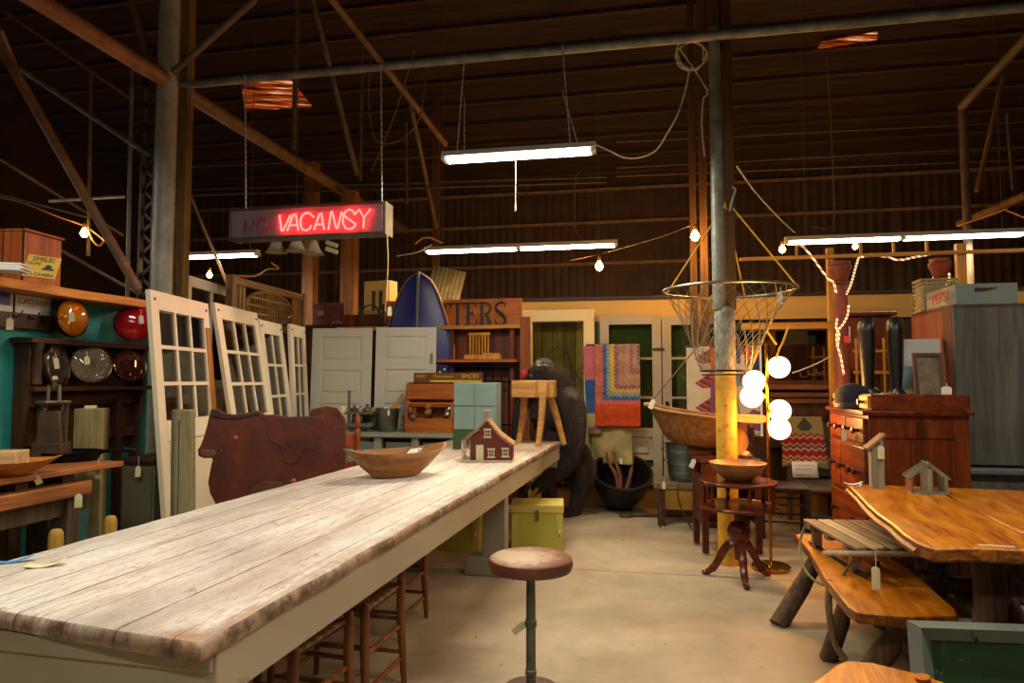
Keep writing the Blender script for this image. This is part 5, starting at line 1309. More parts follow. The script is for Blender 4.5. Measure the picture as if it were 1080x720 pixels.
p = SGp + U*(LP(466, -.2)-LP(462, -.16)) - V*.16
sb_ = thing('starred_box', 'small navy box with white dots on the shelf under the blue boat', 'box', (p.x, p.y, Z(381, SGp.y)-.17), RU)
part('body', MB().box((0, 0, .06), (.24, .1, .12)), plain('navy_box', '151a3c', '20264e', 5, .6), sb_, bevel=.003)
for i in range(4): part('dot', MB().lathe([(0, 0), (.014, 0), (0, .002)], 10, Matrix.Translation((-.08+.055*i, -.051, .04+.035*(i % 2))) @ Matrix.Rotation(PI/2, 4, 'X')), M_wpaper, sb_)
part('support', MB().box((0, 0, -.01), (.3, .12, .02)), M_obrn, sb_)
price_tag('at the end of the pull cord of the red sign', 411, 321, 5.7, .075, .034, .02)
# ================================================================ GORILLA
GY = 7.3
gor = Vector((X(585, GY), GY, 0))
def g(px, py, dy=0): 
    Y = GY + dy; q = at(px, py, Y); return q - gor
gm = MB()
def limb(pts, rs, seg=14): gm.tube(smooth(pts, 5), [r for r in interp(rs, 5)], seg)
def interp(rs, k):
    out = []
    for a, b in zip(rs, rs[1:]):
        for j in range(k): out.append(a+(b-a)*j/k)
    return out + [rs[-1]]
# trunk, turned towards the aisle
gm.ball(g(584, 437, .08), (.25, .25, .25), 20)
gm.ball(g(586, 420, .1), (.25, .25, .16), 20)
gm.ball(g(570, 436, -.02), (.13, .13, .13), 16)
gm.ball(g(588, 438, -.1), (.14, .13, .14), 16)
gm.ball(g(590, 462, .1), (.24, .25, .24), 20)
gm.ball(g(602, 482, .1), (.23, .25, .2), 20)
gm.ball(g(606, 497, .12), (.17, .24, .16), 18)
gm.ball(g(602, 423, -.17), (.145, .15, .16), 18)
# neck and head; the head's own frame: x to its left, -y forward
limb([g(590, 416, .08), g(582, 405, .05), g(575, 397, .02)], [.22, .2, .15])
HC = g(571.5, 396, -.04); HM = Matrix.Translation(HC) @ Matrix.Rotation(math.radians(-40), 4, 'Z')
def hb_(c, r, seg=16): gm.ball(c, r, seg, HM)
hb_((0, 0, .01), (.14, .15, .15), 20)
hb_((0, .03, .11), (.1, .12, .075), 18)
hb_((0, .1, -.02), (.15, .12, .16), 18)
hb_((0, -.112, .048), (.105, .038, .032))
hb_((0, -.125, -.055), (.088, .1, .07))
hb_((0, -.1, -.11), (.075, .08, .045))
hb_((0, -.2, -.022), (.055, .034, .028), 12)
for s_ in (-1, 1):
    hb_((s_*.062, -.1, -.005), (.045, .04, .05), 12)
    hb_((s_*.148, .02, .0), (.014, .026, .036), 10)
# near arm: shoulder, upper arm, forearm, hand
limb([g(597, 418, -.15), g(604, 428, -.24), g(607, 450, -.3), g(606, 472, -.32), g(601, 487, -.33), g(590, 497, -.34), g(574, 508, -.36), g(560, 518, -.36), g(554, 523, -.36)], [.12, .135, .115, .095, .085, .085, .078, .06, .052])
# far arm, hanging straight behind the block stool
limb([g(572, 418, .2), g(557, 423, .22), g(549, 448, .24), g(547, 476, .22), g(549, 500, .1), g(552, 512, .02)], [.12, .125, .1, .08, .072, .055])
def hand(w, d, dn, s=1):
    """knuckles at w, fingers curling along d then dn"""
    d = Vector(d).normalized(); dn = Vector(dn).normalized(); sd = d.cross(dn).normalized()
    gm.ball(w + d*.035, (.055*s, .055*s, .05*s), 12)
    for i in range(4):
        o = w + d*.05 + sd*(i-1.5)*.03*s; L = (.062, .075, .07, .055)[i]*s
        limb([o, o+d*L*.7, o+d*L+dn*L*.55, o+d*L*.6+dn*L*1.15], [.019*s, .0175*s, .016*s, .012*s], 8)
    o = w + d*.01 - sd*.05*s
    limb([o, o+d*.03*s+dn*.03*s, o+d*.06*s+dn*.055*s], [.02*s, .018*s, .013*s], 8)
hand(g(554, 523, -.36), (-.9, -.05, -.35), (.15, 0, -1))
hand(g(552, 512, .02), (-.3, -.3, -.8), (.2, -.3, -1))
# near leg: bent, thigh forward, foot flat
limb([g(607, 490, 0), g(614, 492, -.1), g(617, 500, -.16), g(613, 515, -.16), g(609, 528, -.14), g(607, 537, -.12)], [.17, .155, .125, .1, .082, .075])
limb([g(609, 537, -.1), g(604, 540, -.14), g(598, 541.5, -.18), g(594, 542.5, -.2)], [.068, .062, .055, .04])
# far leg
limb([g(594, 492, .12), g(584, 500, .1), g(580, 510, .1), g(579, 520, .08), g(579, 528, .06)], [.16, .125, .105, .085, .075])
limb([g(580, 530, .05), g(572, 531.5, 0), g(564, 532.5, -.04)], [.068, .06, .045])
for k in range(4):                                             # toes of the near foot
    o = g(596+k*2.2, 542.6, -.2-.012*k); limb([o, o+Vector((-.035, -.03, -.008))], [.022, .018], 8)
    o = g(566+k*1.5, 533, -.04-.015*k); limb([o, o+Vector((-.035, -.02, -.008))], [.02, .016], 8)
me = D.meshes.new('gm'); bmesh.ops.recalc_face_normals(gm.bm, faces=gm.bm.faces[:]); gm.bm.to_mesh(me); gm.bm.free()
tmp = D.objects.new('gm', me); COL.objects.link(tmp)
m = tmp.modifiers.new('r', 'REMESH'); m.mode = 'VOXEL'; m.voxel_size = .0095
m = tmp.modifiers.new('s', 'SMOOTH'); m.factor = .5; m.iterations = 5
dg = bpy.context.evaluated_depsgraph_get(); me2 = D.meshes.new_from_object(tmp.evaluated_get(dg)); D.objects.remove(tmp)
gb_ = MB(); gb_.bm.from_mesh(me2)
zmin = min(v.co.z for v in gb_.bm.verts)
for v in gb_.bm.verts:
    if v.co.z < .0: v.co.z *= .1
t = NT('gorilla_hide'); v = t.coord(); o = t.sep(v)
n = t.noise(t.coord((1, 1, .28)), 16, 6, .7, .3); n2 = t.noise(v, 2.2, 3)
col = t.ramp(n, [(.3, '0d0605'), (.52, '1f100c'), (.72, '3a2018')])
col = t.mix(t.ramp(n2, [(.4, 0.0), (.7, .35)]), col, '40211a')
vd = t.new('ShaderNodeVectorMath', operation='DISTANCE'); t.link(v, vd.inputs[0]); vd.inputs[1].default_value = tuple(HM @ Vector((0, -.17, -.02)))
col = t.mix(t.ramp(vd.outputs['Value'], [(.13, 1.0), (.2, 0.0)]), col, '100d0c')
t.bump(n, 1.0, .09); M_gor = t.fin(col, .4)
go = thing('gorilla_statue', 'life size dark brown gorilla statue standing at the far end of the long table', 'gorilla statue', gor)
part('body', gb_, M_gor, go, ang=180)
for s_ in (-1, 1):
    part('eye', MB().ball(HM @ Vector((s_*.048, -.143, .012)), .013, 10), plain('eye_amber', '3a2010', '54301a', 9, .15), go)
    part('nostril', MB().ball(HM @ Vector((s_*.022, -.217, -.038)), (.01, .008, .007), 8), M_ink, go)
part('crown_hair', MB().ball((0, .03, .118), (.092, .11, .072), 16, HM), plain('crown_brown', '24130b', '4a2c17', 14, .85, 0, .5), go)
part('mouth', MB().tube(smooth([HM @ Vector(q_) for q_ in ((-.07, -.165, -.088), (-.03, -.203, -.085), (.03, -.203, -.085), (.07, -.165, -.088))], 4), .005, 6), M_ink, go)
q = g(556, 531, -.42) + gor
price_tag('with white strings held in the hand of the gorilla', 559, 511, GY-.46, .075, .034, .045)
p = gz(553, 536); pA = g(560, 517, -.44)+gor
solo('yellow_handle', 'yellow wooden handle leaning at the gorilla\'s hand', 'handle', MB().bar((0, 0, 0), (.13, 0, .17), .045, .03), M_ywood, g(553, 533, -.46)+gor, 0, bevel=.006)
# ================================================================ MIDDLE AND RIGHT
M_mah = wood('mahogany', '38170a', '642a0e', '844014', 'x', 4, .32, .08); M_mahz = wood('mahogany_up', '38170a', '642a0e', '844014', 'z', 4, .32, .08)
M_oakd = wood('dark_oak', '2c170c', '4f2a14', '683a1d', 'z', 4, .5, .15)
# ---- hoop net round the pillar
nc = P0.copy(); zr = Z(306, 5.3); zb_ = Z(391, 5.3)
nt = thing('hoop_net', 'wire fishing hoop net hung on yellow ropes around the yellow footed pillar', 'net', nc)
R1, R2 = .50, .185
M_wire = plain('net_wire', '6b6148', '8f8465', 9, .5, .5); M_rope = plain('yellow_rope', 'b98a16', 'd6a82a', 9, .6)
cx0 = X(770, 5.3)-nc.x
part('hoop', MB().tube([(cx0+R1*math.cos(a*PI/32), R1*math.sin(a*PI/32), zr) for a in range(64)], .011, 8, True), metal('hoop_metal', '77786a', 'a3a494', .4), nt)
part('lower_hoop', MB().tube([(R2*math.cos(a*PI/20)+.0, R2*math.sin(a*PI/20), zb_) for a in range(40)], .007, 8, True), M_cast, nt)
part('lower_hoop', MB().tube([(R2*math.cos(a*PI/20)+.01, R2*math.sin(a*PI/20), zb_-.03) for a in range(40)], .005, 8, True), M_cast, nt)
prof = [(R1, zr), (.43, zr-.09), (.35, zr-.22), (.29, zr-.36), (.235, zr-.5), (R2, zb_)]
def netpt(a, f):
    k = f*(len(prof)-1); i = min(int(k), len(prof)-2); t_ = k-i
    r = prof[i][0]*(1-t_)+prof[i+1][0]*t_; z = prof[i][1]*(1-t_)+prof[i+1][1]*t_
    c = cx0*(1-f)
    z -= .03*math.sin(a*5)*(1-f)*f*4*.5
    return (c + r*math.cos(a), r*math.sin(a), z)
NS = 26
mbn = MB()
for k in range(NS):
    for s in (-1, 1):
        mbn.tube([netpt(2*PI*k/NS + s*f/14*2*PI/NS*5.0, f/14) for f in range(15)], .0024, 4)
o = part('mesh', mbn, M_wire, nt); o['kind'] = 'stuff'
for a, pt in ((1.0, (.0, -.05, Z(215, 5.3))), (2.6, (.0, -.05, Z(218, 5.3))), (-.6, (.06, -.07, Z(222, 5.3)))):
    part('rope', MB().tube([(cx0+R1*math.cos(a), R1*math.sin(a), zr), pt], .0065, 6), M_rope, nt)
part('hook', MB().tube(smooth([(.03, -.08, Z(225, 5.3)), (.05, -.1, Z(212, 5.3)), (.075, -.09, Z(203, 5.3)), (.05, -.08, Z(200, 5.3))], 4), .008, 6), M_galv, nt)
price_tag('clipped to the rim of the hoop net', 823, 303, 5.05, .095, .034, .03, M_cardw)
# ---- boat shaped hanging basket
pL = at(684, 432, 6.1); pR = at(776, 447, 5.75); ax = pR-pL
p = (pL+pR)/2; p.z -= .24
bb = thing('hanging_basket', 'long brown bark canoe shaped basket hanging on ropes left of the pillar', 'basket', p, (0, math.atan2(-ax.z, ax.length)*-1*-1, math.atan2(ax.y, ax.x)))
bb.rotation_euler = (0, math.radians(7), math.atan2(ax.y, ax.x))
M_bark = plain('bark_basket', '4a2c10', '8a5a26', 22, .7, 0, .6)
part('hull', dough_bowl(None, .84, .36, .27, M_bark, .5, .03), M_bark, bb)
rim = [(math.copysign(abs(math.cos(a))**.85, math.cos(a))*.42, math.copysign(abs(math.sin(a))**.9, math.sin(a))*.18*(1-.15*abs(math.cos(a))**3), .27+.03*abs(math.cos(a))**4) for a in [i*PI/20 for i in range(40)]]
part('rim', MB().tube(rim, .013, 6, True), wood('basket_rim', '6a4420', '96683a', 'ae8450', 'x', 5, .6), bb)
for x, tx in ((-.41, -.02), (.38, .02)):
    part('rope', MB().tube([(x, 0, .29), (.12+tx, .0, 1.05)], .006, 6), M_bcord, bb)
part('end_peg', MB().tube([(-.45, 0, .285), (-.4, 0, .295)], .018, 8), M_pale, bb)
price_tag('on the left tip of the canoe shaped basket', 690, 420, 5.95, .085, .04, .01, M_cardw, tilt=.4)
# pale paddle behind the pillar
p = at(785, 442, 5.65)
solo('wooden_paddle', 'pale yellow paddle blade sticking out right of the pillar', 'paddle', MB().prism([(-.1, -.02), (.13, -.035), (.17, -.02), (.18, .01), (.16, .035), (.1, .04), (-.1, .04)], -.012, .012), wood('paddle_wood', 'b07a34', 'd9a656', 'e8bd74', 'x', 4, .5), p, RU, bevel=.004)
# ---- bench with wash tubs behind
Yb = 6.7; p = Vector((X(722, Yb), Yb, 0)); zt_ = Z(508, Yb)
tbn = thing('low_bench', 'low grey plank bench carrying the galvanised wash tubs', 'bench', p, RU)
part('top', MB().box((0, .1, zt_-.03), (.62, .4, .06)), wood('grey_plank', '4d3f2b', '77654a', '8f7c5d', 'x', 3, .7), tbn, bevel=.004)
for x in (-.24, .24):
    for y in (-.05, .25): part('leg', MB().box((x, y, (zt_-.06)/2), (.07, .06, zt_-.06)), M_dkw, tbn)
part('stretcher', MB().box((0, .1, .1), (.5, .05, .05)), M_dkw, tbn)
price_tag('hanging from the low plank bench', 700, 502, Yb-.25, .07, .03, .05)
for k, (h0, r0, lab) in enumerate(((0, .185, 'bottom'), (.11, .195, 'top'))):
    q = Vector((p.x+.02, p.y+.1, zt_ + h0 + (.004 if k else 0)))
    tu = thing('wash_tub', 'galvanised wash tub on the low bench, the %s one of two nested' % lab, 'tub', q)
    hh = .24
    part('tub', MB().lathe([(0, 0), (r0*.82, 0), (r0*.86, .01), (r0*.9, hh*.3), (r0*.93, hh*.32), (r0*.92, hh*.36), (r0*.96, hh*.68), (r0*.99, hh*.7), (r0*.975, hh*.75), (r0, hh), (r0*1.03, hh+.008), (r0*.98, hh+.004), (r0*.84, .016), (0, .014)], 32), metal('tub_zinc', '5e6870', '8b979c', .45, 9), tu)
    for s in (-1, 1): part('handle', MB().tube(smooth([(s*r0*.99, -.05, hh*.85), (s*(r0+.035), -.03, hh*.8), (s*(r0+.035), .03, hh*.8), (s*r0*.99, .05, hh*.85)], 4), .006, 6), M_zinc, tu)
q = Vector((p.x+.12, p.y-.0, zt_+.365))
wbk = thing('wire_basket', 'dark wire basket lying in the top wash tub under the canoe shaped basket', 'basket', q, .1)
M_dwire = plain('dark_wire', '3a2c20', '5c4936', 9, .5, .5)
mbw = MB()
for z in (0, .04, .08, .12): mbw.tube([(-.17, -.1, z), (.17, -.1, z), (.17, .1, z), (-.17, .1, z)], .004, 5, True)
for i in range(12): mbw.tube([(-.165+.03*i, -.1, 0), (-.165+.03*i, -.1, .12)], .0028, 4).tube([(-.165+.03*i, .1, 0), (-.165+.03*i, .1, .12)], .0028, 4).tube([(-.165+.03*i, -.1, 0), (-.165+.03*i, .1, 0)], .0028, 4)
o = part('wire_mesh', mbw, M_dwire, wbk); o['kind'] = 'stuff'
part('rim', MB().tube([(-.17, -.1, .125), (.17, -.1, .125), (.17, .1, .125), (-.17, .1, .125)], .007, 6, True), M_dwire, wbk)
# colored cloth scraps by the pillar
p = at(744, 452, 5.75)
# iron bar on the floor and chain
p = gz(655, 545); q = gz(735, 545)
ib = thing('iron_bar', 'long rusty iron bar with a ring end lying on the floor before the low bench', 'bar', (p.x, p.y, .02), math.atan2((q-p).y, (q-p).x))
part('bar', MB().tube([(.12, 0, 0), (.85, 0, 0)], .017, 8), plain('rusty_iron', '3d2a1c', '634631', 9, .6, .4), ib)
part('ring', MB().tube([(.055+.065*math.cos(a*PI/10), .05*math.sin(a*PI/10), 0) for a in range(20)], .013, 8, True), MC['rusty_iron'], ib)
for k, px in enumerate((692, 713)):
    a_ = Vector((X(px, Yb-.12), Yb-.12, zt_)); 
    solo('hanging_chain', 'rusty chain draped from the low plank bench to the floor, %s one' % ('left', 'right')[k], 'chain', MB().tube(smooth([(0, -.02, .006), (-.01, -.05, -.12), (.01+.02*k, -.06, -.25), (.0+.1*k, -.09, -zt_+.02)], 7), [.011 if i % 2 else .006 for i in range(22)], 6), MC['rusty_iron'], a_)
# ---- brown writing desk behind the pillar
M_dsk = wood('desk_wood', '2a1109', '4c200f', '663218', 'x', 4, .4, .08); M_dskz = wood('desk_wood_up', '2a1109', '4c200f', '663218', 'z', 4, .4, .08)
Yd = 5.52; p = Vector((X(770, Yd), Yd, 0)); zd = Z(485, Yd)
dk = thing('brown_desk', 'brown wooden desk standing behind the yellow footed pillar', 'desk', p, math.radians(-4))
part('top', MB().box((0, .22, zd-.015), (.5, .42, .03)), M_dsk, dk, bevel=.005)
part('gallery', MB().box((0, .4, zd+.05), (.54, .02, .1)), M_dsk, dk, bevel=.004)
for s in (-1, 1):
    part('side', MB().box((s*.215, .22, zd*.56), (.025, .38, zd*.5)), M_dskz, dk)
    for y in (.04, .4): part('leg', MB().box((s*.21, y, zd*.5), (.05, .05, zd-.03), None), M_dskz, dk, bevel=.004)
part('drawer', MB().box((0, .03, zd-.1), (.4, .02, .12)), M_dsk, dk, bevel=.003)
part('shelf', MB().box((0, .22, .33), (.46, .36, .025)), M_dsk, dk)
part('back', MB().box((0, .4, zd*.6), (.46, .012, zd*.7)), M_dkw, dk)
price_tag('hanging at the left corner of the brown desk', 733, 483, 5.35, .07, .036, .01, M_cardw, tilt=.4)
p = at(787, 481, 5.7)
dsh = thing('small_dish', 'small pale dish with crumbs on the brown desk right of the pillar', 'dish', (p.x, p.y, zd))
part('plate', MB().lathe([(0, 0), (.035, 0), (.055, .02), (.053, .024), (.03, .006), (0, .006)], 20), M_pale, dsh)
part('pebbles', MB().ball((0, 0, .03), (.03, .025, .025), 10).ball((.02, .01, .035), .015, 8), M_crm, dsh)
p = at(778, 464, 5.72)
solo('round_tray', 'round yellow wooden tray standing on the brown desk behind the pillar', 'tray', MB().lathe([(0, -.01), (.12, -.01), (.13, 0), (.13, .02), (.12, .012), (0, .008)], 28, Matrix.Rotation(PI/2-.15, 4, 'X')), M_ywood, (p.x-.02, p.y+.08, zd+.126))
# ---- two tier pie crust table with tripod
c = gz(776, 606); c = Vector((X(775, 4.92), 4.90, 0))
tt_ = thing('tier_table', 'two tier mahogany table on a carved tripod in front of the yellow footed pillar', 'table', c)
z1 = Z(537, 4.9)+.02; z0 = Z(511, 4.9)+.02
M_mahg = wood('mahogany_gloss', '2c1008', '58200f', '763019', 'x', 4, .22, .05)
def tier(r, z):
    return MB().lathe([(0, z-.01), (r*.9, z-.012), (r*.985, z-.004), (r, z+.006), (r*.985, z+.016), (r*.95, z+.01), (0, z+.008)], 40)
part('lower_tier', tier(.275, z1), M_mahg, tt_)
up = MB(); n = 20
outl = [(.27*math.cos(a), .27*math.sin(a)) for a in [math.radians(-18+216*i/n) for i in range(n+1)]]
outl = [(x, y) for x, y in outl] + [(-.12, -.05), (.12, -.05)]
part('upper_tier', MB().slab([(.268*math.cos(i*PI/20), .268*math.sin(i*PI/20)) for i in range(40)], z0-.012, z0+.012), M_mahg, tt_, bevel=.006)
for a in (25, 90, 155, 205, 270, 335):
    x, y = .235*math.cos(math.radians(a)), .235*math.sin(math.radians(a))
    part('spindle', MB().lathe([(.012, z1+.005), (.016, z1+.03), (.009, z1+.05), (.017, (z0+z1)/2), (.009, z0-.045), (.015, z0-.025), (.012, z0-.008)], 12, Matrix.Translation((x, y, 0))), M_mahg, tt_)
part('column', MB().lathe([(.03, .14), (.036, .2), (.03, .23), (.045, .255), (.078, .3), (.082, .34), (.06, .39), (.03, .41), (.034, .44), (.028, z1-.03), (.06, z1-.012)], 24), M_mahg, tt_)
for a in (262, 150, 20):
    ca_, sa_ = math.cos(math.radians(a)), math.sin(math.radians(a))
    q = [(.02, .25), (.07, .235), (.12, .17), (.17, .075), (.225, .025), (.262, .018)]
    part('leg', MB().tube(smooth([(r*ca_, r*sa_, z) for r, z in q], 5), [.034]*6+[.03]*6+[.026]*6+[.022]*6+[.02, .018]), M_mahg, tt_)
bz_ = thing('turned_bowl', 'shallow turned tan wooden bowl on top of the two tier mahogany table', 'bowl', (c.x, c.y, z0+.012))
br = 59/2/F*4.85
part('bowl', MB().lathe([(0, 0), (br*.42, 0), (br*.5, .01), (br*.8, .055), (br*.96, .11), (br, .125), (br*.975, .128), (br*.9, .1), (br*.55, .03), (0, .02)], 40), wood('turned_bowl_wood', '6a4320', '9a6b37', 'b88a50', 'x', 4, .4, .1), bz_)
# ---- brass globe lamp
gl = gz(811, 600); gl.z = 0; LY = gl.y
gp = Vector((X(808.5, LY), LY, 0))
M_brass = metal('lamp_brass', 'a06a16', 'cf9a34', .22)
lamp = thing('globe_lamp', 'tall brass floor lamp with five glowing white globes right of the pillar', 'floor lamp', gp)
part('base', MB().lathe([(0, 0), (.135, 0), (.14, .008), (.14, .026), (.132, .034), (.03, .036), (.02, .06), (0, .06)], 36), M_brass, lamp)
part('pole', MB().tube([(0, 0, .03), (0, 0, Z(362, LY))], .0115, 12), M_brass, lamp)
M_globe = emit('globe_glow', 'ffe2b8', GLOBE)
for z_, w_ in ((1.5, 16), (1.3, 24), (1.1, 16)): lamp_light('globe_light', 'POINT', (.0, -.06, z_), 'ffb860', w_, lamp, shadow_soft_size=.08)
for px, py, dy in ((821.5, 387, .0), (795, 402, .02), (792.5, 418, -.03), (822.5, 433, .02), (822, 452, -.02)):
    q = at(px, py, LY+dy)-gp
    s = 1 if q.x > 0 else -1
    a_ = part('arm', MB().tube([(0, 0, q.z), (q.x*.45, q.y*.45, q.z)], .008, 8), M_brass, lamp)
    part('cup', MB().tube([(s*.012, 0, q.z), (s*.035, 0, q.z)], [.018, .026], 12), M_brass, a_)
    part('globe', MB().ball(q, 11.6/F*LY, 28), M_globe, lamp)
cable('lamp_cord', 'pale twin cord hanging from the yellow rail to the top globe of the brass lamp', [(832, 343, 5.2), (826, 360, 5.16), (822, 368, 5.14), (819, 378, 5.1)], .008, M_ycord)
cable('lamp_cord', 'short yellow cord end by the top of the brass lamp', [(809, 349, 5.2), (814, 356, 5.18), (819, 363, 5.15)], .008, M_ycord)
cable('thin_rope', 'thin pale rope slanting from the amber post behind the top globe', [(877, 375, 5.85), (862, 383, 5.8), (845, 390, 5.75), (836, 393, 5.7)], .006, M_cord)
cable('floor_cord', 'dark lamp cord lying on the floor by the brass lamp base', [(800, 590, LY), (806, 592, LY), (812, 596, LY-.15)], .005, M_bcord)
# ---- yellow frame of posts and rail
FY = 5.95
fo = Vector((X(878, FY), FY, 0))
def on_frame(px): 
    k = (px-540)/F; return (fo.y*k-fo.x)/(U.x-U.y*k)
M_fr = wood('amber_frame', '7a4a10', 'b57d20', 'cf9a34', 'z', 3, .5, .15); M_frx = wood('amber_frame_rail', '7a4a10', 'b57d20', 'cf9a34', 'x', 3, .5, .15)
zrail = Z(271, FY)
fm = thing('post_frame', 'amber coloured timber frame of two posts and a long rail on the right', 'frame', fo, RU)
xb = on_frame(1017)
part('post', MB().box((0, 0, 1.28), (.055, .055, 2.56)), M_fr, fm, bevel=.003)
part('post', MB().box((xb, 0, 1.28), (.075, .055, 2.56)), M_fr, fm, bevel=.003)
xl = on_frame(782); xr = on_frame(1100)
part('rail', MB().box(((xl+xr)/2, -.03, zrail-.0), (xr-xl, .03, .03)), M_frx, fm)
part('lower_rail', MB().box((xl/2, -.03, Z(344, FY+.1)), (-xl, .03, .055)), M_frx, fm)
for px in (842, 910, 945, 980): part('baluster', MB().box((on_frame(px), -.03, zrail+.06), (.02, .02, .11)), M_fr, fm)
t = NT('rope_light'); v = t.coord(); o = t.sep(v)
w_ = t.math('FRACT', t.math('MULTIPLY', t.math('ADD', o[2], t.math('MULTIPLY', o[0], .6)), 26)); k_ = t.math('GREATER_THAN', w_, .5)
t.fin('cfa878', .5); t.link(t.mix(k_, '8a3a20', 'ffe0a8'), t.b.inputs['Emission Color']); t.b.inputs['Emission Strength'].default_value = 1.3
M_ropel = t.m
def clay(label, px, py_top, Yc, foot=0.0, r=.062):
    p = Vector((X(px, Yc), Yc, 0)); zt_ = Z(py_top, Yc)
    th = thing('porch_column', label, 'column', p)
    part('shaft', MB().lathe([(r*1.15, foot), (r*1.1, foot+.1), (r, foot+.15), (r*.93, zt_-.2)], 24), plain('terracotta', '6a2a12', '8a3c1c', 6, .5), th)
    part('capital', MB().lathe([(r*.95, zt_-.2), (r*1.2, zt_-.19), (r*1.2, zt_-.175), (r*.95, zt_-.165), (r*1.1, zt_-.12), (r*1.5, zt_-.06), (r*1.5, zt_-.04), (r*1.3, zt_-.03), (r*1.35, zt_), (0, zt_)], 24), MC['terracotta'], th)
    return th, p
th, p = clay('terracotta painted porch column wound with rope light behind the riding boots', 888, 276, 5.75)
part('red_label', MB().box((.015, -.066, Z(358, 5.7)), (.05, .006, .06)), plain('label_red', 'c2382c', 'd85040', 9, .5), th)
cl2, p2_ = clay('terracotta column top showing above the wire crate on the tall cupboard', 995, 273, 6.05)
pts = [(838, 257, 5.75), (850, 263, 5.75), (872, 292, 5.7), (879, 298, 5.66), (882, 309, 5.66)]
def ropel(label, pts, r=.009):
    ps = [at(*q) for q in pts]; c0_ = ps[0]
    return solo('rope_light', label, 'rope light', MB().tube(smooth([q-c0_ for q in ps], 6), r, 8), M_ropel, c0_)
ropel('glowing rope light slanting down from the right hand fluorescent light to the terracotta column', pts)
ropel('glowing rope light strung along the amber rail and down behind the terracotta column', [(982, 268, 5.88), (965, 271, 5.88), (948, 274, 5.88), (930, 270, 5.88), (908, 271, 5.86), (904, 277, 5.8), (898, 298, 5.72), (893, 310, 5.66)])
ropel('glowing rope light twisting down the front of the terracotta column', [(895, 322, 5.66), (894, 332, 5.66), (889, 342, 5.66), (883, 350, 5.65), (883, 362, 5.65), (887, 378, 5.65), (890, 395, 5.65)])
ropel('short glowing rope light piece at the left side of the terracotta column', [(883, 336, 5.66), (882, 345, 5.66), (885, 352, 5.655), (883, 366, 5.66)])
ropel('glowing rope light piece on the column top above the wire crate', [(1001, 288, 5.95), (1001, 296, 5.95), (996, 303, 5.95), (992, 308, 5.95)])
# ---- mirror, mantel and wall cupboard against the partition
off = -.12
p = PW + V*off + U*(LP(775, off)+LP(873, off))/2; w_ = LP(878, off)-LP(773, off)
t = NT('old_mirror'); t.fin('6a665c', .04, 1.0); M_mir = t.m
mr = thing('wall_mirror', 'wide brown framed mirror on the partition reflecting the dim hall', 'mirror', p, RU)
za, zb2 = Z(404, p.y), Z(346, p.y)
part('glass', MB().box((0, .02, (za+zb2)/2), (w_, .01, zb2-za)), M_mir, mr)
for z in (za, zb2): part('rail', MB().box((0, 0, z), (w_+.1, .05, .06)), M_oakd, mr, bevel=.006)
for s in (-1, 1): part('stile', MB().box((s*w_/2, 0, (za+zb2)/2), (.07, .05, zb2-za)), M_oakd, mr, bevel=.006)
part('lettering', MB().tube([(.18+.03*a+.025*math.cos(a*2.4), .012, za+.08+.008*a+.03*math.sin(a*2.4)) for a in [i*.2 for i in range(46)]], .0025, 5), plain('faded_script', '6d6455', '857a68', 9, .7), mr)
mt = thing('mantelpiece', 'brown wooden mantel with moulded shelf under the wall mirror', 'mantel', PW + V*(off-.08) + U*(LP(800, off)+LP(878, off))/2, RU)
wm = LP(882, off)-LP(790, off)
for k, (py, d_) in enumerate(((406, .22), (414, .16), (420, .12))): part('moulding', MB().box((0, -.02, Z(py, p.y)-.02), (wm, d_, .05)), wood('mantel_wood', '4a2610', '7a4620', '98602f', 'x', 4, .45, .12), mt, bevel=.006)
part('frieze', MB().box((0, .02, Z(446, p.y)), (wm-.04, .06, .5)), M_oakd, mt)
for s in (-1, 1): part('pilaster', MB().box((s*(wm/2-.08), 0, .6), (.14, .09, 1.2)), M_oakd, mt, bevel=.004)
off = -.16
cu = thing('wall_cupboard', 'red brown wall cupboard with a cornice behind the riding boots', 'cupboard', PW + V*off + U*(LP(890, off)+LP(932, off))/2, RU)
wc = LP(932, off)-LP(878, off); zc1, zc0 = Z(333, 7.2), Z(392, 7.2)
part('body', MB().box((0, .08, (zc1+zc0)/2), (wc, .2, zc1-zc0)), M_mah, cu)
part('cornice', MB().box((.0, .06, zc1+.01), (wc+.12, .3, .04)), M_mah, cu, bevel=.01)
for s in (-1, 1): part('door', MB().box((s*wc/4, -.03, (zc1+zc0)/2), (wc/2-.03, .02, zc1-zc0-.05)), M_mahz, cu, bevel=.005)
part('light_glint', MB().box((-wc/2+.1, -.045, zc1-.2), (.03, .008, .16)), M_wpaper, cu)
for s in (-1, 1): part('leg', MB().box((s*(wc/2-.04), .1, zc0/2), (.06, .06, zc0)), M_mahz, cu)
p = at(925, 370, 6.4); 
chb = thing('spindle_back', 'yellow spindle chair back showing between the riding boots', 'chair', (p.x, p.y, 0), RU)
for i in range(4): part('spindle', MB().tube([(-.18+.12*i, 0, .45), (-.18+.12*i, 0, p.z+.12)], .012, 8), M_ywood, chb)
part('rail', MB().box((0, 0, p.z+.0), (.42, .02, .025)), M_ywood, chb); part('rail', MB().box((0, 0, p.z-.2), (.42, .02, .03)), M_ywood, chb)
part('seat', MB().box((0, -.15, .44), (.42, .4, .03)), M_ywood, chb)
for x in (-.18, .18):
    for y in (0, -.3): part('leg', MB().tube([(x, y, 0), (x, y, .44)], .016, 8), M_ywood, chb)
p = at(933, 408, 5.2)
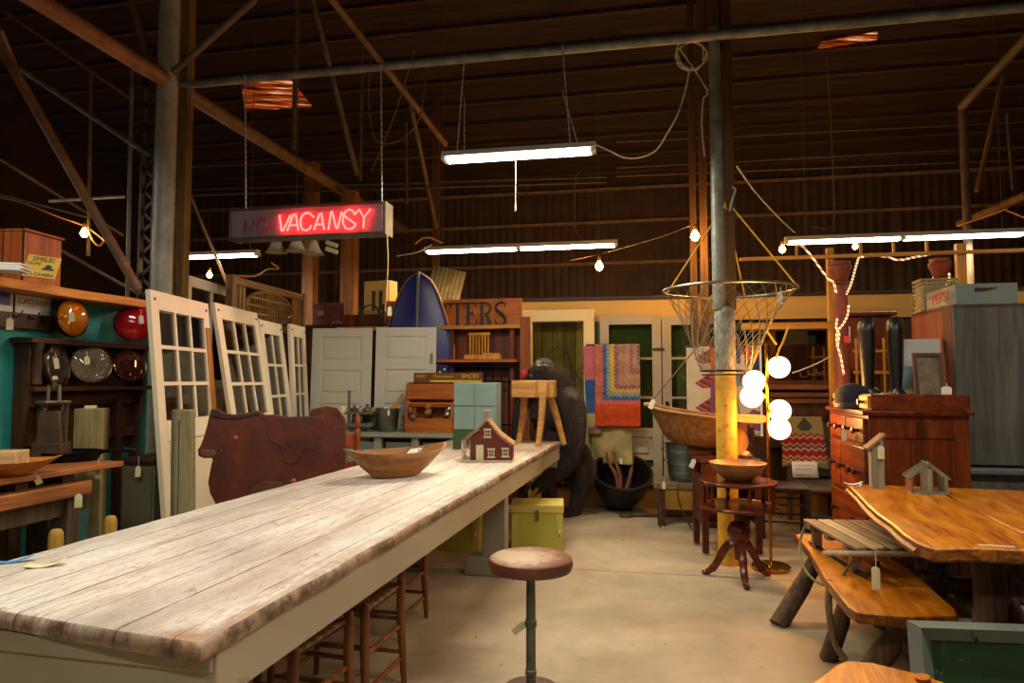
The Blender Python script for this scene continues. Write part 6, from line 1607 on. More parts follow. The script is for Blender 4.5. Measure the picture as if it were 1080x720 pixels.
# ---- dark ladder chair and woven lounge chair
M_dchair = wood('dark_chair', '1d120b', '352216', '4a321f', 'z', 4, .5)
p = Vector((X(821, 6.3), 6.3, 0))
lc = thing('ladder_chair', 'dark brown slatted ladder back chair standing behind the globe lamp', 'chair', p, math.radians(75))
for x in (-.2, .2):
    part('back_post', MB().tube([(x, .18, 0), (x, .19, .45), (x, .26, .98)], [.02, .022, .016], 8), M_dchair, lc)
    part('front_leg', MB().tube([(x, -.2, 0), (x, -.2, .44)], .02, 8), M_dchair, lc)
    for z in (.15, .3): part('rung', MB().tube([(x, -.2, z), (x, .18, z)], .011, 6), M_dchair, lc)
for z in (.6, .74, .88): part('slat', MB().box((0, .21+(z-.6)*.13, z), (.38, .014, .07)), M_dchair, lc)
for y in (-.2, .18): part('rung', MB().tube([(-.2, y, .2), (.2, y, .2)], .011, 6), M_dchair, lc)
part('seat', MB().box((0, 0, .44), (.44, .42, .03)), M_dchair, lc, bevel=.01)
p = gz(872, 556); p.y += .03
M_rush = plain('grey_rush', '3d342a', '6f6352', 40, .8, 0, .7); M_bent = wood('bent_stick', '3c2a19', '64472c', '7d5d3c', 'z', 4, .6)
lg = thing('lounge_chair', 'low rustic chair with a woven grey seat draped with a patterned blanket', 'chair', p, math.radians(-8))
Yl = p.y; 
for s in (-1, 1):
    part('front_leg', MB().tube([(s*.24, -.25, 0), (s*.235, -.25, .38)], .026, 10), M_bent, lg)
    part('back_post', MB().tube([(s*.25, .3, 0), (s*.245, .3, .42), (s*.22, .44, 1.02)], [.028, .028, .02], 10), M_bent, lg)
    part('side_rail', MB().tube(smooth([(s*.26, -.32, .37), (s*.25, .0, .395), (s*.25, .32, .38)], 4), .024, 10), M_bent, lg)
part('seat', MB().grid(lambda a, b: Vector(((a-.5)*.5, -.26+.56*b, .4-.03*math.sin(PI*a)*math.sin(PI*b)+.004*math.sin(a*60)+.004*math.sin(b*50))), 30, 30), M_rush, lg, solid=.03)
part('front_rail', MB().tube([(-.27, -.26, .38), (.27, -.26, .38)], .024, 10), M_bent, lg)
part('backrest', MB().grid(lambda a, b: Vector(((a-.5)*.44, .32+.12*b, .44+.52*b)), 6, 6), M_rush, lg, solid=.02)
t = NT('camp_blanket'); o = t.sep(t.coord())
z_ = t.math('ADD', o[2], t.math('MULTIPLY', t.math('PINGPONG', o[0], .035), .8))
col = t.ramp(t.math('MULTIPLY', t.math('ADD', z_, .5), 2.0), [(0, '848a58'), (.13, 'b8a878'), (.17, 'a03038'), (.21, 'b8a078'), (.25, '9c2a34'), (.36, 'b89c74'), (.41, '44404e'), (.45, 'b09068'), (.49, '9c2a34'), (.6, 'b8a078'), (.64, '98383c'), (.68, '9a9264')], 'CONSTANT')
vo = t.new('ShaderNodeTexVoronoi'); vo.inputs['Scale'].default_value = 6; t.link(t.coord((1, 1, 1.2)), vo.inputs['Vector'])
fig = t.math('MULTIPLY', t.math('LESS_THAN', t.math('ABSOLUTE', t.math('SUBTRACT', o[0], .02)), t.math('SUBTRACT', .075, t.math('MULTIPLY', t.math('ABSOLUTE', t.math('ADD', o[2], .095)), .8))), t.math('GREATER_THAN', o[2], -.14))
col = t.mix(t.math('MULTIPLY', fig, .8), col, '2c3040')
t.bump(t.noise(t.coord(), 60, 2), .4, .01); M_bl = t.fin(col, .95, 0, .1)
q = at(855, 434, Yl+.2)-p
bl2 = thing('camp_blanket', 'green red and blue patterned camp blanket hung over the back of the woven lounge chair', 'blanket', p + Vector((q.x-.02, .38, 1.03)), math.radians(-8))
def blf(a, b):
    x = (a-.5)*.42; d = b*.5
    return Vector((x*(.92+.16*b), -.02-.11*b - .012*math.sin(a*8+b*3)*b - (.02 if False else 0), -d+.03*math.sin(a*4)*b))
part('front', MB().grid(blf, 20, 24), M_bl, bl2, solid=.012)
part('back_fold', MB().grid(lambda a, b: Vector(((a-.5)*.4, .02+.03*math.sin(b*PI), .012*math.sin(b*PI)-.3*b)), 10, 10), M_bl, bl2, solid=.012)
q = at(849, 495, Yl-.12)
pn_ = thing('paper_notice', 'white handwritten paper notice on the seat of the woven lounge chair', 'notice', q, (math.radians(-12), 0, math.radians(-6)))
part('sheet', MB().grid(lambda a, b: Vector(((a-.5)*.235, .01*math.sin(a*3), (b-.5)*.15)), 8, 2), plain('notice_white', 'c3bcb8', 'd6d0cc', 5, .7), pn_, solid=.001)
o = part('lettering', MB(), M_ink, pn_) if False else None
for z, s in ((.035, 'Twig Chair Set'), (.0, 'Not for Sale'), (-.045, 'Thank You')) if False else ():
    pass
for k_, z in enumerate((.04, .005, -.05)):
    n_ = 40; L = (.17, .15, .07)[k_]
    part('pen_line', MB().tube([(-.085+L*i/n_, -.004, z+.006*math.sin(i*1.9)*(.5+.5*math.sin(i*.7))) for i in range(n_+1)], .0016, 4), plain('pen_grey', '4a4550', '5d5862', 9, .7), pn_)
# ---- tall dresser
dn = Vector((X(914, 4.22), 4.22, 0)); DW, DD, DH = .82, .56, 1.2
dr = thing('tall_dresser', 'tall mahogany dresser with drawers facing left and a gallery top, carrying the boots', 'dresser', dn, RV)
# local x = along V (dresser width), front faces -y?  front must face -U: local y = -U -> front is +y ; body lies at -y
part('carcass', MB().box((DW/2, -DD/2, DH/2+.03), (DW, DD, DH-.08)), M_mahz, dr, bevel=.004)
part('plinth', MB().box((DW/2, -DD/2, .05), (DW+.02, DD+.02, .1)), M_mah, dr, bevel=.006)
part('top', MB().box((DW/2, -DD/2+.01, DH), (DW+.06, DD+.06, .03)), M_mahg, dr, bevel=.006)
part('side_frame', MB().box((-.006, -.05, DH/2), (.014, .07, DH-.12)).box((-.006, -DD+.05, DH/2), (.014, .07, DH-.12)).box((-.006, -DD/2, DH-.1), (.0138, DD-.1, .1)).box((-.006, -DD/2, DH*.55), (.0138, DD-.1, .08)), M_mahz, dr)
M_knobd = plain('dark_knob', '1d120c', '35241a', 9, .3)
def drawer(x0, x1, z0_, z1_, knobs):
    d_ = part('drawer', MB().box(((x0+x1)/2, .012, (z0_+z1_)/2), (x1-x0-.015, .024, z1_-z0_-.015)), M_mah, dr, bevel=.006)
    for k in knobs: part('knob', MB().lathe([(.012, 0), (.01, .02), (.02, .03), (.022, .042), (0, .05)], 14, Matrix.Translation((x0+(x1-x0)*k, .024, (z0_+z1_)/2)) @ Matrix.Rotation(-PI/2, 4, 'X')), M_knobd, d_)
drawer(.02, DW/2, 1.0, 1.17, (.25, .75)); drawer(DW/2, DW-.02, 1.0, 1.17, (.3, .7))
drawer(.02, DW*.68, .66, .99, (.2, .4, .8)); drawer(DW*.68, DW-.02, .66, .99, (.5,))
drawer(.02, DW-.02, .38, .65, (.2, .8)); drawer(.02, DW-.02, .11, .37, (.2, .8))
zg = DH+.015
part('gallery_side', MB().box((.012, -DD/2-.02, zg+.05), (.022, DD-.02, .1)), M_mah, dr, bevel=.003)
part('gallery_back', MB().box((DW-.012, -DD/2-.02, zg+.05), (.022, DD-.02, .1)), M_mah, dr, bevel=.003)
for x0 in (.0, DW-.2):
    b_ = part('hanky_drawer', MB().box((x0+.1, -.1, zg+.05), (.2, .16, .1)), M_mah, dr, bevel=.004)
    part('drawer_front', MB().box((x0+.1, -.012, zg+.05), (.17, .02, .08)), wood('lit_amber', '8a4a12', 'b8741e', 'd0923a', 'x', 4, .4), b_, bevel=.003)
    part('knob', MB().lathe([(.01, 0), (.008, .015), (.018, .025), (.018, .035), (0, .04)], 12, Matrix.Translation((x0+.1, -.002, zg+.05)) @ Matrix.Rotation(-PI/2, 4, 'X')), M_knobd, b_)
for s in (.04, DW-.04): part('foot', MB().box((s, -.05, .03), (.07, .07, .06)), M_mah, dr)
price_tag('hanging on the upper drawer knob of the dresser', 895, 447, 4.45, .075, .03, .005, p=dn+V*.25-U*.075+Vector((0, 0, 1.085)))
# things on the dresser
def on_dr(x, y, z=0): return dn + V*x - U*y + Vector((0, 0, zg+z))
ztop = zg
M_boot = plain('boot_leather', '0e0b09', '221a15', 8, .38, 0, .12)
def boot(label, px, Yb_, rz, pyb=415, pyt=338):
    zb3 = zg; p = Vector((X(px, Yb_), Yb_, zb3)); h = Z(pyt, Yb_)-zb3
    th = thing('riding_boot', label, 'boot', p, rz, 'riding boots on the dresser')
    mb = MB(); lev = [(0.025, .04, .045), (.1, .035, .042), (.16, .035, .042), (.26, .041, .048), (.38, .048, .056), (.46, .049, .058), (h, .049, .058)]
    lev = [(z*h/.52 if z < h else h, a, b) for z, a, b in lev]
    seg = 20; R = []
    for i, (z, a, b) in enumerate(lev):
        R.append([mb.bm.verts.new((a*math.cos(k*2*PI/seg), b*math.sin(k*2*PI/seg)+.01*z, z+(.03*math.sin(k*2*PI/seg+PI) if i == len(lev)-1 else 0))) for k in range(seg)])
    for a, b in zip(R, R[1:]):
        for k in range(seg): mb.bm.faces.new((a[k], a[(k+1) % seg], b[(k+1) % seg], b[k]))
    mb.bm.faces.new(R[0][::-1])
    part('shaft', mb, M_boot, th, solid=.005)
    part('foot', MB().ball((0, -.1, .05), (.044, .12, .048), 18).ball((0, -.03, .07), (.045, .075, .07), 16), M_boot, th)
    part('sole', MB().slab([(.04*math.cos(i*PI/12)*(1.1 if math.sin(i*PI/12) < 0 else .95), -.085+.14*math.sin(i*PI/12)) for i in range(24)], 0, .014), plain('sole_dark', '1a1410', '2a2018', 9, .6), th)
    part('heel', MB().box((0, .025, .015), (.07, .06, .03)), MC['sole_dark'], th, bevel=.004)
    part('ankle_strap', MB().tube([(.04*math.cos(a*PI/10), .047*math.sin(a*PI/10), .1+.02*math.sin(a*PI/10)) for a in range(20)], .009, 6, True), M_boot, th)
    return th
boot('tall black leather riding boot beside the black helmet, the left of the pair', 915, 4.72, math.radians(18), pyt=339)
boot('tall black leather riding boot leaning by the landscape painting, the right of the pair', 945, 4.66, math.radians(-12), pyt=339)
p = Vector((X(898, 4.62), 4.62, zg))
he = thing('riding_helmet', 'black velvet riding helmet at the front corner of the dresser top', 'helmet', p, math.radians(20))
M_velvet = plain('black_velvet', '0f0f13', '1c1c22', 20, .9, 0, .3)
part('shell', MB().lathe([(.098, .02), (.102, .05), (.1, .09), (.085, .13), (.055, .155), (.02, .165), (0, .166)], 28, sy=1.2), M_velvet, he)
part('peak', MB().slab([(-.07, -.1), (-.05, -.16), (0, -.18), (.05, -.16), (.07, -.1), (0, -.08)], .02, .03), M_velvet, he, bevel=.004)
part('band', MB().lathe([(.1, .0), (.104, .005), (.104, .03), (.1, .035)], 28, sy=1.2), M_ink, he)
p = Vector((X(933, 4.83), 4.83, zg))
solo('red_box', 'small bright red box standing between the riding boots', 'box', MB().box((0, 0, .045), (.1, .06, .09)).box((0, 0, .094), (.104, .064, .008)), plain('bright_red', 'a3141c', 'c0222a', 9, .5), p, RU, bevel=.003)
# painting and frame
t = NT('landscape'); o = t.sep(t.coord()); n = t.noise(t.coord(), 9, 5, .7)
zz_ = t.math('ADD', o[2], t.math('MULTIPLY', t.math('SUBTRACT', n, .5), .16))
col = t.ramp(t.math('DIVIDE', zz_, .36), [(0, '3d4a22'), (.22, '5d6a34'), (.3, 'c08a6a'), (.38, '4a5a34'), (.52, '5a7484'), (.72, '8a9aa6'), (.93, 'b8b4ac')])
M_land = t.fin(col, .6)
p = Vector((X(972, 4.55), 4.55, zg)); wpt = .25; hpt = Z(356, 4.6)-zg
pa = thing('landscape_painting', 'unframed landscape canvas leaning at the back of the dresser top', 'painting', p, (math.radians(-10), 0, math.radians(-22)))
part('canvas', MB().box((0, .02, hpt/2), (wpt, .03, hpt)), M_land, pa, bevel=.002)
part('canvas_edge', MB().box((0, .022, hpt/2), (wpt+.004, .024, hpt+.004)), plain('canvas_raw', 'b8b0a0', 'cfc8ba', 9, .8), pa)
p = Vector((X(981, 4.42), 4.42, zg)); hf = Z(371, 4.4)-zg
df = thing('picture_frame', 'dark wooden picture frame with a dim brown picture before the landscape canvas', 'picture', p, (math.radians(-9), 0, math.radians(-14)))
wf = .18
for s in (-1, 1): part('stile', MB().box((s*(wf/2-.013), 0, hf/2), (.026, .022, hf)), M_oakd, df, bevel=.004)
for z in (.013, hf-.013): part('rail', MB().box((0, 0, z), (wf-.05, .022, .026)), M_oakd, df, bevel=.004)
part('picture', MB().box((0, .004, hf/2), (wf-.05, .008, hf-.05)), plain('dim_picture', '4f3c28', '86704f', 14, .5), df)
price_tag('white one hanging over the dresser gallery from the dark picture frame', 998, 404, 4.15, .1, .055, .02, M_cardw)
# ---- tall grey cupboard
kp = Vector((X(1007, 4.42), 4.42, 0)); KH = Z(321, 4.42); KD = .68; KW = .44
M_kgrey = wood('grey_grained', '383630', '53504a', '69665d', 'z', 3, .55, .5); M_kside = wood('cupboard_side', '421c0c', '6a3116', '824220', 'z', 4, .45, .1)
kc = thing('tall_cupboard', 'tall cupboard with a grey grained front and brown side standing right of the dresser', 'cupboard', kp, RU)
part('upper_front', MB().box((KW/2, .012, (KH+.86)/2), (KW, .024, KH-.86)), M_kgrey, kc, bevel=.004)
part('upper_side', MB().box((.012, KD/2+.024, (KH+.86)/2), (.024, KD, KH-.86)), M_kside, kc)
part('upper_back', MB().box((KW/2, KD, KH/2+.43), (KW, .02, KH-.86)), M_kside, kc)
part('top', MB().box((KW/2, KD/2, KH-.012), (KW+.0, KD, .024)), M_kside, kc)
part('far_side', MB().box((KW-.012, KD/2, (KH+.86)/2), (.024, KD, KH-.86)), M_kside, kc)
zl_ = Z(496, 4.38)
part('ledge', MB().box((KW/2+.12, .3, zl_), (KW+.36, .78, .035)), plain('grey_ledge', '4b5152', '686e6d', 6, .4), kc, bevel=.008)
part('lower_body', MB().box((KW/2+.12, .33, zl_/2), (KW+.3, .68, zl_-.02)), M_kgrey, kc, bevel=.004)
part('lower_door', MB().box((KW/2+.02, -.018, zl_/2), (KW-.02, .02, zl_-.12)), M_kgrey, kc, bevel=.004)
# wooden lettered crate and pale wire crate on it
M_bcrate = paint('crate_blue_grey', '66736f', '3d3a30', .3, 4, .6, '78857f')
bc = thing('lettered_crate', 'blue grey wooden bottle crate with a hand hole and red lettering on the tall cupboard', 'crate', kp + U*.205 + V*.25 + Vector((0, 0, KH)), RU)
cw, cd, chh = .36, .46, .135
hole = [(-.06, .085), (-.05, .075), (.05, .075), (.06, .085), (.06, .095), (.05, .105), (-.05, .105), (-.06, .095)]
for (x0, x1, z0_, z1_) in ((-cw/2, cw/2, 0, .072), (-cw/2, cw/2, .108, chh)): part('end_board', MB().box((0, -cd/2, (z0_+z1_)/2), (cw, .016, z1_-z0_)), M_bcrate, bc)
for s in (-1, 1): part('end_board', MB().box((s*(cw/4+.035), -cd/2, .09), (cw/2-.07, .016, .037)), M_bcrate, bc)
part('far_end', MB().box((0, cd/2, chh/2), (cw, .016, chh)), M_bcrate, bc)
M_side = wood('crate_side', '5c5648', '857d6a', '9c9480', 'y', 4, .7)
for s in (-1, 1): part('side_board', MB().box((s*(cw/2-.006), 0, chh/2), (.012, cd-.016, chh-.01)), M_side, bc)
part('floor', MB().box((0, 0, .008), (cw-.03, cd-.03, .012)), M_side, bc)
o = part('lettering', letters('PEPSI', .105, .001, sx=1.15), plain('faded_red', '8a2a20', 'a23a2c', 14, .7), bc); o.location = (-cw/2-.001, 0, chh/2); o.rotation_euler = (0, 0, -PI/2)
p = at(973, 330, 5.0); 
wc_ = thing('wire_crate', 'pale wire milk crate on the tall cupboard behind the lettered crate', 'crate', kp + U*.12 + V*.58 + Vector((0, 0, KH)), RU)
M_pw = plain('pale_wire', '8d7d58', 'b8a87e', 9, .5, .3)
for s in (-1, 1):
    mbw = MB()
    for i in range(8): mbw.tube([(-.12, s*.08, .01+.032*i), (.12, s*.08, .01+.032*i)], .004, 4)
    for i in range(8): mbw.tube([(-.12+.0343*i, s*.08, 0), (-.12+.0343*i, s*.08, .235)], .004, 4)
    o = part('wire_side', mbw, M_pw, wc_); o['kind'] = 'stuff'
    mbw = MB()
    for i in range(8): mbw.tube([(s*.12, -.08, .01+.032*i), (s*.12, .08, .01+.032*i)], .004, 4)
    for i in range(5): mbw.tube([(s*.12, -.08+.04*i, 0), (s*.12, -.08+.04*i, .235)], .004, 4)
    o = part('wire_end', mbw, M_pw, wc_); o['kind'] = 'stuff'
part('rim', MB().tube([(-.12, -.08, .235), (.12, -.08, .235), (.12, .08, .235), (-.12, .08, .235)], .008, 6, True), M_pw, wc_)
part('liner', MB().box((0, 0, .1), (.21, .14, .19)), plain('pale_liner', 'a39470', 'b8a884', 5, .8), wc_)
# navy chest at the right edge
p = Vector((X(1078, 5.3), 5.3, 0))
nv = thing('navy_chest', 'dark navy blue chest glimpsed right of the tall grey cupboard', 'chest', p, RU)
part('body', MB().box((.28, .2, .5), (.7, .4, 1.0)), plain('navy_dark', '121a30', '1d2742', 5, .5), nv, bevel=.006)
part('lid', MB().box((.28, .2, 1.02), (.73, .43, .04)), M_dkw, nv, bevel=.006)
# ================================================================ RUSTIC TABLE AND BENCHES, RIGHT FRONT
t = NT('amber_slab'); v = t.coord((1.6, .22, 1.6)); 
n = t.noise(v, 7, 8, .68, 2.0); n2 = t.noise(t.coord((1.4, .12, 1.4), loc=(2, 2, 0)), 26, 4, .6); n3 = t.noise(t.coord(), 2.2, 3)
col = t.ramp(t.math('ADD', t.math('MULTIPLY', n, .7), t.math('MULTIPLY', n2, .3)), [(.3, '5e2a05'), (.44, 'a85a0a'), (.56, 'c87c14'), (.72, 'dc9a2a')])
col = t.mix(t.ramp(n3, [(.56, 0.0), (.74, .6)]), col, '944808')
kn = t.noise(t.coord((1, .8, 1), loc=(6, 1, 0)), 14, 4, .7)
col = t.mix(t.ramp(kn, [(.64, 0.0), (.72, .75)]), col, '5a2806')
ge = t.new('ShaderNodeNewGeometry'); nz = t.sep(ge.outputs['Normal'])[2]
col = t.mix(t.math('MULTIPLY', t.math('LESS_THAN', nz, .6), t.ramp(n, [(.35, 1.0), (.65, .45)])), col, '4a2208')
t.bump(n2, .12, .003); M_slab = t.fin(col, .38, 0, .35); t.b.inputs['Coat Weight'].default_value = .12; t.b.inputs['Coat Roughness'].default_value = .25
M_bark2 = wood('bark_log', '2a1d11', '4e3821', '6e5232', 'z', 4, .8, .6); M_edge = wood('slab_edge', '3a1a08', '6a360e', '8a5018', 'x', 5, .5, .4)
TZ = .78
A_ = gz(893, 510, TZ); B_ = gz(905, 520, TZ); C_ = gz(928, 540, TZ); D_ = gz(950, 553, TZ); E_ = gz(966, 571, TZ)
F_ = gz(985, 578, TZ); G_ = gz(1080, 583, TZ)
org = Vector((E_.x, E_.y, 0)); td = (A_-E_); td.z = 0; td.normalize(); trr = Vector((td.y, -td.x, 0)); trz = math.atan2(trr.y, trr.x)
def loc2(p): d_ = p-org; return (d_.dot(trr), d_.dot(td))
TLn = loc2(A_)[1]
rt = thing('slab_table', 'amber varnished live edge plank table on log legs at the right', 'table', org, trz)
ol = [loc2(q) for q in (F_, E_, D_, C_, B_, A_)]
lx = [(-.0, .35), (.005, .7), (-.012, 1.05)]
left = [loc2(F_), loc2(E_)] + [loc2(gz(*q, TZ)) for q in ((952, 562), (940, 551), (925, 541), (914, 531), (903, 519))] + [loc2(A_)]
split = .46
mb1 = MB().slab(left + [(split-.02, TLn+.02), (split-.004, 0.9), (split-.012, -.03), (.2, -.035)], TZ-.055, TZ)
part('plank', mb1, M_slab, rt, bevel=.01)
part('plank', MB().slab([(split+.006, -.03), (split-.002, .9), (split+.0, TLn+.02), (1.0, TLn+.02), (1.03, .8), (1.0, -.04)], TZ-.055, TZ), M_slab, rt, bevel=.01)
part('bark_edge', MB().tube(smooth([(x+.006, y, TZ-.04) for x, y in left[1:]], 4), .017, 6), M_edge, rt)
part('chip_mark', MB().box((.27, .01, TZ+.0005), (.12, .012, .003)), M_crm, rt)
for yy in (.38, TLn-.4):
    part('log_leg', MB().tube(smooth([(.34, yy, TZ-.05), (.36, yy, .5), (.33, yy-.02, .25), (.3, yy-.02, 0)], 4), .062, 14), M_bark2, rt)
    part('log_leg', MB().tube(smooth([(.45, yy+.1, TZ-.05), (.62, yy+.08, .4), (.8, yy+.04, 0)], 4), .05, 12), M_bark2, rt)
    part('log_leg', MB().tube(smooth([(.8, yy+.05, TZ-.05), (.68, yy, .4), (.5, yy, 0)], 4), .05, 12), M_bark2, rt)
    part('cross_log', MB().tube([(.3, yy-.02, .33), (1.0, yy, .36)], .045, 12), M_bark2, rt)
    part('batten', MB().tube([(.1, yy, TZ-.08), (.95, yy, TZ-.08)], .035, 10), M_bark2, rt)
part('stretcher_log', MB().tube([(.45, .3, .28), (.47, TLn-.3, .28)], .04, 10), M_bark2, rt)
# toy house and tower on it
M_grw = wood('barn_grey', '54503f', '7d7863', '9a957e', 'z', 5, .75, .3)
p = gz(928, 515, TZ); p.y += .03
bt = thing('birdhouse_tower', 'narrow grey wooden tower with a slanted roof on the amber table', 'birdhouse', p, math.radians(-10))
hh = .315
part('tower', MB().prism([(-.034, 0), (.034, 0), (.034, hh-.03), (-.034, hh-.085)], -.03, .03), M_grw, bt, bevel=.002)
part('roof', MB().bar((-.055, 0, hh-.1), (.045, 0, hh-.005), .085, .014, (0, 1, 0)) if False else MB().prism([(-.052, hh-.098), (.044, hh-.012), (.038, hh+.0), (-.06, hh-.085)], -.045, .045), wood('rust_roof', '5c4632', '86694c', '9f8362', 'x', 5, .7), bt)
price_tag('tied to the grey wooden tower', 930, 468, p.y-.06, .075, .036, .03, p=p+Vector((0.005, -.045, .275)))
p = gz(988, 522, TZ); p.y += .09
th_ = thing('toy_house', 'small open grey slatted toy house with a red end on the amber table', 'toy house', p, math.radians(-16))
part('floor', MB().box((0, 0, .005), (.18, .13, .01)), M_grw, th_)
part('end_wall', MB().box((-.084, 0, .05), (.01, .12, .09)), plain('worn_red', '7a3226', '96503c', 9, .7), th_)
part('inner_wall', MB().box((.0, .0, .07), (.035, .1, .12)), M_grw, th_)
part('end_wall', MB().box((.08, .0, .05), (.016, .12, .09)), M_grw, th_)
for y in (-.06, -.02, .02, .06):
    part('roof_slat', MB().bar((-.1, y, .084), (.006, y, .165), .012, .007, (0, 1, 0)), M_galv, th_)
for y in (-.06, .06): part('roof_slat', MB().bar((-.003, y, .168), (.1, y, .084), .01, .007, (0, 1, 0)), M_grw, th_)
part('ridge', MB().box((0, 0, .166), (.012, .13, .008)), M_grw, th_)
for x in (-.098, .096): part('eave', MB().box((x, 0, .085), (.008, .13, .008)), M_grw, th_)
part('wire_loop', MB().tube([(.0+.012*math.cos(a*PI/5), 0, .185+.016*math.sin(a*PI/5)) for a in range(10)], .002, 5, True), M_lead, th_)
flat('paper_tag', 'blue and white paper tag at the back corner of the amber table', 'tag', gz(900, 511, TZ), .1, .04, M_wpaper, -.3)
flat('torn_sticker', 'blue sticker scrap at the back corner of the amber table', 'sticker', gz(905, 514, TZ)+Vector((0, .0, .002)), .05, .022, M_lblue, .1)
# ---- bench in front
BZ = .44
bA = gz(838, 562, BZ); bE = gz(897, 643, BZ); bF = gz(1003, 638, BZ)
borg = Vector((bE.x, bE.y, 0)); bd = bA-bE; bd.z = 0; BLn = bd.length; bd.normalize(); brr = Vector((bd.y, -bd.x, 0)); brz = math.atan2(brr.y, brr.x)
bn = thing('slab_bench', 'amber varnished plank bench on splayed log legs carrying the old sled', 'bench', borg, brz)
bwid = (bF-bE).dot(brr)
part('plank', MB().slab([(.02, -.02), (0, .05), (-.012, .5), (.01, 1.0), (-.005, BLn-.04), (.03, BLn), (bwid*.9, BLn+.02), (bwid, BLn-.1), (bwid+.01, .6), (bwid, .12), (bwid-.02, .03), (bwid*.5, -.03)], BZ-.05, BZ), M_slab, bn, bevel=.008)
def lg_(a, b, r=.045):
    a, b = Vector(a), Vector(b); m_ = a.lerp(b, .5)+Vector((.01, .015, 0)); part('log_leg', MB().tube(smooth([a, m_, b], 5), [r*.95]*5+[r*1.05]*5+[r*1.1], 12), M_bark2, bn)
lg_((.12, BLn-.22, BZ-.04), (-.16, BLn-.42, 0), .048); lg_((.3, BLn-.22, BZ-.04), (.42, BLn-.3, 0), .048)
lg_((.3, .2, BZ-.04), (.06, .26, 0), .05); lg_((.18, .24, BZ-.04), (.42, .16, 0), .05)
lg_((.12, .55, BZ-.04), (.02, .62, 0), .04)
# ---- sled
M_sled = wood('sled_slat', '4a3a28', '7a6448', '94805f', 'y', 5, .6, .2); M_sledl = wood('sled_pale', '8a7458', 'b09a7a', 'c4ae8e', 'y', 5, .6, .15)
p = at(905, 562, 3.62)
sl = thing('wooden_sled', 'old grey slatted wooden sled with iron runners lying on the amber bench', 'sled', Vector((1.89, 3.7, BZ)), PI-.06)
for i, x in enumerate((-.17, -.085, .0, .085, .17)):
    part('slat', MB().slab([(x-.035, -.34), (x+.035, -.34), (x+.036, .3), (x+.02, .35), (x-.02, .35), (x-.036, .3)], .135, .15), M_sledl if i == 3 else M_sled, sl, bevel=.003)
for y in (-.26, .0, .24): part('cross_bar', MB().box((0, y, .122), (.42, .045, .025)), M_sled, sl)
for s in (-1, 1):
    part('runner', MB().tube(smooth([(s*.16, -.36, .012), (s*.16, 0, .012), (s*.16, .3, .015), (s*.16, .42, .05), (s*.15, .46, .11)], 5), .011, 8), M_cast, sl)
    for y in (-.26, .24): part('strut', MB().bar((s*.16, y, .012), (s*.16, y, .125), .05, .03), M_sled, sl)
part('front_bar', MB().tube([(-.33, .36, .125), (.36, .36, .125)], .013, 8), M_sledl, sl)
part('rope', MB().tube(smooth([(.17, -.36, .15), (.24, -.3, .02), (.28, -.12, -.08), (.27, .1, -.1), (.24, .26, -.02), (.2, .36, .14)], 6), .007, 6), plain('green_rope', '5c5a2e', '7d7842', 9, .8), sl)
price_tag('hanging from the front bar of the wooden sled', 923, 583, 3.1, .1, .034, .06)
cable('bent_stick', 'curved brown stick leaning under the bench from the sled to the floor', [(876, 612, 3.35), (874, 640, 3.3), (880, 675, 3.25), (891, 696, 3.2)], .016, M_bent)
COL.objects['bent_stick']['category'] = 'stick'
# ---- front bench end
p = gz(925, 712, .44)
fb = thing('plank_stool', 'amber varnished plank seat end at the bottom edge of the view', 'bench', (p.x, p.y, 0), math.radians(-20))
part('plank', MB().slab([(-.12, .05), (-.08, .1), (.0, .115), (.12, .07), (.2, .02), (.12, -.9), (-.3, -.9), (-.24, -.2)], .39, .44), M_slab, fb, bevel=.01)
for a, b in (((.13, .0, .455), (.2, .05, 0)), ((-.12, -.02, .4), (-.2, .03, 0)), ((.05, -.7, .4), (.12, -.76, 0)), ((-.2, -.7, .4), (-.28, -.76, 0))):
    part('log_leg', MB().tube([a, b], [.022, .04], 12), M_slab if a[2] > .44 else M_bark2, fb)
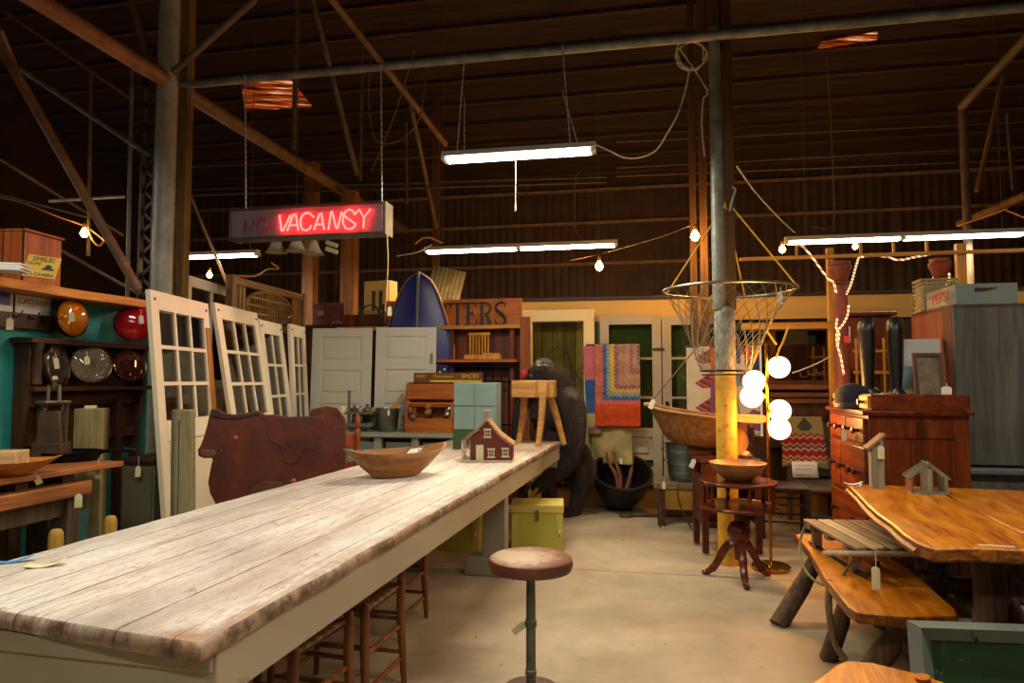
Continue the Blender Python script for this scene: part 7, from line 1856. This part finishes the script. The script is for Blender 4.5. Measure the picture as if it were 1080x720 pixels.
# ---- green chalk board in a grey frame
cy = 2.42; p = Vector((X(963, cy), cy, 0)); zt_ = Z(663, cy)
M_gfr = paint('grey_green_frame', '59645a', '34362c', .3, 4, .6, '6a756a')
t = NT('chalk_green'); v = t.coord(); n = t.noise(v, 3, 4, .6); n2 = t.noise(t.coord((1, 1, .4), rot=(0, .9, 0)), 14, 6, .8, 1.5)
col = t.mix(t.ramp(n2, [(.6, 0.0), (.66, .65)]), t.ramp(n, [(.3, '12331a'), (.7, '1f4a28')]), '7f9a88')
M_chalk = t.fin(col, .6)
cbd = thing('framed_chalkboard', 'green chalkboard in a deep grey green frame at the lower right corner', 'chalkboard', p, (math.radians(-6), 0, math.radians(-6)))
cwid = .75
part('panel', MB().box((cwid/2, .03, zt_/2), (cwid-.06, .015, zt_-.06)), M_chalk, cbd)
def mitre(name, pts): part(name, MB().add(*pts), M_gfr, cbd, bevel=.003)
fw, fd = .052, .07
def frame_piece(a, b, c_, d_):
    # outer edge a-b proud at y=-fd, inner edge d-c deeper
    vs = [(a[0], -.05, a[1]), (b[0], -.05, b[1]), (c_[0], .0, c_[1]), (d_[0], .0, d_[1]), (a[0], .06, a[1]), (b[0], .06, b[1]), (c_[0], .06, c_[1]), (d_[0], .06, d_[1])]
    part('frame_rail', MB().add(vs, [(0, 1, 2, 3), (7, 6, 5, 4), (0, 4, 5, 1), (1, 5, 6, 2), (2, 6, 7, 3), (3, 7, 4, 0)]), M_gfr, cbd)
frame_piece((0, zt_), (cwid, zt_), (cwid-fw, zt_-fw), (fw, zt_-fw)); frame_piece((0, 0), (0, zt_), (fw, zt_-fw), (fw, fw))
frame_piece((cwid, 0), (0, 0), (fw, fw), (cwid-fw, fw)); frame_piece((cwid, zt_), (cwid, 0), (cwid-fw, fw), (cwid-fw, zt_-fw))
part('hook', MB().tube(smooth([(.17, -.03, zt_-.01), (.17, -.05, zt_-.03), (.18, -.045, zt_-.045), (.19, -.03, zt_-.03)], 4), .003, 6), M_rimk, cbd)
# tag on the iron stool
price_tag('tied to the iron post of the round stool', 553, 658, 3.16, .075, .032, .0, p=gz(560, 716)*1+Vector((-.025, -.03, .27)), tilt=.9)
price_tag('white one lying in the dough bowl', 437, 463, 4.25, .09, .05, .0, M_cardw, p=c+Vector((0, 0, 0))) if False else None
# ---------------------------------------------------------------- world and view
w = D.worlds.new('world'); SC.world = w; w.use_nodes = True
w.node_tree.nodes['Background'].inputs[0].default_value = (1, .8, .6, 1); w.node_tree.nodes['Background'].inputs[1].default_value = .02
vs_ = SC.view_settings; vs_.view_transform = 'Standard'; vs_.look = 'None'; vs_.gamma = 1; vs_.use_curve_mapping = False; vs_.exposure = EXPO
